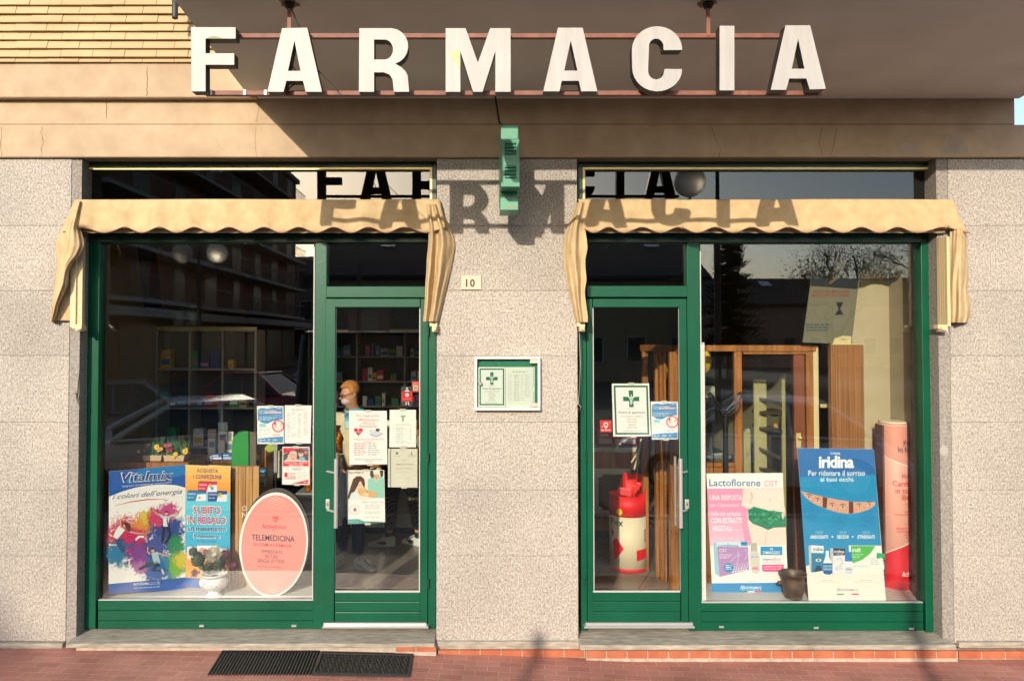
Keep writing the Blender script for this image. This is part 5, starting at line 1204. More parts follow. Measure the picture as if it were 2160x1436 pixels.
# ------------------------------------------------ papers stuck to the glass
YG = .012
def sheet(name, label, x0, y0, x1, y1, skew=(0,0,0,0), board=(240,238,236), Y=YG, grp=None, cat='poster', top=0):
    return Poster(name, label, cat, [(x0,y0),(x1,y0+top),(x1+skew[1],y1+skew[3]),(x0+skew[0],y1+skew[2])], [Y]*4, board, .0012, grp)
def vaccine(p, x0, y0, x1, y1, sh=0):
    W, H = x1-x0, y1-y0; f_ = lambda u, v: (x0+W*u+sh*v, y0+H*v); BL = (72,138,190)
    p.poly('blue_wave', [f_(.03,.10),f_(.12,.06),f_(.25,.05),f_(.4,.07),f_(.6,.08),f_(.8,.03),f_(.96,.03),f_(.97,.36),f_(.85,.36),f_(.6,.40),f_(.4,.47),f_(.2,.45),f_(.03,.38)], BL, 1)
    for i in range(3): p.stroke('pale_wave', [f_(.05,.27+.035*i),f_(.5,.255+.035*i),f_(.95,.235+.035*i)], H*.012, (120,170,210), 2)
    a, b_ = f_(.06,.115), f_(.70,.145); p.text('heading', 'DONA CON I FARMACI', a[0], a[1], b_[0], b_[1], (240,246,250), 2, .02); a, b_ = f_(.06,.165), f_(.28,.2); p.text('heading', 'CON LA', a[0], a[1], b_[0], b_[1], (240,246,250), 2, .02)
    p.poly('pink_strip', [f_(.29,.155),f_(.91,.15),f_(.91,.195),f_(.29,.20)], (244,206,210), 2); a, b_ = f_(.32,.163), f_(.88,.19); p.text('heading', 'TESSERA SANITARIA', a[0], a[1], b_[0], b_[1], (206,90,110), 3, .02)
    for i in range(3): a, b_ = f_(.07,.30+.035*i), f_(.75-.1*i,.3); p.words('small_print', a[0], b_[0], a[1], 1, (206,224,240), 3)
    p.poly('card_picture', [f_(.09,.47),f_(.33,.465),f_(.33,.56),f_(.09,.565)], (160,206,220), 2)
    c_ = f_(.79,.535); rr = W*.215; p.ell('round_picture', c_[0], c_[1], rr*.85, rr*.85, (246,232,220), 2, 20); p.ring('pink_ring', c_[0], c_[1], rr*.86, rr*1.08, (232,70,132), 3, 55 if False else 0, 360)
    p.ell('round_picture', c_[0]-rr*.45, c_[1]-rr*.1, rr*.2, rr*.4, (236,180,150), 3.5, 10); p.ell('round_picture', c_[0]+rr*.5, c_[1]-rr*.3, rr*.22, rr*.35, (240,200,176), 3.5, 10); p.ell('round_picture', c_[0]-rr*.5, c_[1]-rr*.45, rr*.18, rr*.2, (120,60,50), 4.2, 8)
    for i in range(4): a, b_ = f_(.07,.60+.045*i), f_(.5 if i < 2 else .85,.6); p.words('small_print', a[0], b_[0], a[1], 1, (190,196,204), 2, .7)
    a, b_ = f_(.58,.765), f_(.86,.77); p.words('red_print', a[0], b_[0], a[1], 1.4, (226,110,140), 2)
    p.poly('blue_wave', [f_(.03,.87),f_(.3,.85),f_(.5,.835),f_(.8,.83),f_(.97,.81),f_(.97,.975),f_(.03,.975)], BL, 1); a, b_ = f_(.07,.90), f_(.3,.9); p.words('small_print', a[0], b_[0], a[1], 1.6, (230,240,248), 2)
    a, b_ = f_(.4,.89), f_(.74,.9); p.words('small_print', a[0], b_[0], a[1], 1.8, (220,235,246), 2, .4); a, b_ = f_(.07,.95), f_(.7,.9); p.words('small_print', a[0], b_[0], a[1], 1.2, (200,220,240), 2, .5)
    p.poly('orange_mark', [f_(.70,.05),f_(.76,.05),f_(.76,.08),f_(.70,.08)], (226,150,130), 2); a, b_ = f_(.78,.055), f_(.93,.06); p.words('small_print', a[0], b_[0], a[1], 1.6, (216,230,244), 2)
GP = 'papers taped inside the window glass'
p = sheet('health_poster', 'blue and white health poster with a pink ring, taped in the left window', 542, 856, 598, 936, (1,1,0,0), grp=GP); vaccine(p, 542, 856, 598, 935, .8); p.done()
p = sheet('printed_list', 'white printed table sheet with faint red heading, taped in the left window', 600.5, 854.5, 657, 935, (0,-2,-.5,0), grp=GP, top=.5)
p.words('heading', 615, 643, 863, 1.5, (230,130,150), 1)
for i in range(17):
    y = 869+i*3.2
    for a, b_ in ((606,613),(615,625),(628,635),(640,650)):
        if random.random() < .85: p.words('table_rows', a, b_, y+random.uniform(-.5,.5), .9, (190,170,172) if random.random() < .8 else (230,140,155), 1)
p.done()
p = sheet('hearing_poster', 'red and white free hearing test poster with an older man, left window', 596, 942, 653, 1021.5, (-1,0,0,.8), grp=GP)
p.poly('red_field', [(597.5,944),(651,944),(651,946),(625,948),(608,954),(597.5,957)], (214,34,64), 1)
p.poly('photo', [(597.3,958),(608,954.5),(625,948.5),(651,946.5),(651,971),(597.2,971.5)], (78,72,80), 1)
p.ell('photo', 619, 962, 7.5, 9.5, (232,178,156), 3, 18); p.ell('photo', 618.5, 955.5, 7.8, 4.5, (226,222,220), 2, 16); p.ell('photo', 635, 957, 5.5, 6.5, (228,180,158), 3, 16); p.ell('photo', 635, 951.5, 6.2, 4, (96,64,46), 4, 14); p.poly('photo', [(605,971.5),(608,958),(612,957),(614,971.5)], (234,190,170), 5); p.poly('photo', [(628,971),(632,964),(642,964),(645,971)], (150,184,206), 2.5); p.poly('photo', [(600,971.5),(606,967),(628,968),(630,971.4)], (216,218,222), 2)
p.stroke('photo', [(615,966),(619,968),(623,966)], [.4,1.4,.4], (200,90,90), 6); [p.ell('photo', x, y, .9, .6, (60,50,50), 6, 6) for x, y in ((616,960),(622,960),(633,956.5),(637.5,956.5))]
p.ell('red_badge', 645.5, 954, 3.8, 3.8, (236,110,120), 4, 14)
p.rect('red_band', 597, 972.5, 651, 983, (218,34,60), 2); p.text('heading', 'TEST DELL’UDITO', 600, 974, 648, 977.6, (250,240,240), 3, .02); p.text('heading', 'GRATUITO', 609, 978.5, 640, 982.5, (250,240,240), 3, .04)
p.text('date', '31  MARZO', 604, 986, 639, 991.5, (190,140,144), 2, .0)
p.rect('logo_block', 600, 996, 606.5, 1006, (216,40,60), 2); p.text('logo_lettering', 'Centro', 608, 996, 625, 1000.5, (222,70,86), 2, .02); p.text('logo_lettering', 'Udito', 608, 1002, 625, 1006.5, (222,70,86), 2, .02); p.rect('logo_block', 600, 1008, 624, 1009.8, (220,90,100), 2)
for i in range(6): p.words('small_print', 628, 648, 995+i*3, .9, (190,200,186), 2)
p.poly('red_field', [(612,1020),(630,1016),(650.5,1011),(650.5,1020)], (218,40,66), 1); p.words('small_print', 640, 650, 1015.5, 1.8, (250,220,224), 2); p.done()
p = sheet('ecg_poster', 'white poster with red heading and a heart, highest and largest on the left door', 736, 866, 816, 979, (1,1,.8,0), grp=GP)
for t, x0, x1, y in (('Da oggi puoi',752,800,874),('effettuare',754,799,882),('l’ECG in',764,790,889.5),('farmacia',758,795,895.5)): p.text('heading', t, x0, y, x1, y+5.6, (226,110,128), 2, .0)
p.poly('heart', [(756,919),(746.5,908),(747,904),(750.5,902.5),(754,903.5),(756,906.5),(758,903.5),(762,902.6),(765.3,905),(765,909)], (214,30,54), 2); p.stroke('heart_trace', [(749,911),(753,911),(755,906.5),(757,914),(759,909),(763,911)], .9, (245,235,235), 3)
p.poly('device_picture', [(780,914),(794,908),(807,913),(793,919)], (214,214,220), 2); p.stroke('device_picture', [(780,915.5),(793,920.5),(807,914.5)], 1.6, (120,120,190), 3); p.poly('device_picture', [(794,903),(802,904.5),(799,910),(792,908.5)], (60,60,66), 4); [p.words('device_picture', 779, 791, 907+i*2, .8, (170,170,176), 3) for i in range(3)]
p.text('red_print', 'I vantaggi dell’elettrocardiogramma (ECG)', 745, 924.5, 810, 928, (226,100,116), 2, .01); p.text('red_print', 'in farmacia', 768, 929.5, 785, 932.5, (226,100,116), 2, .01)
for i in range(6): y = 934.5+i*4.6; p.words('red_print', 747, 765+random.uniform(-3,10), y, 1.7, (226,120,130), 2); p.words('grey_print', 776, 800+random.uniform(-8,8), y, 1.5, (160,160,165), 2)
p.text('footer', 'Ulteriori informazioni all’interno della', 749, 967, 807, 969.5, (120,118,122), 2, .01); p.text('footer', 'farmacia', 771, 971, 785, 973.5, (120,118,122), 2, .01); p.done()
p = sheet('price_list', 'white sheet of prices with a winged staff emblem, upper right on the left door', 822, 864, 877.5, 943, (-1,0,0,0), grp=GP, board=(238,238,232))
caduceus(p, 850, 882, 16, (90,130,110), 1); p.text('heading', 'ANALISI DISPONIBILI', 833, 894, 868, 897, (150,150,146), 1, .0, sp=1.2)
for i in range(8): y = 901+i*3.4; p.words('price_rows', 835, 848+random.uniform(0,6), y, .9, (160,160,156), 1); p.stroke('price_rows', [(855,y+.7),(864,y+.7)], .4, (190,190,186), 1); p.words('price_rows', 864.5, 867.5, y, 1, (150,150,146), 1)
p.words('price_rows', 835, 858, 929, .9, (160,160,156), 1); p.words('price_rows', 835, 866, 933, .9, (160,160,156), 1); p.stroke('rule', [(828,871),(874,871)], .4, (200,200,196), 1); p.stroke('rule', [(828,940),(872,940)], .4, (200,200,196), 1); p.done()
p = sheet('sleeved_notice', 'greyish duty notice in a punched plastic sleeve, lower right on the left door', 818.5, 946, 880.5, 1028, (0,0,-1,0), grp=GP, board=(216,210,194), Y=.016)
p.rect('binding_edge', 823, 946.5, 824.6, 1027, (90,86,80), 1); p.rect('binding_strip', 818.7, 946.5, 822.9, 1027, (222,222,216), 1)
for i in range(15): p.ell('punch_hole', 820.8, 951+i*5, .9, 1.2, (50,50,46), 2, 8)
p.ell('seal', 837.5, 955.5, 2.8, 2.8, (110,108,110), 1, 12); p.words('seal', 832, 846, 961, .9, (160,156,150), 1); p.poly('crest', [(866,959),(868,951),(870,959)], (130,126,122), 1); p.words('crest', 859, 878, 960, 1, (150,146,140), 1); p.words('crest', 861, 876, 962.5, .8, (160,156,150), 1)
p.text('heading', 'LUGLIO', 847, 968, 858, 971.5, (150,146,136), 1, .0); p.text('heading', 'FARMACIA DI TURNO', 835, 977.5, 872, 980.8, (110,106,100), 1, .015); p.text('heading', 'CENTRO COMMERCIALE', 836, 986, 871, 988.8, (140,136,128), 1, .0); p.stroke('rule', [(834,994.5),(866,995)], .5, (170,166,156), 1); p.words('small_print', 856, 864, 1008.5, .8, (170,166,156), 1)
for q in ([(828,1005),(842,1001),(850,1006)],[(830,1016),(845,1011),(858,1015)],[(836,1022),(856,1018)]): p.stroke('sleeve_crease', q, [.4,1.3,.3][:len(q)], (236,232,220), 2)
p.done()
p = sheet('strep_poster', 'test poster with a girl hugging a teddy, lowest on the left door', 731, 991, 810.5, 1102, (2,2,3,-.5), grp=GP)
p.poly('photo', [(731.6,991.5),(810,991.5),(810.6,1050),(785,1050),(760,1053.5),(732.5,1055)], (236,226,216), 1)
p.poly('photo', [(776,1012),(782,1006),(796,1004),(808,1006),(810.2,1010),(810.5,1049.5),(782,1049.5),(776,1030)], (150,206,190), 2); p.poly('photo', [(788,1000),(800,1000),(799,1008),(794.5,1014),(789,1008)], (222,160,132), 3); p.poly('photo', [(781,991.7),(787,991.7),(789,1005),(785,1008),(780.5,1002)], (84,54,44), 4); p.poly('photo', [(801,991.7),(808.5,991.7),(808,1004),(803,1006)], (84,54,44), 4); p.stroke('photo', [(789,1008),(794.5,1014.5),(800,1008)], 1, (224,240,234), 5)
p.poly('photo', [(741,1022),(745,1010),(752,1004),(761,1003.5),(768,1009),(770,1018),(769,1030),(760,1012),(752,1018),(750,1032),(744,1046),(735,1052),(733,1050),(738,1038)], (82,50,36), 4); p.ell('photo', 760, 1023, 9.5, 12, (240,196,166), 3, 20); p.poly('photo', [(750,1012),(757,1007),(766,1010),(769,1018),(760,1014),(752,1020)], (82,50,36), 5)
p.poly('photo', [(741,1040),(748,1036),(757,1044),(757,1053),(736,1054)], (224,230,232), 5); p.ell('photo', 768, 1038, 12, 8, (226,178,120), 6, 20); p.ell('photo', 784, 1042, 12, 6.5, (222,172,114), 6.5, 18); p.ell('photo', 772, 1042, 6, 4.4, (238,204,156), 7, 14); p.ell('photo', 774, 1036.5, 1.5, 1.2, (70,46,34), 8, 8); p.ell('photo', 758, 1036, 3.4, 4, (220,168,110), 7, 10); [p.ell('photo', x, 1022, 1.1, .9, (60,44,40), 6, 6) for x in (756.5, 764)]; p.stroke('photo', [(756,1029),(760,1031.5),(764.5,1028.6)], [.4,1.3,.4], (206,96,90), 6)
p.text('heading', 'Test STREP A', 735, 994, 767, 998, (110,96,92), 6, .02); p.text('heading', 'STREP A | Home Test', 763, 1057, 808, 1060.6, (140,150,150), 3, .0)
for i in range(8):
    if i not in (3, 6): p.words('small_print', 770, 802, 1064+i*3.6, 1, (176,176,178), 2)
p.ring('round_stamp', 748, 1074, 9, 11, (216,216,218), 2); p.ell('round_stamp', 748, 1074.5, 2.6, 3.6, (206,70,80), 2, 12); p.stroke('round_stamp', [(750,1068),(752,1078)], .8, (100,100,110), 3)
p.poly('teal_band', [(733,1095),(755,1094),(768,1099),(784,1101),(812.3,1100),(812.4,1101.3),(733.6,1104.6)], (44,158,154), 2); p.text('band_lettering', 'Risultato in 5 minuti', 735, 1096.3, 756, 1098.8, (235,245,245), 3, .01); p.text('band_lettering', 'Puoi acquistare SOLO QUI', 735, 1100.4, 763, 1102.8, (235,245,245), 3, .01); p.done()
p = sheet('teal_leaflet', 'teal leaflet with a small portrait, half hidden behind the white heart poster', 727, 862, 768, 905, board=(58,150,160), Y=.05, grp=GP)
p.rect('heading', 738, 865, 764, 868, (150,206,214), 1); p.ell('portrait', 733, 866, 3.4, 4, (196,150,126), 1, 12); p.ell('portrait', 733, 863.6, 3.6, 2, (50,40,38), 2, 10); p.poly('portrait', [(728,878),(730,871),(736,871),(738,878)], (60,90,110), 1); p.words('small_print', 729, 740, 884, 1, (200,226,230), 1); p.rect('photo', 728, 888, 742, 903, (170,200,206), 1); p.done()
# payment sticker: red square with a little white figure
p = Poster('payment_sticker', 'dark sticker with a red shopping bag figure on two legs, left door', 'sticker', [(846,815),(870,815),(870,856),(846,856)], [YG]*4, (40,42,48), .001)
p.rect('red_square', 847, 825.5, 870, 846.5, (206,16,30), 2); p.ell('figure', 858.5, 819, 1.7, 2.2, (240,235,232), 2, 10); p.poly('figure', [(853,825),(856.5,822.5),(861,822.5),(864.5,825)], (240,238,236), 1.5); p.stroke('figure', [(856.5,847),(857,852.5),(854,853.6)], 1.5, (240,238,236), 2); p.stroke('figure', [(861,847),(861.5,852),(863.8,853.6)], 1.5, (240,238,236), 2)
p.ring('emblem', 858.8, 832.8, 1.5, 3.9, (244,232,232), 3, n=6); p.text('lettering', 'satispay', 850.5, 839.4, 867, 842.6, (246,140,150), 3, .02); p.done()
p = Poster('red_sticker', 'small red and cream sticker at the right edge of the left door', 'sticker', [(869,804),(884.5,804),(884.5,826.5),(869,826.5)], [YG+.003]*4, (206,60,62), .001)
p.rect('cream_field', 871.5, 812, 881.5, 823.5, (216,190,160), 1); p.rect('grey_field', 873.5, 814, 879.8, 821.5, (150,140,120), 2); p.words('lettering', 871, 882, 807, 2, (232,150,140), 1); p.done()
p = sheet('opening_hours_poster', 'opening hours poster with green border and green cross, taped on the right door', 1290.5, 809, 1369, 808.5+110, (3,4,2,1), grp=GP, board=(240,238,234), top=-.5)
class _S: pass
hours(p, 1291.5, 809.5, 1369, 919.5, 3.6); p.done()
p = sheet('health_poster', 'blue and white health poster with a pink ring, taped on the right door', 1372.5, 846.5, 1430, 926, (2.5,0,1,0), grp=GP, top=.5); vaccine(p, 1373, 847, 1429, 926, 1.6); p.done()
p = sheet('pin_sticker', 'red square sticker with a white map pin on the right door', 1265.5, 886, 1290, 911, (.5,.5,0,0), board=(208,26,40), grp=None, cat='sticker')
p.ring('pin', 1278, 895, 3.4, 5, (240,225,222), 1); p.poly('pin', [(1274.2,898.5),(1278,904.5),(1281.8,898.5),(1278,900.2)], (240,225,222), 1.6); p.ell('pin', 1278, 894.5, 1.1, 1.6, (230,170,170), 1, 8); p.words('lettering', 1268, 1288, 905.5, 2.6, (240,190,190), 1); p.stroke('marks', [(1285,890),(1287.5,891)], 1, (236,200,200), 1); p.stroke('marks', [(1269,901),(1272,898.5)], 1.2, (236,200,200), 1); p.done()
# ================================================================== display platforms behind the big panes
plat = mat('white_display_board', (.72,.72,.69), .45, var=.05)
def platform(lb, x0, x1, pyf, depth, parts_back=None):
    z = P(1080, pyf, .02).z; t = thing('display_platform', lb, 'display shelf', ((x0+x1)/2, .2, FZ))
    m = MB(); m.box(x0, x1, .012, depth, z-.03, z); m.build('top', plat, t, bevel=.003)
    m = MB(); m.box(x0+.01, x1-.01, .03, depth-.02, FZ, z-.031); m.build('base', plat, t)
    return z
ZL = platform('low white display platform behind the left window', P(198,900,0).x, P(664,900,0).x, 1266, .37)
ZR = platform('low white display platform behind the right window', P(1478,900,0).x, 3.44, 1270, .46)
t = thing('edge_panel', 'narrow white upright panel edge at the left of the right window', 'panel', P(1484,1268,.03))
m = MB(); m.pbox(1478.5, 727, 1488, 1266, .012, .02); m.build('panel', white, t); m = MB(); m.pbox(1480, 722, 1486, 727, .014, .01); m.build('clip', alu, t)

# ================================================================== flower pot and mortar
pot = thing('flower_bowl', 'white porcelain bowl with blue ornament holding artichoke flowers', 'flower bowl', P(452,1253,.13))
c = P(452, 1253, .135); zf = ZL; cx, cy = c.x, .135
pc = ramp_mat('blue_on_white_porcelain', [(.44,(.80,.80,.80)),(.50,(.80,.80,.80)),(.53,(.10,.16,.42)),(.57,(.80,.80,.80))], 26, rough=.15, detail=2, distort=1.5)
porc = mat('white_porcelain', (.80,.80,.80), .15)
m = MB(); m.lathe([(0,0),(.066,0),(.068,.008),(.05,.016),(.042,.03),(.05,.042)], (cx,cy,zf), 28); m.build('foot', porc, pot)
m = MB(); m.lathe([(.05,.042),(.085,.062),(.108,.09),(.116,.112),(.108,.13),(.09,.142),(.088,.150)], (cx,cy,zf), 32); m.build('bowl', pc, pot)
m = MB(); m.lathe([(.088,.150),(.094,.158),(.100,.168),(.103,.172),(.098,.174),(.085,.160),(0,.150)], (cx,cy,zf), 32); m.build('rim', porc, pot)
m = MB(); m.lathe([(.0895,.151),(.0955,.157),(.0955,.159),(.0885,.153)], (cx,cy,zf), 32); m.build('blue_line', mat('cobalt_line',(.03,.05,.2),.2), pot)
art = mat('dusty_green_leaves', (.10,.16,.11), .8, var=.35, vscale=30); art2 = mat('dusty_purple_petals', (.22,.07,.10), .8, var=.4, vscale=30); art3 = mat('cream_petals', (.62,.55,.47), .8, var=.15, vscale=30)
def petal_head(name, cc, d, R0, H0, mt, n, w_, seed, spiky=1.0):
    rnd = random.Random(seed); d = Vector(d).normalized(); u = d.cross(Vector((0,1,0.1))).normalized(); v2 = d.cross(u); m = MB(); cc = Vector(cc)
    for i in range(n):
        h = (i/n); a = i*2.399; out = u*math.cos(a)+v2*math.sin(a); rr = R0*math.sin(math.pi*(.25+.6*h))*.8
        b = cc + d*H0*h*.8 + out*rr*.6; tip = b + (out*(1-h*.75)*spiky + d*(.75+h*.5))*R0*rnd.uniform(.7,1.0)
        s_ = out.cross(d).normalized()*w_*rnd.uniform(.7,1.1); mid = (b+tip)/2+out*R0*.16
        m.face([b-s_*.6, b+s_*.6, mid+s_]); m.face([b-s_*.6, mid+s_, mid-s_]); m.face([mid-s_, mid+s_, tip])
    m.tube([cc-d*R0*.5, cc+d*H0*.6], [R0*.35,R0*.5], 8); return m.build(name, mt, pot, recalc=False)
def pz(px, py): return P(px, py, .13)
for nm, px, py, d, r0, h0, mt, n, w_, sp in (('artichoke',424,1192,(-.35,-.2,1),.055,.085,art,60,.014,.8),('artichoke',412,1170,(-.5,-.1,1),.035,.05,art,30,.011,.7),('artichoke',462,1196,(.2,-.4,1),.050,.07,art,56,.013,.8),('artichoke',440,1204,(.0,-.6,1),.040,.05,art,36,.012,.9),
        ('white_flower',452,1172,(.05,-.8,.7),.052,.03,art3,70,.005,1.4),('thistle',484,1194,(1,-.3,.35),.045,.05,art2,80,.005,1.0),('thistle',418,1207,(-1,-.5,-.1),.032,.035,art2,60,.005,1.0),('thistle',474,1178,(.5,-.2,1),.038,.05,art2,60,.006,.9)):
    petal_head(nm, pz(px,py), d, r0, h0, mt, n, w_, int(px), sp)
bz = mat('dark_bronze', (.11,.075,.055), .5, .5, var=.3, vscale=15)
mo = thing('mortar', 'dark bronze mortar with two knobs standing between the boards', 'mortar', P(1676,1262,.12)); c = P(1674,1262,.12); cx, cy, z0 = c.x, .125, ZR
m = MB(); m.lathe([(0,0),(.064,0),(.067,.008),(.065,.03),(.074,.036),(.075,.05),(.079,.056),(.083,.10),(.083,.15),(.088,.168),(.098,.184),(.101,.190),(.100,.196),(.091,.197),(.084,.18),(.07,.1),(0,.09)], (cx,cy,z0), 36); m.build('bowl', bz, mo)
for s in (-1, 1): m = MB(); m.tube([(cx+s*.07,cy,z0+.105),(cx+s*.100,cy-.005,z0+.112)], [.016,.012], 10); m.ball((cx+s*.110,cy-.006,z0+.116), .017, 12); m.build('knob', bz, mo)

# ================================================================== inside, left part
def planks(name, lb, x0, y0, x1, y1, Y, cat='panel', n=4, mt=None):
    t = thing(name, lb, cat, P((x0+x1)/2, y1, Y))
    for i in range(n): a = x0+(x1-x0)*i/n; m = MB(); m.pbox(a+.4, y0, a+(x1-x0)/n-.4, y1, Y+(i%2)*.004, .03); m.build('plank', mt or woodp, t, bevel=.002)
    return t
t = planks('wooden_display', 'upright striped wooden plank display behind the oval board', 489, 983, 546, 1242, .34, 'display panel')
p = Wall(t, t.children[-1], .336); p.text('lettering', 'O', 511, 1066, 521, 1077, (238,232,220), 1, .02); p.text('letter_mark', 'N', 511, 1080, 521, 1091, (238,232,220), 1, .02); p.done()
gc = thing('green_card', 'bright green rounded card standing on the counter', 'sign', P(506,985,.95)); m = MB(); gpts = [(489,985),(524,985),(524,909),(513,909),(502,913),(494,920),(490,930),(489,945)]; m.prism([P(x,y,.95) for x,y in gpts], Vector((0,.02,0))); m.build('card', mat('bright_green_card',(.01,.26,.03),.35), gc)
m = MB(); m.prism([P(x,y,.97) for x,y in ((524.5,985),(540,985),(540,912),(524.5,909))], Vector((0,.012,0))); m.build('side_panel', mat('smoky_acrylic',(.15,.13,.08),.2), gc)
p = Poster('yellow_card', 'narrow yellow card peeping out behind the folded display', 'sign', [(440,980),(488,982),(486,1010),(440,1010)], [.36]*4, (226,190,90), .004); p.text('lettering', 'CANDIOLI', 462, 982, 478, 984.5, (120,80,40), 1, .02); p.done()
# counters
def counter(lb, x0, y0, x1, yb, Y, D, topm, frontm, skirt=True):
    t = thing('shop_counter', lb, 'counter', P((x0+x1)/2, yb, Y)); a = P(x0, y0, Y); b = P(x1, y0, Y); z = a.z
    m = MB(); m.box(a.x-.02, b.x+.02, Y-.03, Y+D, z-.05, z); m.build('top', topm, t, bevel=.004)
    m = MB(); m.box(a.x, b.x, Y, Y+D-.02, FZ+.08, z-.051); m.build('front', frontm, t); m = MB(); m.box(a.x+.03, b.x-.03, Y+.05, Y+D-.05, FZ, FZ+.079); m.build('plinth', black, t); return t, z
tc1, zc1 = counter('brown wooden counter behind the folded display', 215, 974, 395, 1240, .46, .4, wood, wood)
tc2, zc2 = counter('brown counter carrying leaflets behind the green card', 438, 970, 545, 1240, 1.25, .5, wood, wood)
cream = mat('cream_lacquer', (.55,.52,.44), .4)
tc3, zc3 = counter('white fronted sales counter seen through the left door', 650, 975, 905, 1110, 2.75, .6, wood, cream)
m = MB(); m.pbox(690, 1079, 905, 1085, 2.72, .03); m.build('ledge', cream, tc3)
tc4, zc4 = counter('sales counter with dark plaque seen through the right door', 1215, 943, 1345, 1120, 2.6, .6, cream, wood)
m = MB(); m.pbox(1225, 988, 1345, 1083, 2.585, .014); m.build('white_panel', cream, tc4)
m = MB(); m.prism([P(x,y,2.58) for x,y in ((1273,1000),(1326,1000),(1330,1004),(1338,1008),(1338,1066),(1330,1070),(1325,1075),(1273,1075),(1270,1070),(1263,1066),(1263,1008),(1270,1004))], Vector((0,.004,0))); m.build('plaque', mat('dark_brown_plaque',(.03,.018,.012),.4), tc4)
# flower boxes
paper = mat('kraft_paper', (.52,.38,.24), .8, var=.1); lf = mat('daffodil_leaves', (.04,.14,.04), .6, var=.3, vscale=20)
def flowerbox(lb, x0, x1, y0, y1, Y, fl):
    t = thing('flower_box', lb, 'flower box', P((x0+x1)/2, y1, Y)); a = P(x0,y0,Y); b = P(x1,y1,Y)
    m = MB(); m.prism([(a.x,Y,a.z),(a.x+.01,Y,b.z),(b.x-.01,Y,b.z),(b.x,Y,a.z)], Vector((0,.14,0))); m.build('box', paper, t)
    m = MB(); rnd = random.Random(int(x0))
    for i in range(70):
        x = rnd.uniform(a.x+.01,b.x-.01); y = rnd.uniform(Y,Y+.13); h = rnd.uniform(.06,.15); dx, dy = rnd.uniform(-.04,.04), rnd.uniform(-.03,.03)
        m.face([(x-.004,y,a.z-.01),(x+.004,y,a.z-.01),(x+dx*.5+.003,y+dy*.5,a.z+h*.6)]); m.face([(x-.004+dx*.4,y+dy*.4,a.z+h*.45),(x+.004+dx*.4,y+dy*.4,a.z+h*.45),(x+dx,y+dy,a.z+h)])
    m.build('leaves', lf, t, recalc=False)
    for px, py, c, r in fl:
        q = P(px, py, Y-.01); m = MB()
        for i in range(7):
            an = i*6.283/7+px; d = Vector((math.cos(an),-.35,math.sin(an))); s_ = Vector((-math.sin(an),0,math.cos(an)))
            m.face([q, q+d*r*.6+s_*r*.35, q+d*r, q+d*r*.6-s_*r*.35])
        m.ball(q+Vector((0,-r*.3,0)), r*.35, 8); m.build('flower', mat('petal_%d_%d_%d' % c, tuple(v*.85 for v in lin(c)), .6), t, recalc=False)
YE, PK, RD, OR = (246,206,60), (206,84,120), (170,30,60), (240,160,60)
flowerbox('kraft flower box with pink tulips and a yellow daffodil, left one on the counter', 300, 341, 960, 972, .47, [(312,938,PK,.016),(305,950,PK,.012),(293,952,(240,190,150),.016),(331,942,YE,.026),(335,948,OR,.02),(340,946,(240,180,110),.018)])
flowerbox('kraft flower box with red and yellow flowers, right one on the counter', 344, 389, 960, 972.5, .47, [(350,939,PK,.018),(358,938,PK,.018),(354,948,RD,.02),(361,949,RD,.018),(371,957,YE,.022),(366,964,YE,.016),(391,951,YE,.028),(394,946,OR,.014)])
# leaflet holders and medicine packs
rnd = random.Random(3)
PKC = [(200,40,50),(40,90,160),(230,230,225),(60,150,160),(230,180,60),(70,160,90),(210,110,150),(180,190,200),(240,236,226),(30,60,120)]
def pack(lb, x0, y0, x1, y1, Y, c, c2, par=None, name='medicine_box', cat='box', grp='medicine boxes inside the shop', D=.05):
    a = P(x0,y0,Y); b = P(x1,y1,Y); m = MB(); m.box(a.x,b.x,Y,Y+D,b.z,a.z); m.mi = 1; h = a.z-b.z; w_ = b.x-a.x
    m.box(a.x+w_*.04,b.x-w_*.04,Y-.0015,Y-.0002,b.z+h*.12,b.z+h*.45); m.box(a.x+w_*.12,b.x-w_*.3,Y-.0015,Y-.0002,b.z+h*.62,b.z+h*.78)
    o = m.build(name, [ink(c), ink(c2)], par)
    if par is None: tag(o, lb, cat, grp)
    return o
for lb, x0, y0, x1, y1, Y, c, c2 in (('white and blue box lying left on the leaflet counter',436,962,446,972,1.2,(226,230,232),(60,110,160)),('blue and white box with lettering under the leaflets',444,957,468,970,1.22,(34,80,150),(230,232,236)),
      ('long blue box before the green card',466,956,489,970,1.24,(40,96,160),(190,210,226)),('blue pack standing behind the wooden display',549,990,560,1006,.6,(30,130,180),(220,230,236)),('pale pack behind the wooden display, lower',549,1010,558,1024,.6,(220,226,226),(60,140,160))):
    pack(lb, x0, y0, x1, y1, Y, c, c2)
for lb, x0, y0, x1, y1, c in (('grey leaflet holder standing left behind the counter boxes',437,905,456,955,(170,150,140)),('pale leaflet holder in the middle behind the counter boxes',459,890,480,955,(150,160,166)),('white leaflet rack right behind the counter boxes',472,910,492,952,(226,226,222))):
    t = thing('leaflet_holder', lb, 'leaflet holder', P((x0+x1)/2,y1+14,1.5)); m = MB(); m.pbox(x0,y0,x1,y1,1.5,.02); m.build('back', ink(c), t, bevel=.008, seg=2); m = MB(); m.pbox(x0+2,y0+20,x1-2,y1+14,1.46,.03); m.build('leaflet', ink((206,196,186)), t)
    m = MB(); m.pbox(x0+4,y0+26,x1-4,y0+38,1.455,.004); m.build('printed_field', ink((90,110,140)), t)
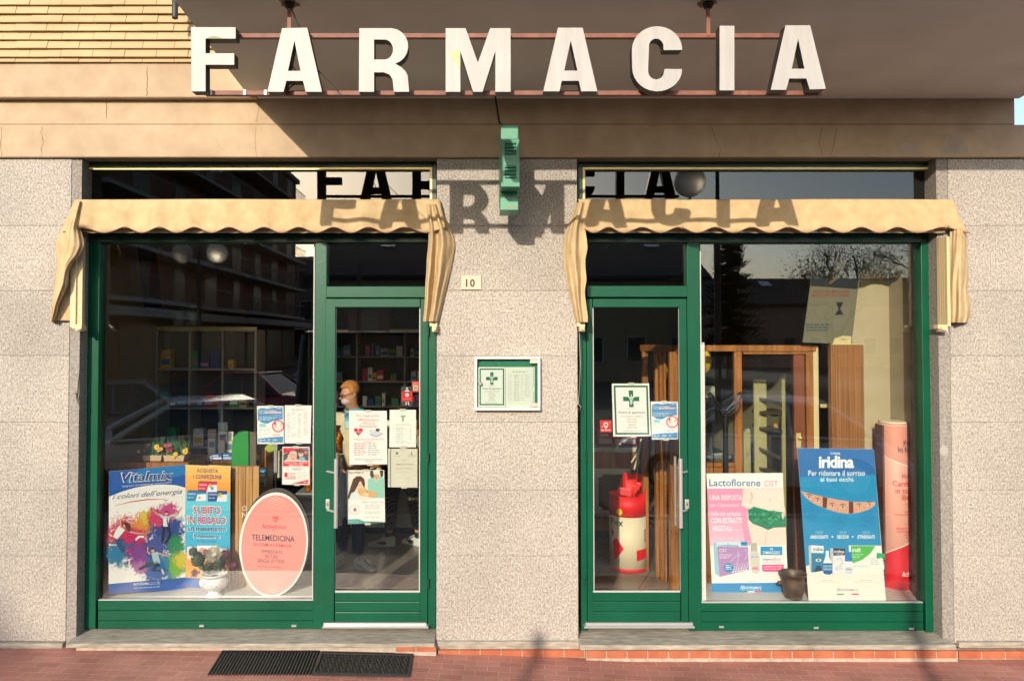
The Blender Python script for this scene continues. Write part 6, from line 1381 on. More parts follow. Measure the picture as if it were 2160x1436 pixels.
# brown columns, payment stand, grey box, candy bag
t = thing('price_stand', 'grey upright stand on a thin pole behind the taped papers', 'stand', P(581,1180,.8)); m = MB(); m.pbox(577,936,585,1000,.8,.03); m.build('head', mat('grey_plastic',(.30,.30,.28),.5), t, bevel=.004); m = MB(); a = P(581,1000,.815); m.tube([(a.x,.815,a.z),(a.x,.815,FZ)], .008, 8); m.build('pole', MC['grey_plastic'], t); m = MB(); m.lathe([(0,0),(.1,0),(.1,.01),(0,.012)], (a.x,.815,FZ), 16); m.build('base', MC['grey_plastic'], t)
o = pack('cream carton standing next to the grey stand', 585.5, 951, 597, 1007, .9, (216,206,170), (230,222,196), name='carton', cat='box', grp=None, D=.15); 
t = thing('wooden_stand', 'small brown wooden block behind the green card', 'stand', P(553,985,1.1)); m = MB(); m.pbox(547,945,561,985,1.1,.06); m.build('block', wood, t, bevel=.003); m = MB(); m.pbox(543,940,546.8,960,1.11,.04); m.build('red_card', ink((170,30,50)), t)
m = MB(); m.prism([P(569+10*math.cos(i*.4189),945+8*math.sin(i*.4189),1.0) for i in range(15)], Vector((0,.003,0))); tag(m.build('price_tag', ink((150,172,30))), 'round yellow green price tag behind the left window papers', 'price tag')
mm = mat('orange_foil', (.75,.20,.02), .25, .5, var=.5, vscale=25, bump=.9, bscale=40)
for lb, x0, x1, y0, y1 in (('shiny orange foil bag of sweets left of the left door post', 640, 662, 935, 1035), ('shiny orange foil bag of sweets hanging inside the left door', 703, 722, 905, 952)):
    c = P((x0+x1)/2, (y0+y1)/2, .45); a = P(x0,y0,.45); b = P(x1,y1,.45); t = thing('sweet_bag', lb, 'bag', (c.x,.45,b.z)); m = MB(); m.ball(c, 1, 20, ((b.x-a.x)/2*1.15,.05,(a.z-b.z)/2*1.08)); o = m.build('bag', mm, t)
    for v in o.data.vertices: v.co += Vector((math.sin(v.co.z*70)*.006+random.uniform(-.004,.004), math.sin(v.co.x*90+v.co.z*50)*.008, 0))
    m = MB(); m.tube([(c.x,.45,a.z-.01),(c.x,.45,a.z+.03)], [.012,.03], 10); m.build('tied_end', mm, t)
t = thing('steel_cabinet', 'pale grey cabinet half hidden behind the oval board', 'cabinet', P(645,1190,1.6)); m = MB(); m.pbox(622,1040,668,1190,1.6,.5); m.build('body', mat('pale_grey_metal',(.34,.35,.34),.4), t, bevel=.006); m = MB(); m.pbox(625,1050,665,1058,1.59,.008); m.build('strip', mat('grey_strip',(.2,.22,.22),.4), t)
m = MB(); m.pbox(648,1130,652,1158,1.59,.008); m.build('blue_label', ink((40,70,150)), t)
# shelving along the back and the left side
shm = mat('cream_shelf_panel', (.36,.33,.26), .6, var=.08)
def shelving(lb, x0, x1, Y, zt, ncol, nrow, seed, D=.32, z0=.7):
    t = thing('wall_shelves', lb, 'shelves', ((x0+x1)/2, Y, FZ)); rnd = random.Random(seed)
    for i in range(ncol+1): x = x0+(x1-x0)*i/ncol; m = MB(); m.box(x-.012,x+.012,Y,Y+D,FZ,zt); m.build('side_panel', shm, t)
    for j in range(nrow+1): z = z0+(zt-z0)*j/nrow; m = MB(); m.box(x0,x1,Y+.01,Y+D-.01,z-.01,z+.01); m.build('shelf', shm, t)
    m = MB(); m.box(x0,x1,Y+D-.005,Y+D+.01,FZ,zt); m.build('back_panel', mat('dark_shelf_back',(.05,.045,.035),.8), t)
    m = MB(); m.box(x0-.01,x1+.01,Y-.004,Y+.02,zt+.001,zt+.04); m.build('top_rail', brass, t)
    for j in range(nrow):
        z = z0+(zt-z0)*j/nrow+.0105; x = x0+.03
        while x < x1-.15:
            w_ = rnd.uniform(.04,.11); h = rnd.uniform(.08,.2); 
            if rnd.random() < .88 and all(not (x-.015 < x0+(x1-x0)*i/ncol < x+w_+.015) for i in range(ncol+1)):
                m = MB(); c = rnd.choice(PKC); m.box(x,x+w_,Y+.03,Y+.13,z,z+h); m.mi = 1; m.box(x+.01,x+w_-.01,Y+.0285,Y+.0299,z+h*.2,z+h*.5)
                o = m.build('medicine_pack', [ink(c), ink(rnd.choice(PKC))]); tag(o, LABELS.pop(0) if LABELS else 'medicine pack on the dim wall shelves behind the counter', 'box', 'medicine packs on the shelves')
            x += w_+rnd.uniform(.004,.02)
    return t
LABELS = []
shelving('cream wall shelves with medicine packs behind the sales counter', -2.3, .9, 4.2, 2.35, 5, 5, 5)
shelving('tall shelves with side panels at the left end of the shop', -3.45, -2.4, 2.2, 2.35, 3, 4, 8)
for lb, px in (('white storage jar with a black heart, leftmost on the top shelf', 211), ('white storage jar with a black heart, second on the top shelf', 240), ('white storage jar alone on the middle of the top shelf', 372), ('white storage jar between pole and shelf end', 400)):
    a = P(px, 737, 2.3); t = thing('storage_jar', lb, 'jar', (a.x, 2.36, 2.392), 'jars on the top shelf'); m = MB(); m.lathe([(0,0),(.075,0),(.08,.02),(.08,.17),(.07,.19),(0,.2)], (a.x,2.36,2.392), 20); m.build('jar', mat('cream_jar',(.42,.40,.32),.3), t)
    m = MB(); m.lathe([(0,.2),(.07,.2),(.06,.22),(0,.235)], (a.x,2.36,2.392), 16); m.build('lid', MC['cream_jar'], t)
a = P(283,700,2.3); t = thing('red_tin', 'round red tin lying on its side on the top shelf', 'tin', (a.x,2.32,2.392)); m = MB(); m.tube([(a.x-.16,2.4,2.392+.2),(a.x+.06,2.36,2.392+.2)], .2, 28); m.build('drum', mat('red_tin_paint',(.30,.01,.01),.3), t); m = MB(); m.tube([(a.x+.061,2.36,2.392+.2),(a.x+.07,2.358,2.392+.2)], .18, 28); m.build('lid', mat('cream_tin_lid',(.4,.36,.28),.5), t)
p = Poster('hanging_banner', 'dark hanging banner with pale lettering high in the left window', 'banner', [(288,500),(325,500),(343,660),(305,660)], [1.7]*4, (22,24,34), .01); p.text('lettering', 'Vapo', 298, 529, 321, 541, (150,150,158), 1, .03); p.words('lettering', 300, 328, 580, 2, (90,80,60), 1); p.ell('blue_patch', 320, 640, 12, 16, (26,46,86), 1); p.done()
p = Poster('hanging_poster', 'dark red and white poster inside above the left door papers', 'poster', [(735,652),(822,652),(822,700),(735,700)], [2.4]*4, (70,14,20), .01); p.rect('photo', 762, 655, 800, 698, (60,62,66), 1); p.done()

# ================================================================== people
def skin(name, pts, edges, mt, parent, sub=2, flat=False):
    """pts: name -> (x, y, z, rx[, ry]); one continuous limb-like surface grown along the edges"""
    me = bpy.data.meshes.new(name); ks = list(pts); me.from_pydata([pts[k][:3] for k in ks], [(ks.index(a), ks.index(b)) for a, b in edges], [])
    o = bpy.data.objects.new(name, me); COL.objects.link(o); o.modifiers.new('skin', 'SKIN'); s_ = o.modifiers.new('sub', 'SUBSURF'); s_.levels = sub; s_.render_levels = sub
    for i, k in enumerate(ks):
        v = me.skin_vertices[0].data[i]; r = pts[k][3:]; v.radius = (r[0], r[-1]); v.use_root = (i == 0)
    dg = bpy.context.evaluated_depsgraph_get(); ev = o.evaluated_get(dg); m2 = bpy.data.meshes.new_from_object(ev); bpy.data.objects.remove(o)
    o0 = wloc(parent); 
    for v in m2.vertices: v.co -= o0
    for f in m2.polygons: f.use_smooth = True
    m2.materials.clear(); m2.materials.append(mt); o = bpy.data.objects.new(name, m2); COL.objects.link(o); o.parent = parent; return o
skinm = mat('warm_skin', (.55,.27,.16), .5, var=.08, vscale=20)
def M3(o): return lambda x, y, z, *r: (o[0]+x, o[1]+y, o[2]+z, *r)
def shoe(q, d, L, parent, stripe, mark):
    """q heel point on the floor, d direction"""
    d = Vector(d).normalized(); s = Vector((-d.y, d.x, 0)); W = L*.19; up = Vector((0,0,1)); rows = []
    for t, w_, h in ((0,.55,.30),(.06,.85,.33),(.2,.9,.36),(.38,.88,.31),(.55,.95,.22),(.75,1.05,.16),(.92,.85,.13),(1,.4,.08)):
        c = Vector(q)+d*L*t; rows.append([c+s*W*w_*a_+up*L*h*b_ for a_, b_ in ((-1,.0),(-1.02,.35),(-.8,.8),(-.3,1),(.3,1),(.8,.8),(1.02,.35),(1,.0))])
    m = MB(); m.grid(rows); m.face(rows[0]); m.face(rows[-1]); m.face([r[0] for r in rows]+[r[-1] for r in rows[::-1]]); o = m.build('shoe', mat('white_sneaker',(.62,.62,.58),.5), parent)
    m = MB()
    for k in range(mark):
        for sg in (-1, 1):
            t0 = .34+.12*k if mark > 1 else .3; ww = .03 if mark > 1 else .24
            a = Vector(q)+d*L*t0+s*sg*(W*.99+.004); m.face([a+up*L*.09, a+d*L*ww+up*L*.09, a+d*L*(ww+(-.08 if mark > 1 else .16))+up*L*.19+s*sg*-.003, a+d*L*(-.08 if mark > 1 else .05)+up*L*.21+s*sg*-.003])
    m.build('stripe', stripe, o, recalc=False)
    m = MB()
    for k in range(4): a = Vector(q)+d*L*(.42+.07*k)+up*L*(.33-.035*k); m.tube([a-s*W*.4, a+up*.006, a+s*W*.4], .005, 5)
    m.build('lace', white, o); return o
# pharmacist, standing side on and looking down to the left
o_ = (P(748,1185,1.55).x, 1.62, FZ); A_ = M3(o_)
ph = thing('person', 'person in cream jacket and face mask looking down behind the left door', 'person', o_)
B_ = {'pel':A_(0,0,.92,.13,.11),'sp1':A_(.0,0,1.12,.13,.10),'ch':A_(.02,0,1.34,.165,.11),'nk0':A_(.0,-.01,1.49,.07,.065),'nk':A_(-.035,-.03,1.55,.058,.058),'hd0':A_(-.055,-.06,1.62,.075,.085),'hd1':A_(-.06,-.055,1.70,.083,.095),'hd2':A_(-.055,-.045,1.755,.055,.065),
      'shl':A_(-.17,-.02,1.42,.07),'ell':A_(-.23,-.08,1.15,.05),'wrl':A_(-.16,-.30,1.05,.032),'hal':A_(-.12,-.37,1.03,.035),'shr':A_(.20,.02,1.42,.07),'elr':A_(.26,-.02,1.14,.05),'wrr':A_(.12,-.25,1.03,.032),'har':A_(.06,-.32,1.02,.035),
      'hpl':A_(-.07,0,.86,.09),'knl':A_(-.11,-.02,.49,.06),'anl':A_(-.16,.05,.10,.04),'hpr':A_(.07,0,.86,.09),'knr':A_(.04,-.08,.49,.06),'anr':A_(.03,-.06,.10,.04)}
ED = [('pel','sp1'),('sp1','ch'),('ch','nk0'),('nk0','nk'),('nk','hd0'),('hd0','hd1'),('hd1','hd2'),('ch','shl'),('shl','ell'),('ell','wrl'),('wrl','hal'),('ch','shr'),('shr','elr'),('elr','wrr'),('wrr','har'),('pel','hpl'),('hpl','knl'),('knl','anl'),('pel','hpr'),('hpr','knr'),('knr','anr')]
skin('body', B_, ED, skinm, ph)
grow = lambda ks, g, D=B_: {k: (*D[k][:3], *[r+g for r in D[k][3:]]) for k in ks}
ck_ = ['ch','sp1','pel','nk0','shl','ell','wrl','shr','elr','wrr']
jk = mat('cream_jacket', (.62,.52,.34), .8, var=.08, vscale=14, bump=.3, bscale=10)
skin('jacket', grow(ck_, .028), [('ch','sp1'),('sp1','pel'),('ch','nk0'),('ch','shl'),('shl','ell'),('ell','wrl'),('ch','shr'),('shr','elr'),('elr','wrr')], jk, ph)
nv = mat('navy_trousers', (.012,.02,.045), .8)
skin('trousers', grow(['pel','hpl','knl','anl','hpr','knr','anr'], .018), [('pel','hpl'),('hpl','knl'),('knl','anl'),('pel','hpr'),('hpr','knr'),('knr','anr')], nv, ph)
hd = Vector(A_(-.06,-.055,1.68)); nvs = mat('navy_collar', (.02,.03,.06), .8)
m = MB(); m.tube([A_(.05,-.02,1.46), A_(.0,-.09,1.47), A_(-.08,-.10,1.46), A_(-.10,-.04,1.50), A_(-.04,.04,1.55), A_(.03,.03,1.53), A_(.05,-.02,1.46)], .032, 10); m.build('collar', nvs, ph)
hr = mat('sandy_red_hair', (.50,.20,.05), .8, var=.3, vscale=30, bump=.5, bscale=50)
fd = Vector((-.70,-.62,-.30)).normalized(); sd = fd.cross(Vector((0,0,1))).normalized(); ud = sd.cross(fd).normalized()
HF = lambda f, s_, u: hd + fd*f + sd*s_ + ud*u
BM = Matrix((( fd.x, sd.x, ud.x),(fd.y, sd.y, ud.y),(fd.z, sd.z, ud.z))).to_3x3()
m = MB(); m.ball(HF(-.018,0,.030), 1, 24, (.104,.090,.094), BM); o = m.build('hair', hr, ph)
for v in o.data.vertices:
    q = v.co + wloc(ph) - hd; f_, u_ = q.dot(fd), q.dot(ud)
    if f_ > .02 and u_ < .075: v.co -= fd*(f_-.02)*.9
    if u_ < -.01: v.co += ud*(-.01-u_)*.5
    v.co += Vector((math.sin(q.z*160+q.x*60), math.sin(q.x*140), math.sin(q.y*150)))*.0025
m = MB(); m.tube([HF(.085,0,.02), HF(.112,0,-.012), HF(.092,0,-.022)], [.009,.015,.011], 8); m.build('nose', skinm, ph)
for sx in (-1, 1): m = MB(); m.ball(HF(-.01,sx*.082,-.005), 1, 12, (.017,.009,.028), BM); m.build('ear', skinm, ph)
m = MB(); m.ball(HF(.045,0,-.055), 1, 18, (.058,.058,.046), BM); mk = m.build('face_mask', mat('pale_face_mask',(.60,.47,.50),.7), ph)
for sx in (-1, 1): m = MB(); m.tube([HF(.05,sx*.055,-.045), HF(-.01,sx*.088,-.002)], .0025, 5); m.build('strap', white, mk)
m = MB()
for sx in (-1, 1):
    m.tube([HF(.098-.012*abs(math.cos(i*.5236)), sx*.034+.024*math.cos(i*.5236), .014+.016*math.sin(i*.5236)) for i in range(13)], .0022, 5); m.tube([HF(.086,sx*.058,.016), HF(-.005,sx*.088,.012)], .0022, 5)
m.tube([HF(.10,-.010,.016), HF(.10,.010,.016)], .0022, 5); m.build('glasses', black, ph)
for sx in (-1, 1): m = MB(); m.ball(HF(.074,sx*.033,.014), .0105, 10); e_ = m.build('eye', mat('eye_white',(.6,.58,.55),.3), ph); m = MB(); m.ball(HF(.082,sx*.033,.012), .005, 8); m.build('iris', black, e_)
def hand(base, d, par, sk=None):
    d = Vector(d).normalized(); s = d.cross(Vector((0,0,1))).normalized(); n = s.cross(d)
    for i, L in enumerate((.062,.07,.066,.052)):
        b = Vector(base)+s*(i-1.5)*.019; m = MB(); m.tube([b, b+d*L*.5-n*.006, b+d*L-n*.026], [.0095,.009,.0065], 7); m.ball(b+d*L-n*.026, .0065, 6); m.build('finger', skinm, par)
    b = Vector(base)-s*.036-d*.035; m = MB(); m.tube([b, b-s*.016+d*.03, b-s*.012+d*.052-n*.01], [.012,.011,.008], 7); m.ball(b-s*.012+d*.052-n*.01, .008, 6); m.build('thumb', skinm, par)
hand(Vector(A_(-.105,-.40,1.025)), (.3,-1,-.1), ph); hand(Vector(A_(.045,-.35,1.015)), (-.3,-1,-.1), ph)
st3 = mat('black_shoe_stripe', (.02,.02,.025), .5)
shoe(A_(-.15,.10,0), (-.35,-.7,0), .25, ph, st3, 3); shoe(A_(-.0,-.05,0), (.8,-.5,0), .26, ph, st3, 3)
# customer in checked trousers, seen from the side / behind, upper body hidden by the papers
o2 = (P(845,1145,2.3).x, 2.30, FZ); C_ = M3(o2)
cu = thing('person', 'person in checked trousers and white sneakers at the counter behind the door papers', 'person', o2)
Q_ = {'pel':C_(0,0,.80,.13,.12),'sp1':C_(.0,.05,.98,.12,.10),'ch':C_(-.01,.12,1.14,.15,.11),'nk':C_(-.01,.16,1.25,.055),'hd0':C_(-.01,.18,1.31,.07,.08),'hd1':C_(-.01,.19,1.37,.078,.09),'hd2':C_(-.01,.19,1.41,.05,.055),
      'shl':C_(-.16,.12,1.18,.06),'ell':C_(-.2,.24,.98,.045),'wrl':C_(-.12,.34,1.0,.03),'shr':C_(.15,.12,1.18,.06),'elr':C_(.21,.22,.98,.045),'wrr':C_(.13,.34,1.0,.03),'hal':C_(-.10,.40,1.0,.034),'har':C_(.11,.40,1.0,.034),
      'hpl':C_(-.08,0,.74,.095),'knl':C_(-.115,-.02,.43,.065),'anl':C_(-.13,.03,.11,.04),'hpr':C_(.10,0,.74,.095),'knr':C_(.17,.0,.43,.065),'anr':C_(.19,.03,.11,.04)}
ED2 = [('pel','sp1'),('sp1','ch'),('ch','nk'),('nk','hd0'),('hd0','hd1'),('hd1','hd2'),('ch','shl'),('shl','ell'),('ell','wrl'),('wrl','hal'),('ch','shr'),('shr','elr'),('elr','wrr'),('wrr','har'),('pel','hpl'),('hpl','knl'),('knl','anl'),('pel','hpr'),('hpr','knr'),('knr','anr')]
skin('body', Q_, ED2, skinm, cu)
chk = bpy.data.materials.new('houndstooth_check'); chk.use_nodes = True; N = chk.node_tree.nodes; L = chk.node_tree.links
tc = N.new('ShaderNodeTexCoord'); mp = N.new('ShaderNodeMapping'); mp.inputs['Rotation'].default_value = (0,0,.3); ckn = N.new('ShaderNodeTexChecker'); ckn.inputs['Scale'].default_value = 46; ckn.inputs['Color1'].default_value = (.02,.02,.015,1); ckn.inputs['Color2'].default_value = (.17,.15,.085,1)
L.new(tc.outputs['Object'], mp.inputs[0]); L.new(mp.outputs[0], ckn.inputs[0]); L.new(ckn.outputs[0], N['Principled BSDF'].inputs['Base Color']); N['Principled BSDF'].inputs['Roughness'].default_value = .9
tr = {k: (*Q_[k][:3], *[r+g for r in Q_[k][3:]]) for k, g in (('pel',.02),('hpl',.015),('hpr',.015),('knl',.025),('knr',.025))}; tr['anl'] = (*Q_['anl'][:2], .20, .075); tr['anr'] = (*Q_['anr'][:2], .20, .075)
skin('trousers', tr, [('pel','hpl'),('hpl','knl'),('knl','anl'),('pel','hpr'),('hpr','knr'),('knr','anr')], chk, cu)
skin('jumper', grow(['sp1','ch','pel','shl','ell','wrl','shr','elr','wrr'], .024, Q_), [('sp1','ch'),('sp1','pel'),('ch','shl'),('shl','ell'),('ell','wrl'),('ch','shr'),('shr','elr'),('elr','wrr')], mat('beige_jumper',(.45,.38,.26),.9), cu)
m = MB(); m.ball(Vector(C_(-.01,.175,1.375)), .1, 18, (1,1,1)); m.build('hair', mat('dark_brown_hair',(.03,.018,.012),.7), cu)
for sx, k in ((-1,'anl'),(1,'anr')): m = MB(); a = Vector(Q_[k][:3]); m.tube([a+Vector((0,0,-.03)), a+Vector((0,0,.10))], [.04,.044], 10); m.build('sock', black, cu)
hand(Vector(C_(-.10,.43,1.0)), (.1,1,0), cu); hand(Vector(C_(.11,.43,1.0)), (-.1,1,0), cu)
shoe(C_(-.06,.02,0), (-1,-.12,0), .29, cu, mat('grey_shoe_mark',(.08,.08,.07),.5), 1); shoe(C_(.24,-.0,0), (-.75,.5,0), .28, cu, MC['grey_shoe_mark'], 1)

# ================================================================== inside, right part
bin_ = thing('display_bin', 'round red and white cardboard display bin full of red boxes', 'display bin', P(1328,1200,1.5))
cx, cyb = P(1328,1150,1.5).x, 1.56; r = .182; redp = ink((232,8,18)); crm = ink((232,218,186))
def zat(py, Y=1.38): return P(1328, py, Y).z
def drum(name, mt, z0_, z1_, o=0.0, a0=-math.pi, a1=math.pi, tf=None, par=bin_, n=44):
    m = MB(); A_s = [a0+(a1-a0)*i/n for i in range(n+1)]; R_ = r+o
    m.grid([[Vector((cx+R_*math.sin(a), cyb-R_*math.cos(a), z0_)) for a in A_s], [Vector((cx+R_*math.sin(a), cyb-R_*math.cos(a), tf(a) if tf else z1_)) for a in A_s]]); return m.build(name, mt, par, recalc=False, solid=.004)
zb0 = FZ+.002; zr = zat(1092); ztopf = zat(1048)
drum('body', crm, zb0+.03, zr); drum('base_band', redp, zb0, zb0+.0295); 
def bk_(a):
    t = max(0, min(1, (a-.45)/1.0)) if a > 0 else max(0, min(1, (abs(a)-2.7)/.44))
    return ztopf + .165*t*t*(3-2*t)
bodyR = drum('red_top', redp, zr+.0005, 0, tf=bk_)
def curved_text(s, u0, u1, z1_, z0_, mt, par, name='lettering', bold=.03, shear=0):
    vs, fs = text_geo(s, bold*.42, shear, 1); m = MB(); R_ = r+.0035; q = [m.v(Vector((cx+R_*math.sin(u0+(u1-u0)*u), cyb-R_*math.cos(u0+(u1-u0)*u), z1_+(z0_-z1_)*v))) for u, v in vs]
    for f_ in fs:
        try: m.bm.faces.new([q[i] for i in f_])
        except ValueError: pass
    m.build(name, mt, par, recalc=False)
ib = ink((40,34,34)); curved_text('Flex', -1.25, -.45, zat(1096), zat(1111), ib, bodyR); curved_text('Flex', .95, 1.6, zat(1090), zat(1103), ib, bodyR); curved_text('INTEGRATO', -1.3, -.75, zat(1114), zat(1118), redp, bodyR, bold=.01)
def cpatch(name, pts, mt, par=bodyR, o=.003):
    m = MB(); R_ = r+o; n = 9; u0, u1 = min(q[0] for q in pts), max(q[0] for q in pts); top, bot = [], []
    for i in range(n+1):
        u = min(u1-1e-5, max(u0+1e-5, u0+(u1-u0)*i/n)); ys = []
        for a, b in zip(pts, pts[1:]+pts[:1]):
            if (a[0]-u)*(b[0]-u) <= 0 and a[0] != b[0]: ys.append(a[1]+(b[1]-a[1])*(u-a[0])/(b[0]-a[0]))
        g_ = lambda y: Vector((cx+R_*math.sin(u), cyb-R_*math.cos(u), zat(y))); top.append(g_(min(ys))); bot.append(g_(max(ys)))
    m.grid([top, bot]); m.build(name, mt, par, recalc=False)
cpatch('red_block', [(.24,1161),(1.4,1157),(1.4,1178),(.24,1183)], redp)
cpatch('red_diamond', [(-1.1,1146),(-.85,1136),(-.42,1158),(-.8,1180),(-1.05,1188)], redp); cpatch('box_print', [(.75,1119),(1.05,1119),(1.05,1142),(.75,1146)], ink((216,60,70))); cpatch('box_print', [(.85,1122),(1.2,1122),(1.2,1140),(.85,1142)], ink((225,215,215)), o=.005); cpatch('box_print', [(-1.25,1118),(-1.0,1124),(-1.1,1142)], redp)
m = MB(); q = [Vector((cx+(r+.006)*math.sin(-.66+.17*math.cos(i*.3927)), cyb-(r+.006)*math.cos(-.66+.17*math.cos(i*.3927)), zat(1081+7*math.sin(i*.3927)))) for i in range(16)]; m.face(q); m.build('yellow_badge', ink((246,196,30)), bodyR, recalc=False)
m = MB(); m.lathe([(0,0),(r-.006,0),(r-.006,.004),(0,.005)], (cx,cyb,ztopf-.07), 30); m.build('inner_floor', redp, bin_)
for i, (px, py, an) in enumerate(((1308,1030,.25),(1314,1031,.2),(1320,1032,.15),(1326,1034,.1),(1340,1026,-.2),(1346,1020,-.25))):
    c = P(px, py, 1.5); c.z -= .012; M = Matrix.Translation(c) @ Matrix.Scale(.62, 4) @ Matrix.Rotation(-an*1.2, 4, 'Y') @ Matrix.Rotation(-.25, 4, 'X'); m = MB(); m.box(-.03,.03,-.010,.010,-.075,.025, M); m.mi = 1; m.box(-.03,.03,-.0105,.0105,.0255,.03, M)
    tag(m.build('red_box', [redp, ink((230,215,205))]), ['thin red box leftmost in the round display bin','thin red box second from the left in the display bin','thin red box third from the left in the display bin','thin red box fourth from the left in the display bin','thin red box near the back lip of the bin','thin red box rightmost in the display bin'][i], 'box', 'red boxes in the display bin')
# wrapped gift leaning above the bin
t = thing('gift_basket', 'cellophane wrapped gift with cream ribbons above the display bin', 'gift', P(1345,1000,1.75))
m = MB(); q = P(1345,975,1.75); m.tube([P(1352,925,1.75),P(1348,950,1.75),P(1340,985,1.75),P(1336,1008,1.75)], [.006,.03,.045,.02], 10); m.build('wrap', mat('brown_cellophane',(.10,.06,.04),.15,.3,var=.5,vscale=20), t)
for a_, b_ in (((1352,925),(1338,990)),((1350,940),(1332,975)),((1346,950),(1344,1000))):
    m = MB(); m.tube([P(a_[0],a_[1],1.70), P((a_[0]+b_[0])/2+2,(a_[1]+b_[1])/2,1.68), P(b_[0],b_[1],1.70)], .010, 6); m.build('ribbon', ink((226,210,176)), t)
# red boxes on counter
for lb, x0, y0, x1, y1 in (('wide red box on the sales counter, left one by the right door', 1262, 908, 1292, 938), ('wide red box on the sales counter, right one by the right door', 1296, 912, 1342, 938)): pack(lb, x0, y0, x1, y1, 2.62, (160,14,26), (190,170,160), grp=None, name='red_carton', D=.2)
# oblique wooden cabinet with glass leaves
cab = thing('wooden_cabinet', 'tall varnished wooden cabinet with narrow posts seen through the right door', 'cabinet', (1.65,1.1,FZ))
def post(m_, px, w_, Y, py0, mt=wood, name='post', zt=None, D=.06):
    a = P(px, py0, Y); b = P(px+w_, py0, Y); m = MB(); m.box(a.x, b.x, Y, Y+D, FZ, a.z); return m.build(name, mt, cab, bevel=.004)
post(0,1355,12,1.45,738); post(0,1382,7,1.25,742); post(0,1391,7,1.15,742); post(0,1400,5,1.10,742); post(0,1412,24,.80,742); post(0,1437,6,.62,742)
a = P(1353,727,1.45); b = P(1440,727,.62); m = MB(); m.prism([(a.x,1.52,a.z-.06),(a.x,1.52,a.z),(b.x+.02,.62,a.z),(b.x+.02,.62,a.z-.06)], Vector((.05,.02,0))); m.build('top_rail', wood, cab, bevel=.003)
m = MB(); a = P(1368,745,1.44); b = P(1381,745,1.44); m.box(a.x,b.x,1.44,1.446,FZ,a.z); m.build('pane', glass3, cab)
m = MB(); a = P(1405,745,1.3); m.box(a.x-.05,a.x+.03,1.5,1.52,FZ+.2,a.z); m.build('inner_panel', mat('yellow_wood_edge',(.5,.28,.06),.5), cab)
for lb, px, py, Y in (('yellow balloon seen through the upper right door glass', 1397, 785, 1.9), ('yellow balloon peeping in at the left edge of the right window', 1487, 762, .95)):
    c = P(px, py, Y); t = thing('balloon', lb, 'balloon', (c.x,Y,c.z-.1)); m = MB(); m.ball(c, .075, 18, (.75,.75,1.35)); m.build('balloon', mat('yellow_balloon',(.85,.55,.02),.25), t)
    m = MB(); m.tube([c-Vector((0,0,.1)), c-Vector((.01,0,.35))], .002, 4); m.build('string', white, t)
t = thing('wall_phone', 'small white device under the yellow balloon in the right door', 'device', P(1401,838,1.8)); m = MB(); m.pbox(1396,812,1404.5,838,1.8,.04); m.build('case', mat('off_white_device',(.55,.52,.42),.4), t, bevel=.004); m = MB(); m.pbox(1398,816,1402.5,822,1.795,.004); m.build('screen', black, t)
# wooden partition behind the right window
pt_ = thing('wooden_partition', 'varnished wooden partition with glazed door behind the right window', 'partition', P(1650,1240,.62)); YPt = .62
def pp(name, x0, y0, x1, y1, mt=wood, Y=YPt, D=.05, par=None, bev=.003):
    m = MB(); m.pbox(x0, y0, x1, y1, Y, D); return m.build(name, mt, par or pt_, bevel=bev)
pp('top_rail', 1488, 728, 1722, 741, Y=YPt-.01); pp('post', 1551, 741.5, 1567, 1262); pp('post', 1703, 741.5, 1717, 1262); pp('post', 1488, 741.5, 1490, 1262); pp('lower_panel', 1490.5, 985, 1550.5, 1262, Y=YPt+.01); pp('rail', 1490.5, 976, 1550.5, 984, Y=YPt)
dl = pp('door', 1677, 748, 1699, 1262, mat('red_brown_wood',(.20,.06,.025),.4,var=.15,vscale=5,stretch=(12,12,1)), Y=YPt+.005); pp('top_stile', 1568, 742, 1702, 747, Y=YPt-.004)
pp('pane', 1569, 748, 1676, 1262, glass3, YPt+.02, .005, dl, 0); pp('handle_plate', 1680, 913, 1690, 944, brass, YPt-.001, .006, dl, .001)
m = MB(); a = P(1688, 923, YPt-.03); m.ball(a, .015, 12); m.tube([a, a+Vector((0,.035,0))], .006, 8); m.build('knob', brass, dl)
pp('pane', 1490.5, 742, 1550.5, 975.5, glass3, YPt+.02, .005, None, 0); pp('cream_edge', 1718, 729, 1729, 1262, mat('cream_wood_edge',(.62,.50,.26),.5)); pp('pane', 1729.5, 729, 1755, 1262, glass3, YPt+.02, .005, None, 0); pp('middle_rail', 1731, 852, 1755, 860, brass, YPt+.01, .02)
t = thing('tall_panel', 'striped brown wooden panel before the cream wall in the right window', 'panel', P(1790,1262,.5)); m = MB(); m.pbox(1755.5, 727, 1825, 1262, .5, .06); m.build('panel', ramp_mat('reeded_brown_wood', [(.3,(.16,.06,.02)),(.5,(.30,.13,.045)),(.7,(.38,.18,.065))], 4, (26,26,.25), .4, .08, 4, .1), t, bevel=.003)
m = MB(); m.pbox(1755.5, 725, 1825, 727, .495, .07); m.build('edge', MC['cream_wood_edge'], t)
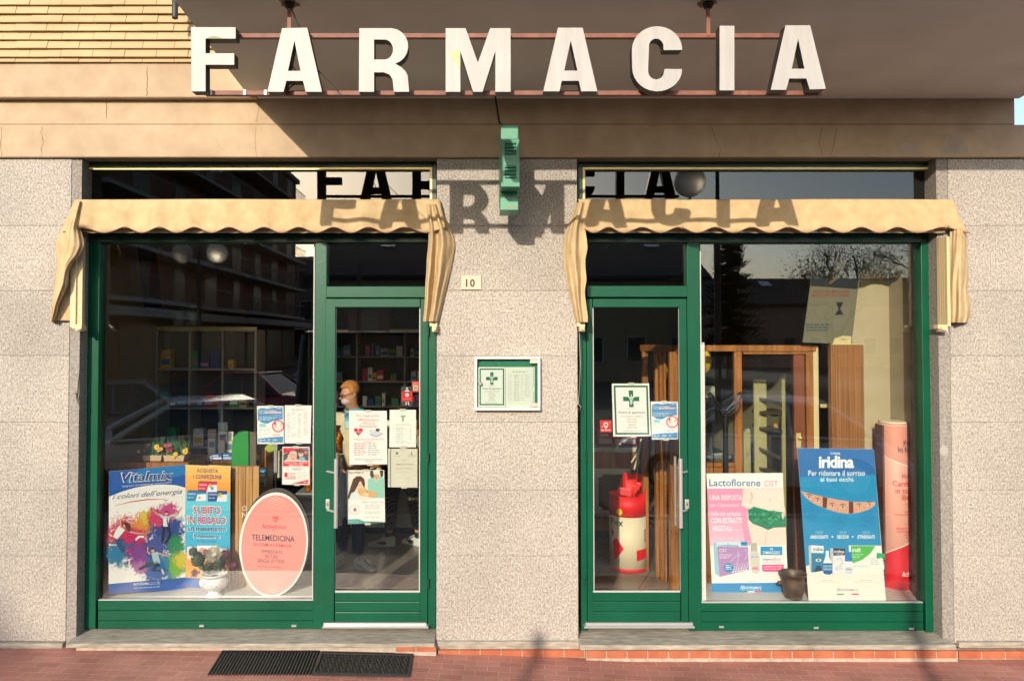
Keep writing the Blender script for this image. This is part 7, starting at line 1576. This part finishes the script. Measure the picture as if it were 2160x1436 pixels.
# shelves with slanting boards behind the partition
sb = thing('side_shelves', 'cream shelf unit with slanting dark boards behind the glazed door', 'shelves', P(1620,1200,1.35)); sc_ = mat('sunny_cream_board', (.60,.46,.22), .6, var=.06)
for x0, x1, Y in ((1592,1618,1.35),(1651,1658,1.15)): m = MB(); m.pbox(x0, 800, x1, 1215, Y, .03); m.build('side_panel', sc_, sb)
for i, (y, dy) in enumerate(((838,10),(868,-2),(900,6),(943,20),(985,12))):
    a, b_, c2, d_ = P(1602,y,1.34), P(1650,y+dy,1.12), P(1650,y+dy+8,1.12), P(1602,y+7,1.34); m = MB(); m.prism([a,b_,c2,d_], Vector((.02,.25,0))); m.build('shelf', mat('dark_slanting_board',(.10,.07,.045),.6), sb)
for lb, x0, y0, x1, y1, c in (('pink box on the slanted shelf behind the glazed door',1628,866,1642,878,(200,150,150)),('orange box on the slanted shelf behind the glazed door',1632,892,1642,908,(190,130,60)),('white box on the shelf behind the partition',1573,905,1582,912,(226,206,196))): pack(lb, x0, y0, x1, y1, 1.3, c, (220,200,190), grp=None)
t = thing('cream_locker', 'small cream slatted locker with handle behind the partition', 'cabinet', P(1577,1200,1.2)); m = MB(); 
for i in range(6): m = MB(); m.pbox(1570+i*2.4, 910, 1572+i*2.4, 1190, 1.2+.002*(i%2), .03); m.build('slat', sc_, t)
m = MB(); m.tube([P(1579,942,1.18),P(1577,950,1.16),P(1577,955,1.16),P(1576,960,1.18)], .006, 6); m.build('handle', brass, t)
# coat stand
csd = thing('coat_stand', 'black coat stand with looped hooks behind the right window', 'coat stand', P(1530,1262,.42)); bm_ = mat('black_steel', (.012,.013,.016), .35, .3); YS = .42
a = P(1530,870,YS); m = MB(); m.tube([(a.x,YS,a.z),(a.x,YS,ZR if False else FZ+.02)], .022, 14); m.build('pole', bm_, csd)
m = MB(); m.lathe([(0,0),(.17,0),(.17,.015),(.03,.03),(0,.031)], (a.x,YS,FZ), 24); m.build('base', bm_, csd)
for s, q in (((-1),[(1527,872),(1512,862),(1505,852),(1498,838),(1493,830),(1496,827),(1502,833),(1512,850),(1528,866)]),(1,[(1533,872),(1548,862),(1556,852),(1561,842),(1565,833),(1563,828),(1556,832),(1548,848),(1532,866)]),(-.5,[(1527,876),(1510,868),(1504,862)]),(.5,[(1533,876),(1548,870),(1552,866)])):
    m = MB(); m.tube([P(x,y,YS-.05*abs(s)) for x,y in q], .011, 8); m.build('hook', bm_, csd)
m = MB(); m.tube([P(1503,868,YS),P(1505,1000,YS)], .004, 6); m.build('rod', bm_, csd)
# table with papers and a chair in the back room
t = thing('desk', 'small grey desk with papers behind the partition panes', 'desk', P(1520,1200,1.5)); m = MB(); m.pbox(1489,960,1548,966,1.5,.5); m.build('top', mat('grey_desk_top',(.25,.27,.26),.4), t); 
for px in (1492, 1543): m = MB(); m.pbox(px,966.5,px+3,1195,1.55,.03); m.build('leg', bm_, t)
p = Poster('papers', 'loose white papers lying on the grey desk', 'paper', [(1500,957),(1525,955),(1545,963),(1512,964)], [1.5,1.5,1.52,1.5], (210,206,196), .004); p.done()
pack('white sheet box hanging at the left of the partition pane', 1489, 814, 1508, 838, 1.5, (200,190,170), (180,170,150), name='white_carton', grp=None)
# leaning poster on the partition and board at the right
p = Poster('leaning_poster', 'tall dark and grey poster leaning on top of the wooden panel', 'poster', [(1722,505),(1822,512),(1796,726),(1693,722)], [.42,.42,.52,.52], (112,108,88), .008)
p.poly('dark_field', [(1722.5,505.5),(1821.5,512.5),(1808,610),(1709,603)], (26,34,36), 1); p.poly('bone_picture', [(1762,525),(1770,530),(1784,550),(1783,565),(1770,585),(1752,600),(1748,598),(1766,580),(1775,563),(1775,552),(1764,536)], (110,90,60), 2)
p.text('heading', 'BRUFEN', 1728, 552, 1765, 564, (120,124,122), 3, .01, .2, dy=-4); p.text('red_print', 'DAI DOLORI MUSCOLARI', 1714, 612, 1792, 618, (140,36,40), 2, .03); p.text('red_print', 'MUSCOLARI E ARTICOLARI', 1713, 620, 1790, 626, (140,36,40), 2, .03)
p.poly('hourglass', [(1763,637),(1779,637),(1772,651),(1779,664),(1761,664),(1769,651)], (20,30,40), 2); p.ring('ellipse_print', 1738, 657, 18, 19, (96,90,76), 2); [p.words('teal_print', 1700, 1752-i*3, 683+i*6, 3, (40,70,72), 2) for i in range(3)]; p.poly('cream_tab', [(1760,713),(1772,712),(1776,708),(1796,709),(1795,725.5),(1757,725)], (206,190,140), 1); p.text('maker', '2 Mylan', 1773, 714, 1784, 718, (90,80,60), 2, .01); p.done()
fr = thing('framed_board', 'dark framed board standing at the far right of the window', 'framed picture', P(1920,1262,.25)); m = MB(); m.pbox(1898, 805, 1945, 1100, .50, .03); m.build('frame', mat('dark_red_frame',(.10,.03,.02),.5), fr, bevel=.003); m = MB(); m.pbox(1905, 822, 1943, 1090, .495, .004); m.build('picture', mat('black_picture',(.02,.015,.012),.4), fr)
# plain yellow green wedges on rods, standing in for an unknown fitting
for lb, px in (('small yellow green plastic wedge inside above the left door', 820), ('small yellow green plastic wedge inside above the right door', 1286)):
    s = 1 if px < 1000 else -1; t = thing('hanging_wedge', lb, 'lamp', P(px,520,.5)); a = P(px-9*s,502,.5); b = P(px+9*s,518,.46); m = MB(); m.prism([a, b, b+Vector((.0,0,-.018)), a+Vector((-.012,0,-.022))], Vector((.012,.05,.0))); m.build('cover', mat('yellow_green_plastic',(.55,.6,.12),.3), t, bevel=.003); m = MB(); m.tube([P(px,505,.54), P(px,440,.54)], .006, 6); m.build('rod', black, t)
# ================================================================== small wear and fittings
tape = mat('clear_tape', (.62,.60,.52), .3)
for r_ in list(bpy.data.objects):
    if r_.parent is None and r_.get('group') == 'papers taped inside the window glass':
        bd = [c for c in r_.children if c.name.startswith('board')]
        if not bd or 'teal' in r_.name: continue
        vs = [bd[0].matrix_basis @ v.co + r_.location for v in bd[0].data.vertices]; x0 = min(v.x for v in vs); x1 = max(v.x for v in vs); z1 = max(v.z for v in vs); z0 = min(v.z for v in vs); y = min(v.y for v in vs)-.0042
        for (cx_, cz_) in ((x0+(x1-x0)*.5, z1-.002), (x0+(x1-x0)*.55, z0+.003)):
            m = MB(); m.box(cx_-.022, cx_+.022, y, y+.0004, cz_-.009, cz_+.009); m.build('tape', tape, bd[0])
# hinges
for px, d_ in ((903.5, 0), (1237.5, 1)):
    dr = [o for o in B.children if o.name.startswith('door')][d_]
    for py in (700, 965, 1230):
        a = P(px, py, -.07); m = MB(); m.tube([(a.x,-.068,a.z-.035),(a.x,-.068,a.z+.035)], .0075, 10); m.build('hinge', darkg, dr)
# stains round the fixings of the sign and drips on the soffit
stn = mat('rusty_stain', (.30,.20,.13), .9, var=.3, vscale=20)
rnd = random.Random(11)
for px in (610, 1494):
    a = P(px, 60, YR-.01); cxs, cys = a.x, YR-.008
    m = MB(); q = []
    for i in range(22):
        an = i*6.283/22; r0 = rnd.uniform(.035,.06); x, y = cxs+r0*math.cos(an)*1.2, cys+r0*math.sin(an)*1.0; q.append((x, y, zc_(y)-.0012))
    m.face(q[::-1]); m.build('rust_stain', stn, B, recalc=False)
# filled drill holes and small marks on the granite
hole = mat('dark_drill_hole', (.03,.025,.02), .9)
for px, py, r0 in ((1066,613,3.2),(1069,476,1.4),(1095,498,1.6),(1046,500,1.2),(1300,331,0)):
    if r0: m = MB(); c = P(px, py, YP-.0012); m.face([c+Vector((.0035*r0*.5*math.cos(i*.7854), 0, .0035*r0*.35*math.sin(i*.7854))) for i in range(8)]); m.build('drill_hole', hole, B, recalc=False)
m = MB(); c = P(1991, 950, YP-.0012); m.face([P(2036+9*math.cos(i*.3927)-45, 950+11*math.sin(i*.3927), YP+.0048) for i in range(16)]); m.build('old_sticker', mat('faded_sticker',(.36,.33,.30),.7), B, recalc=False)
# drop of grit, leaves and paper bits in the corner of the step
lfm = mat('dry_leaf', (.26,.16,.06), .9)
for i, (px, py, lb) in enumerate(((968,1376,'tiny dry leaf lying against the pier base'),(1402,1392,'small pale paper scrap on the paving under the right door'),(300,1400,'small dry leaf on the paving left of the mats'),(1720,1412,'dry leaf on the paving under the blue board'),(2080,1420,'dry leaf near the right end of the paving'))):
    g_ = G3(px, py, .006) if px < 1100 else PZ(px, py, -.064); m = MB(); s_ = .012
    m.face([g_+Vector((-s_*1.4,0,0)), g_+Vector((-s_*.3,-s_*.8,.002)), g_+Vector((s_*1.3,-s_*.2,.006)), g_+Vector((s_*.4,s_*.7,.003))]); tag(m.build('paper_scrap' if 'paper' in lb else 'dry_leaf', white if 'paper' in lb else lfm), lb, 'paper scrap' if 'paper' in lb else 'leaf')
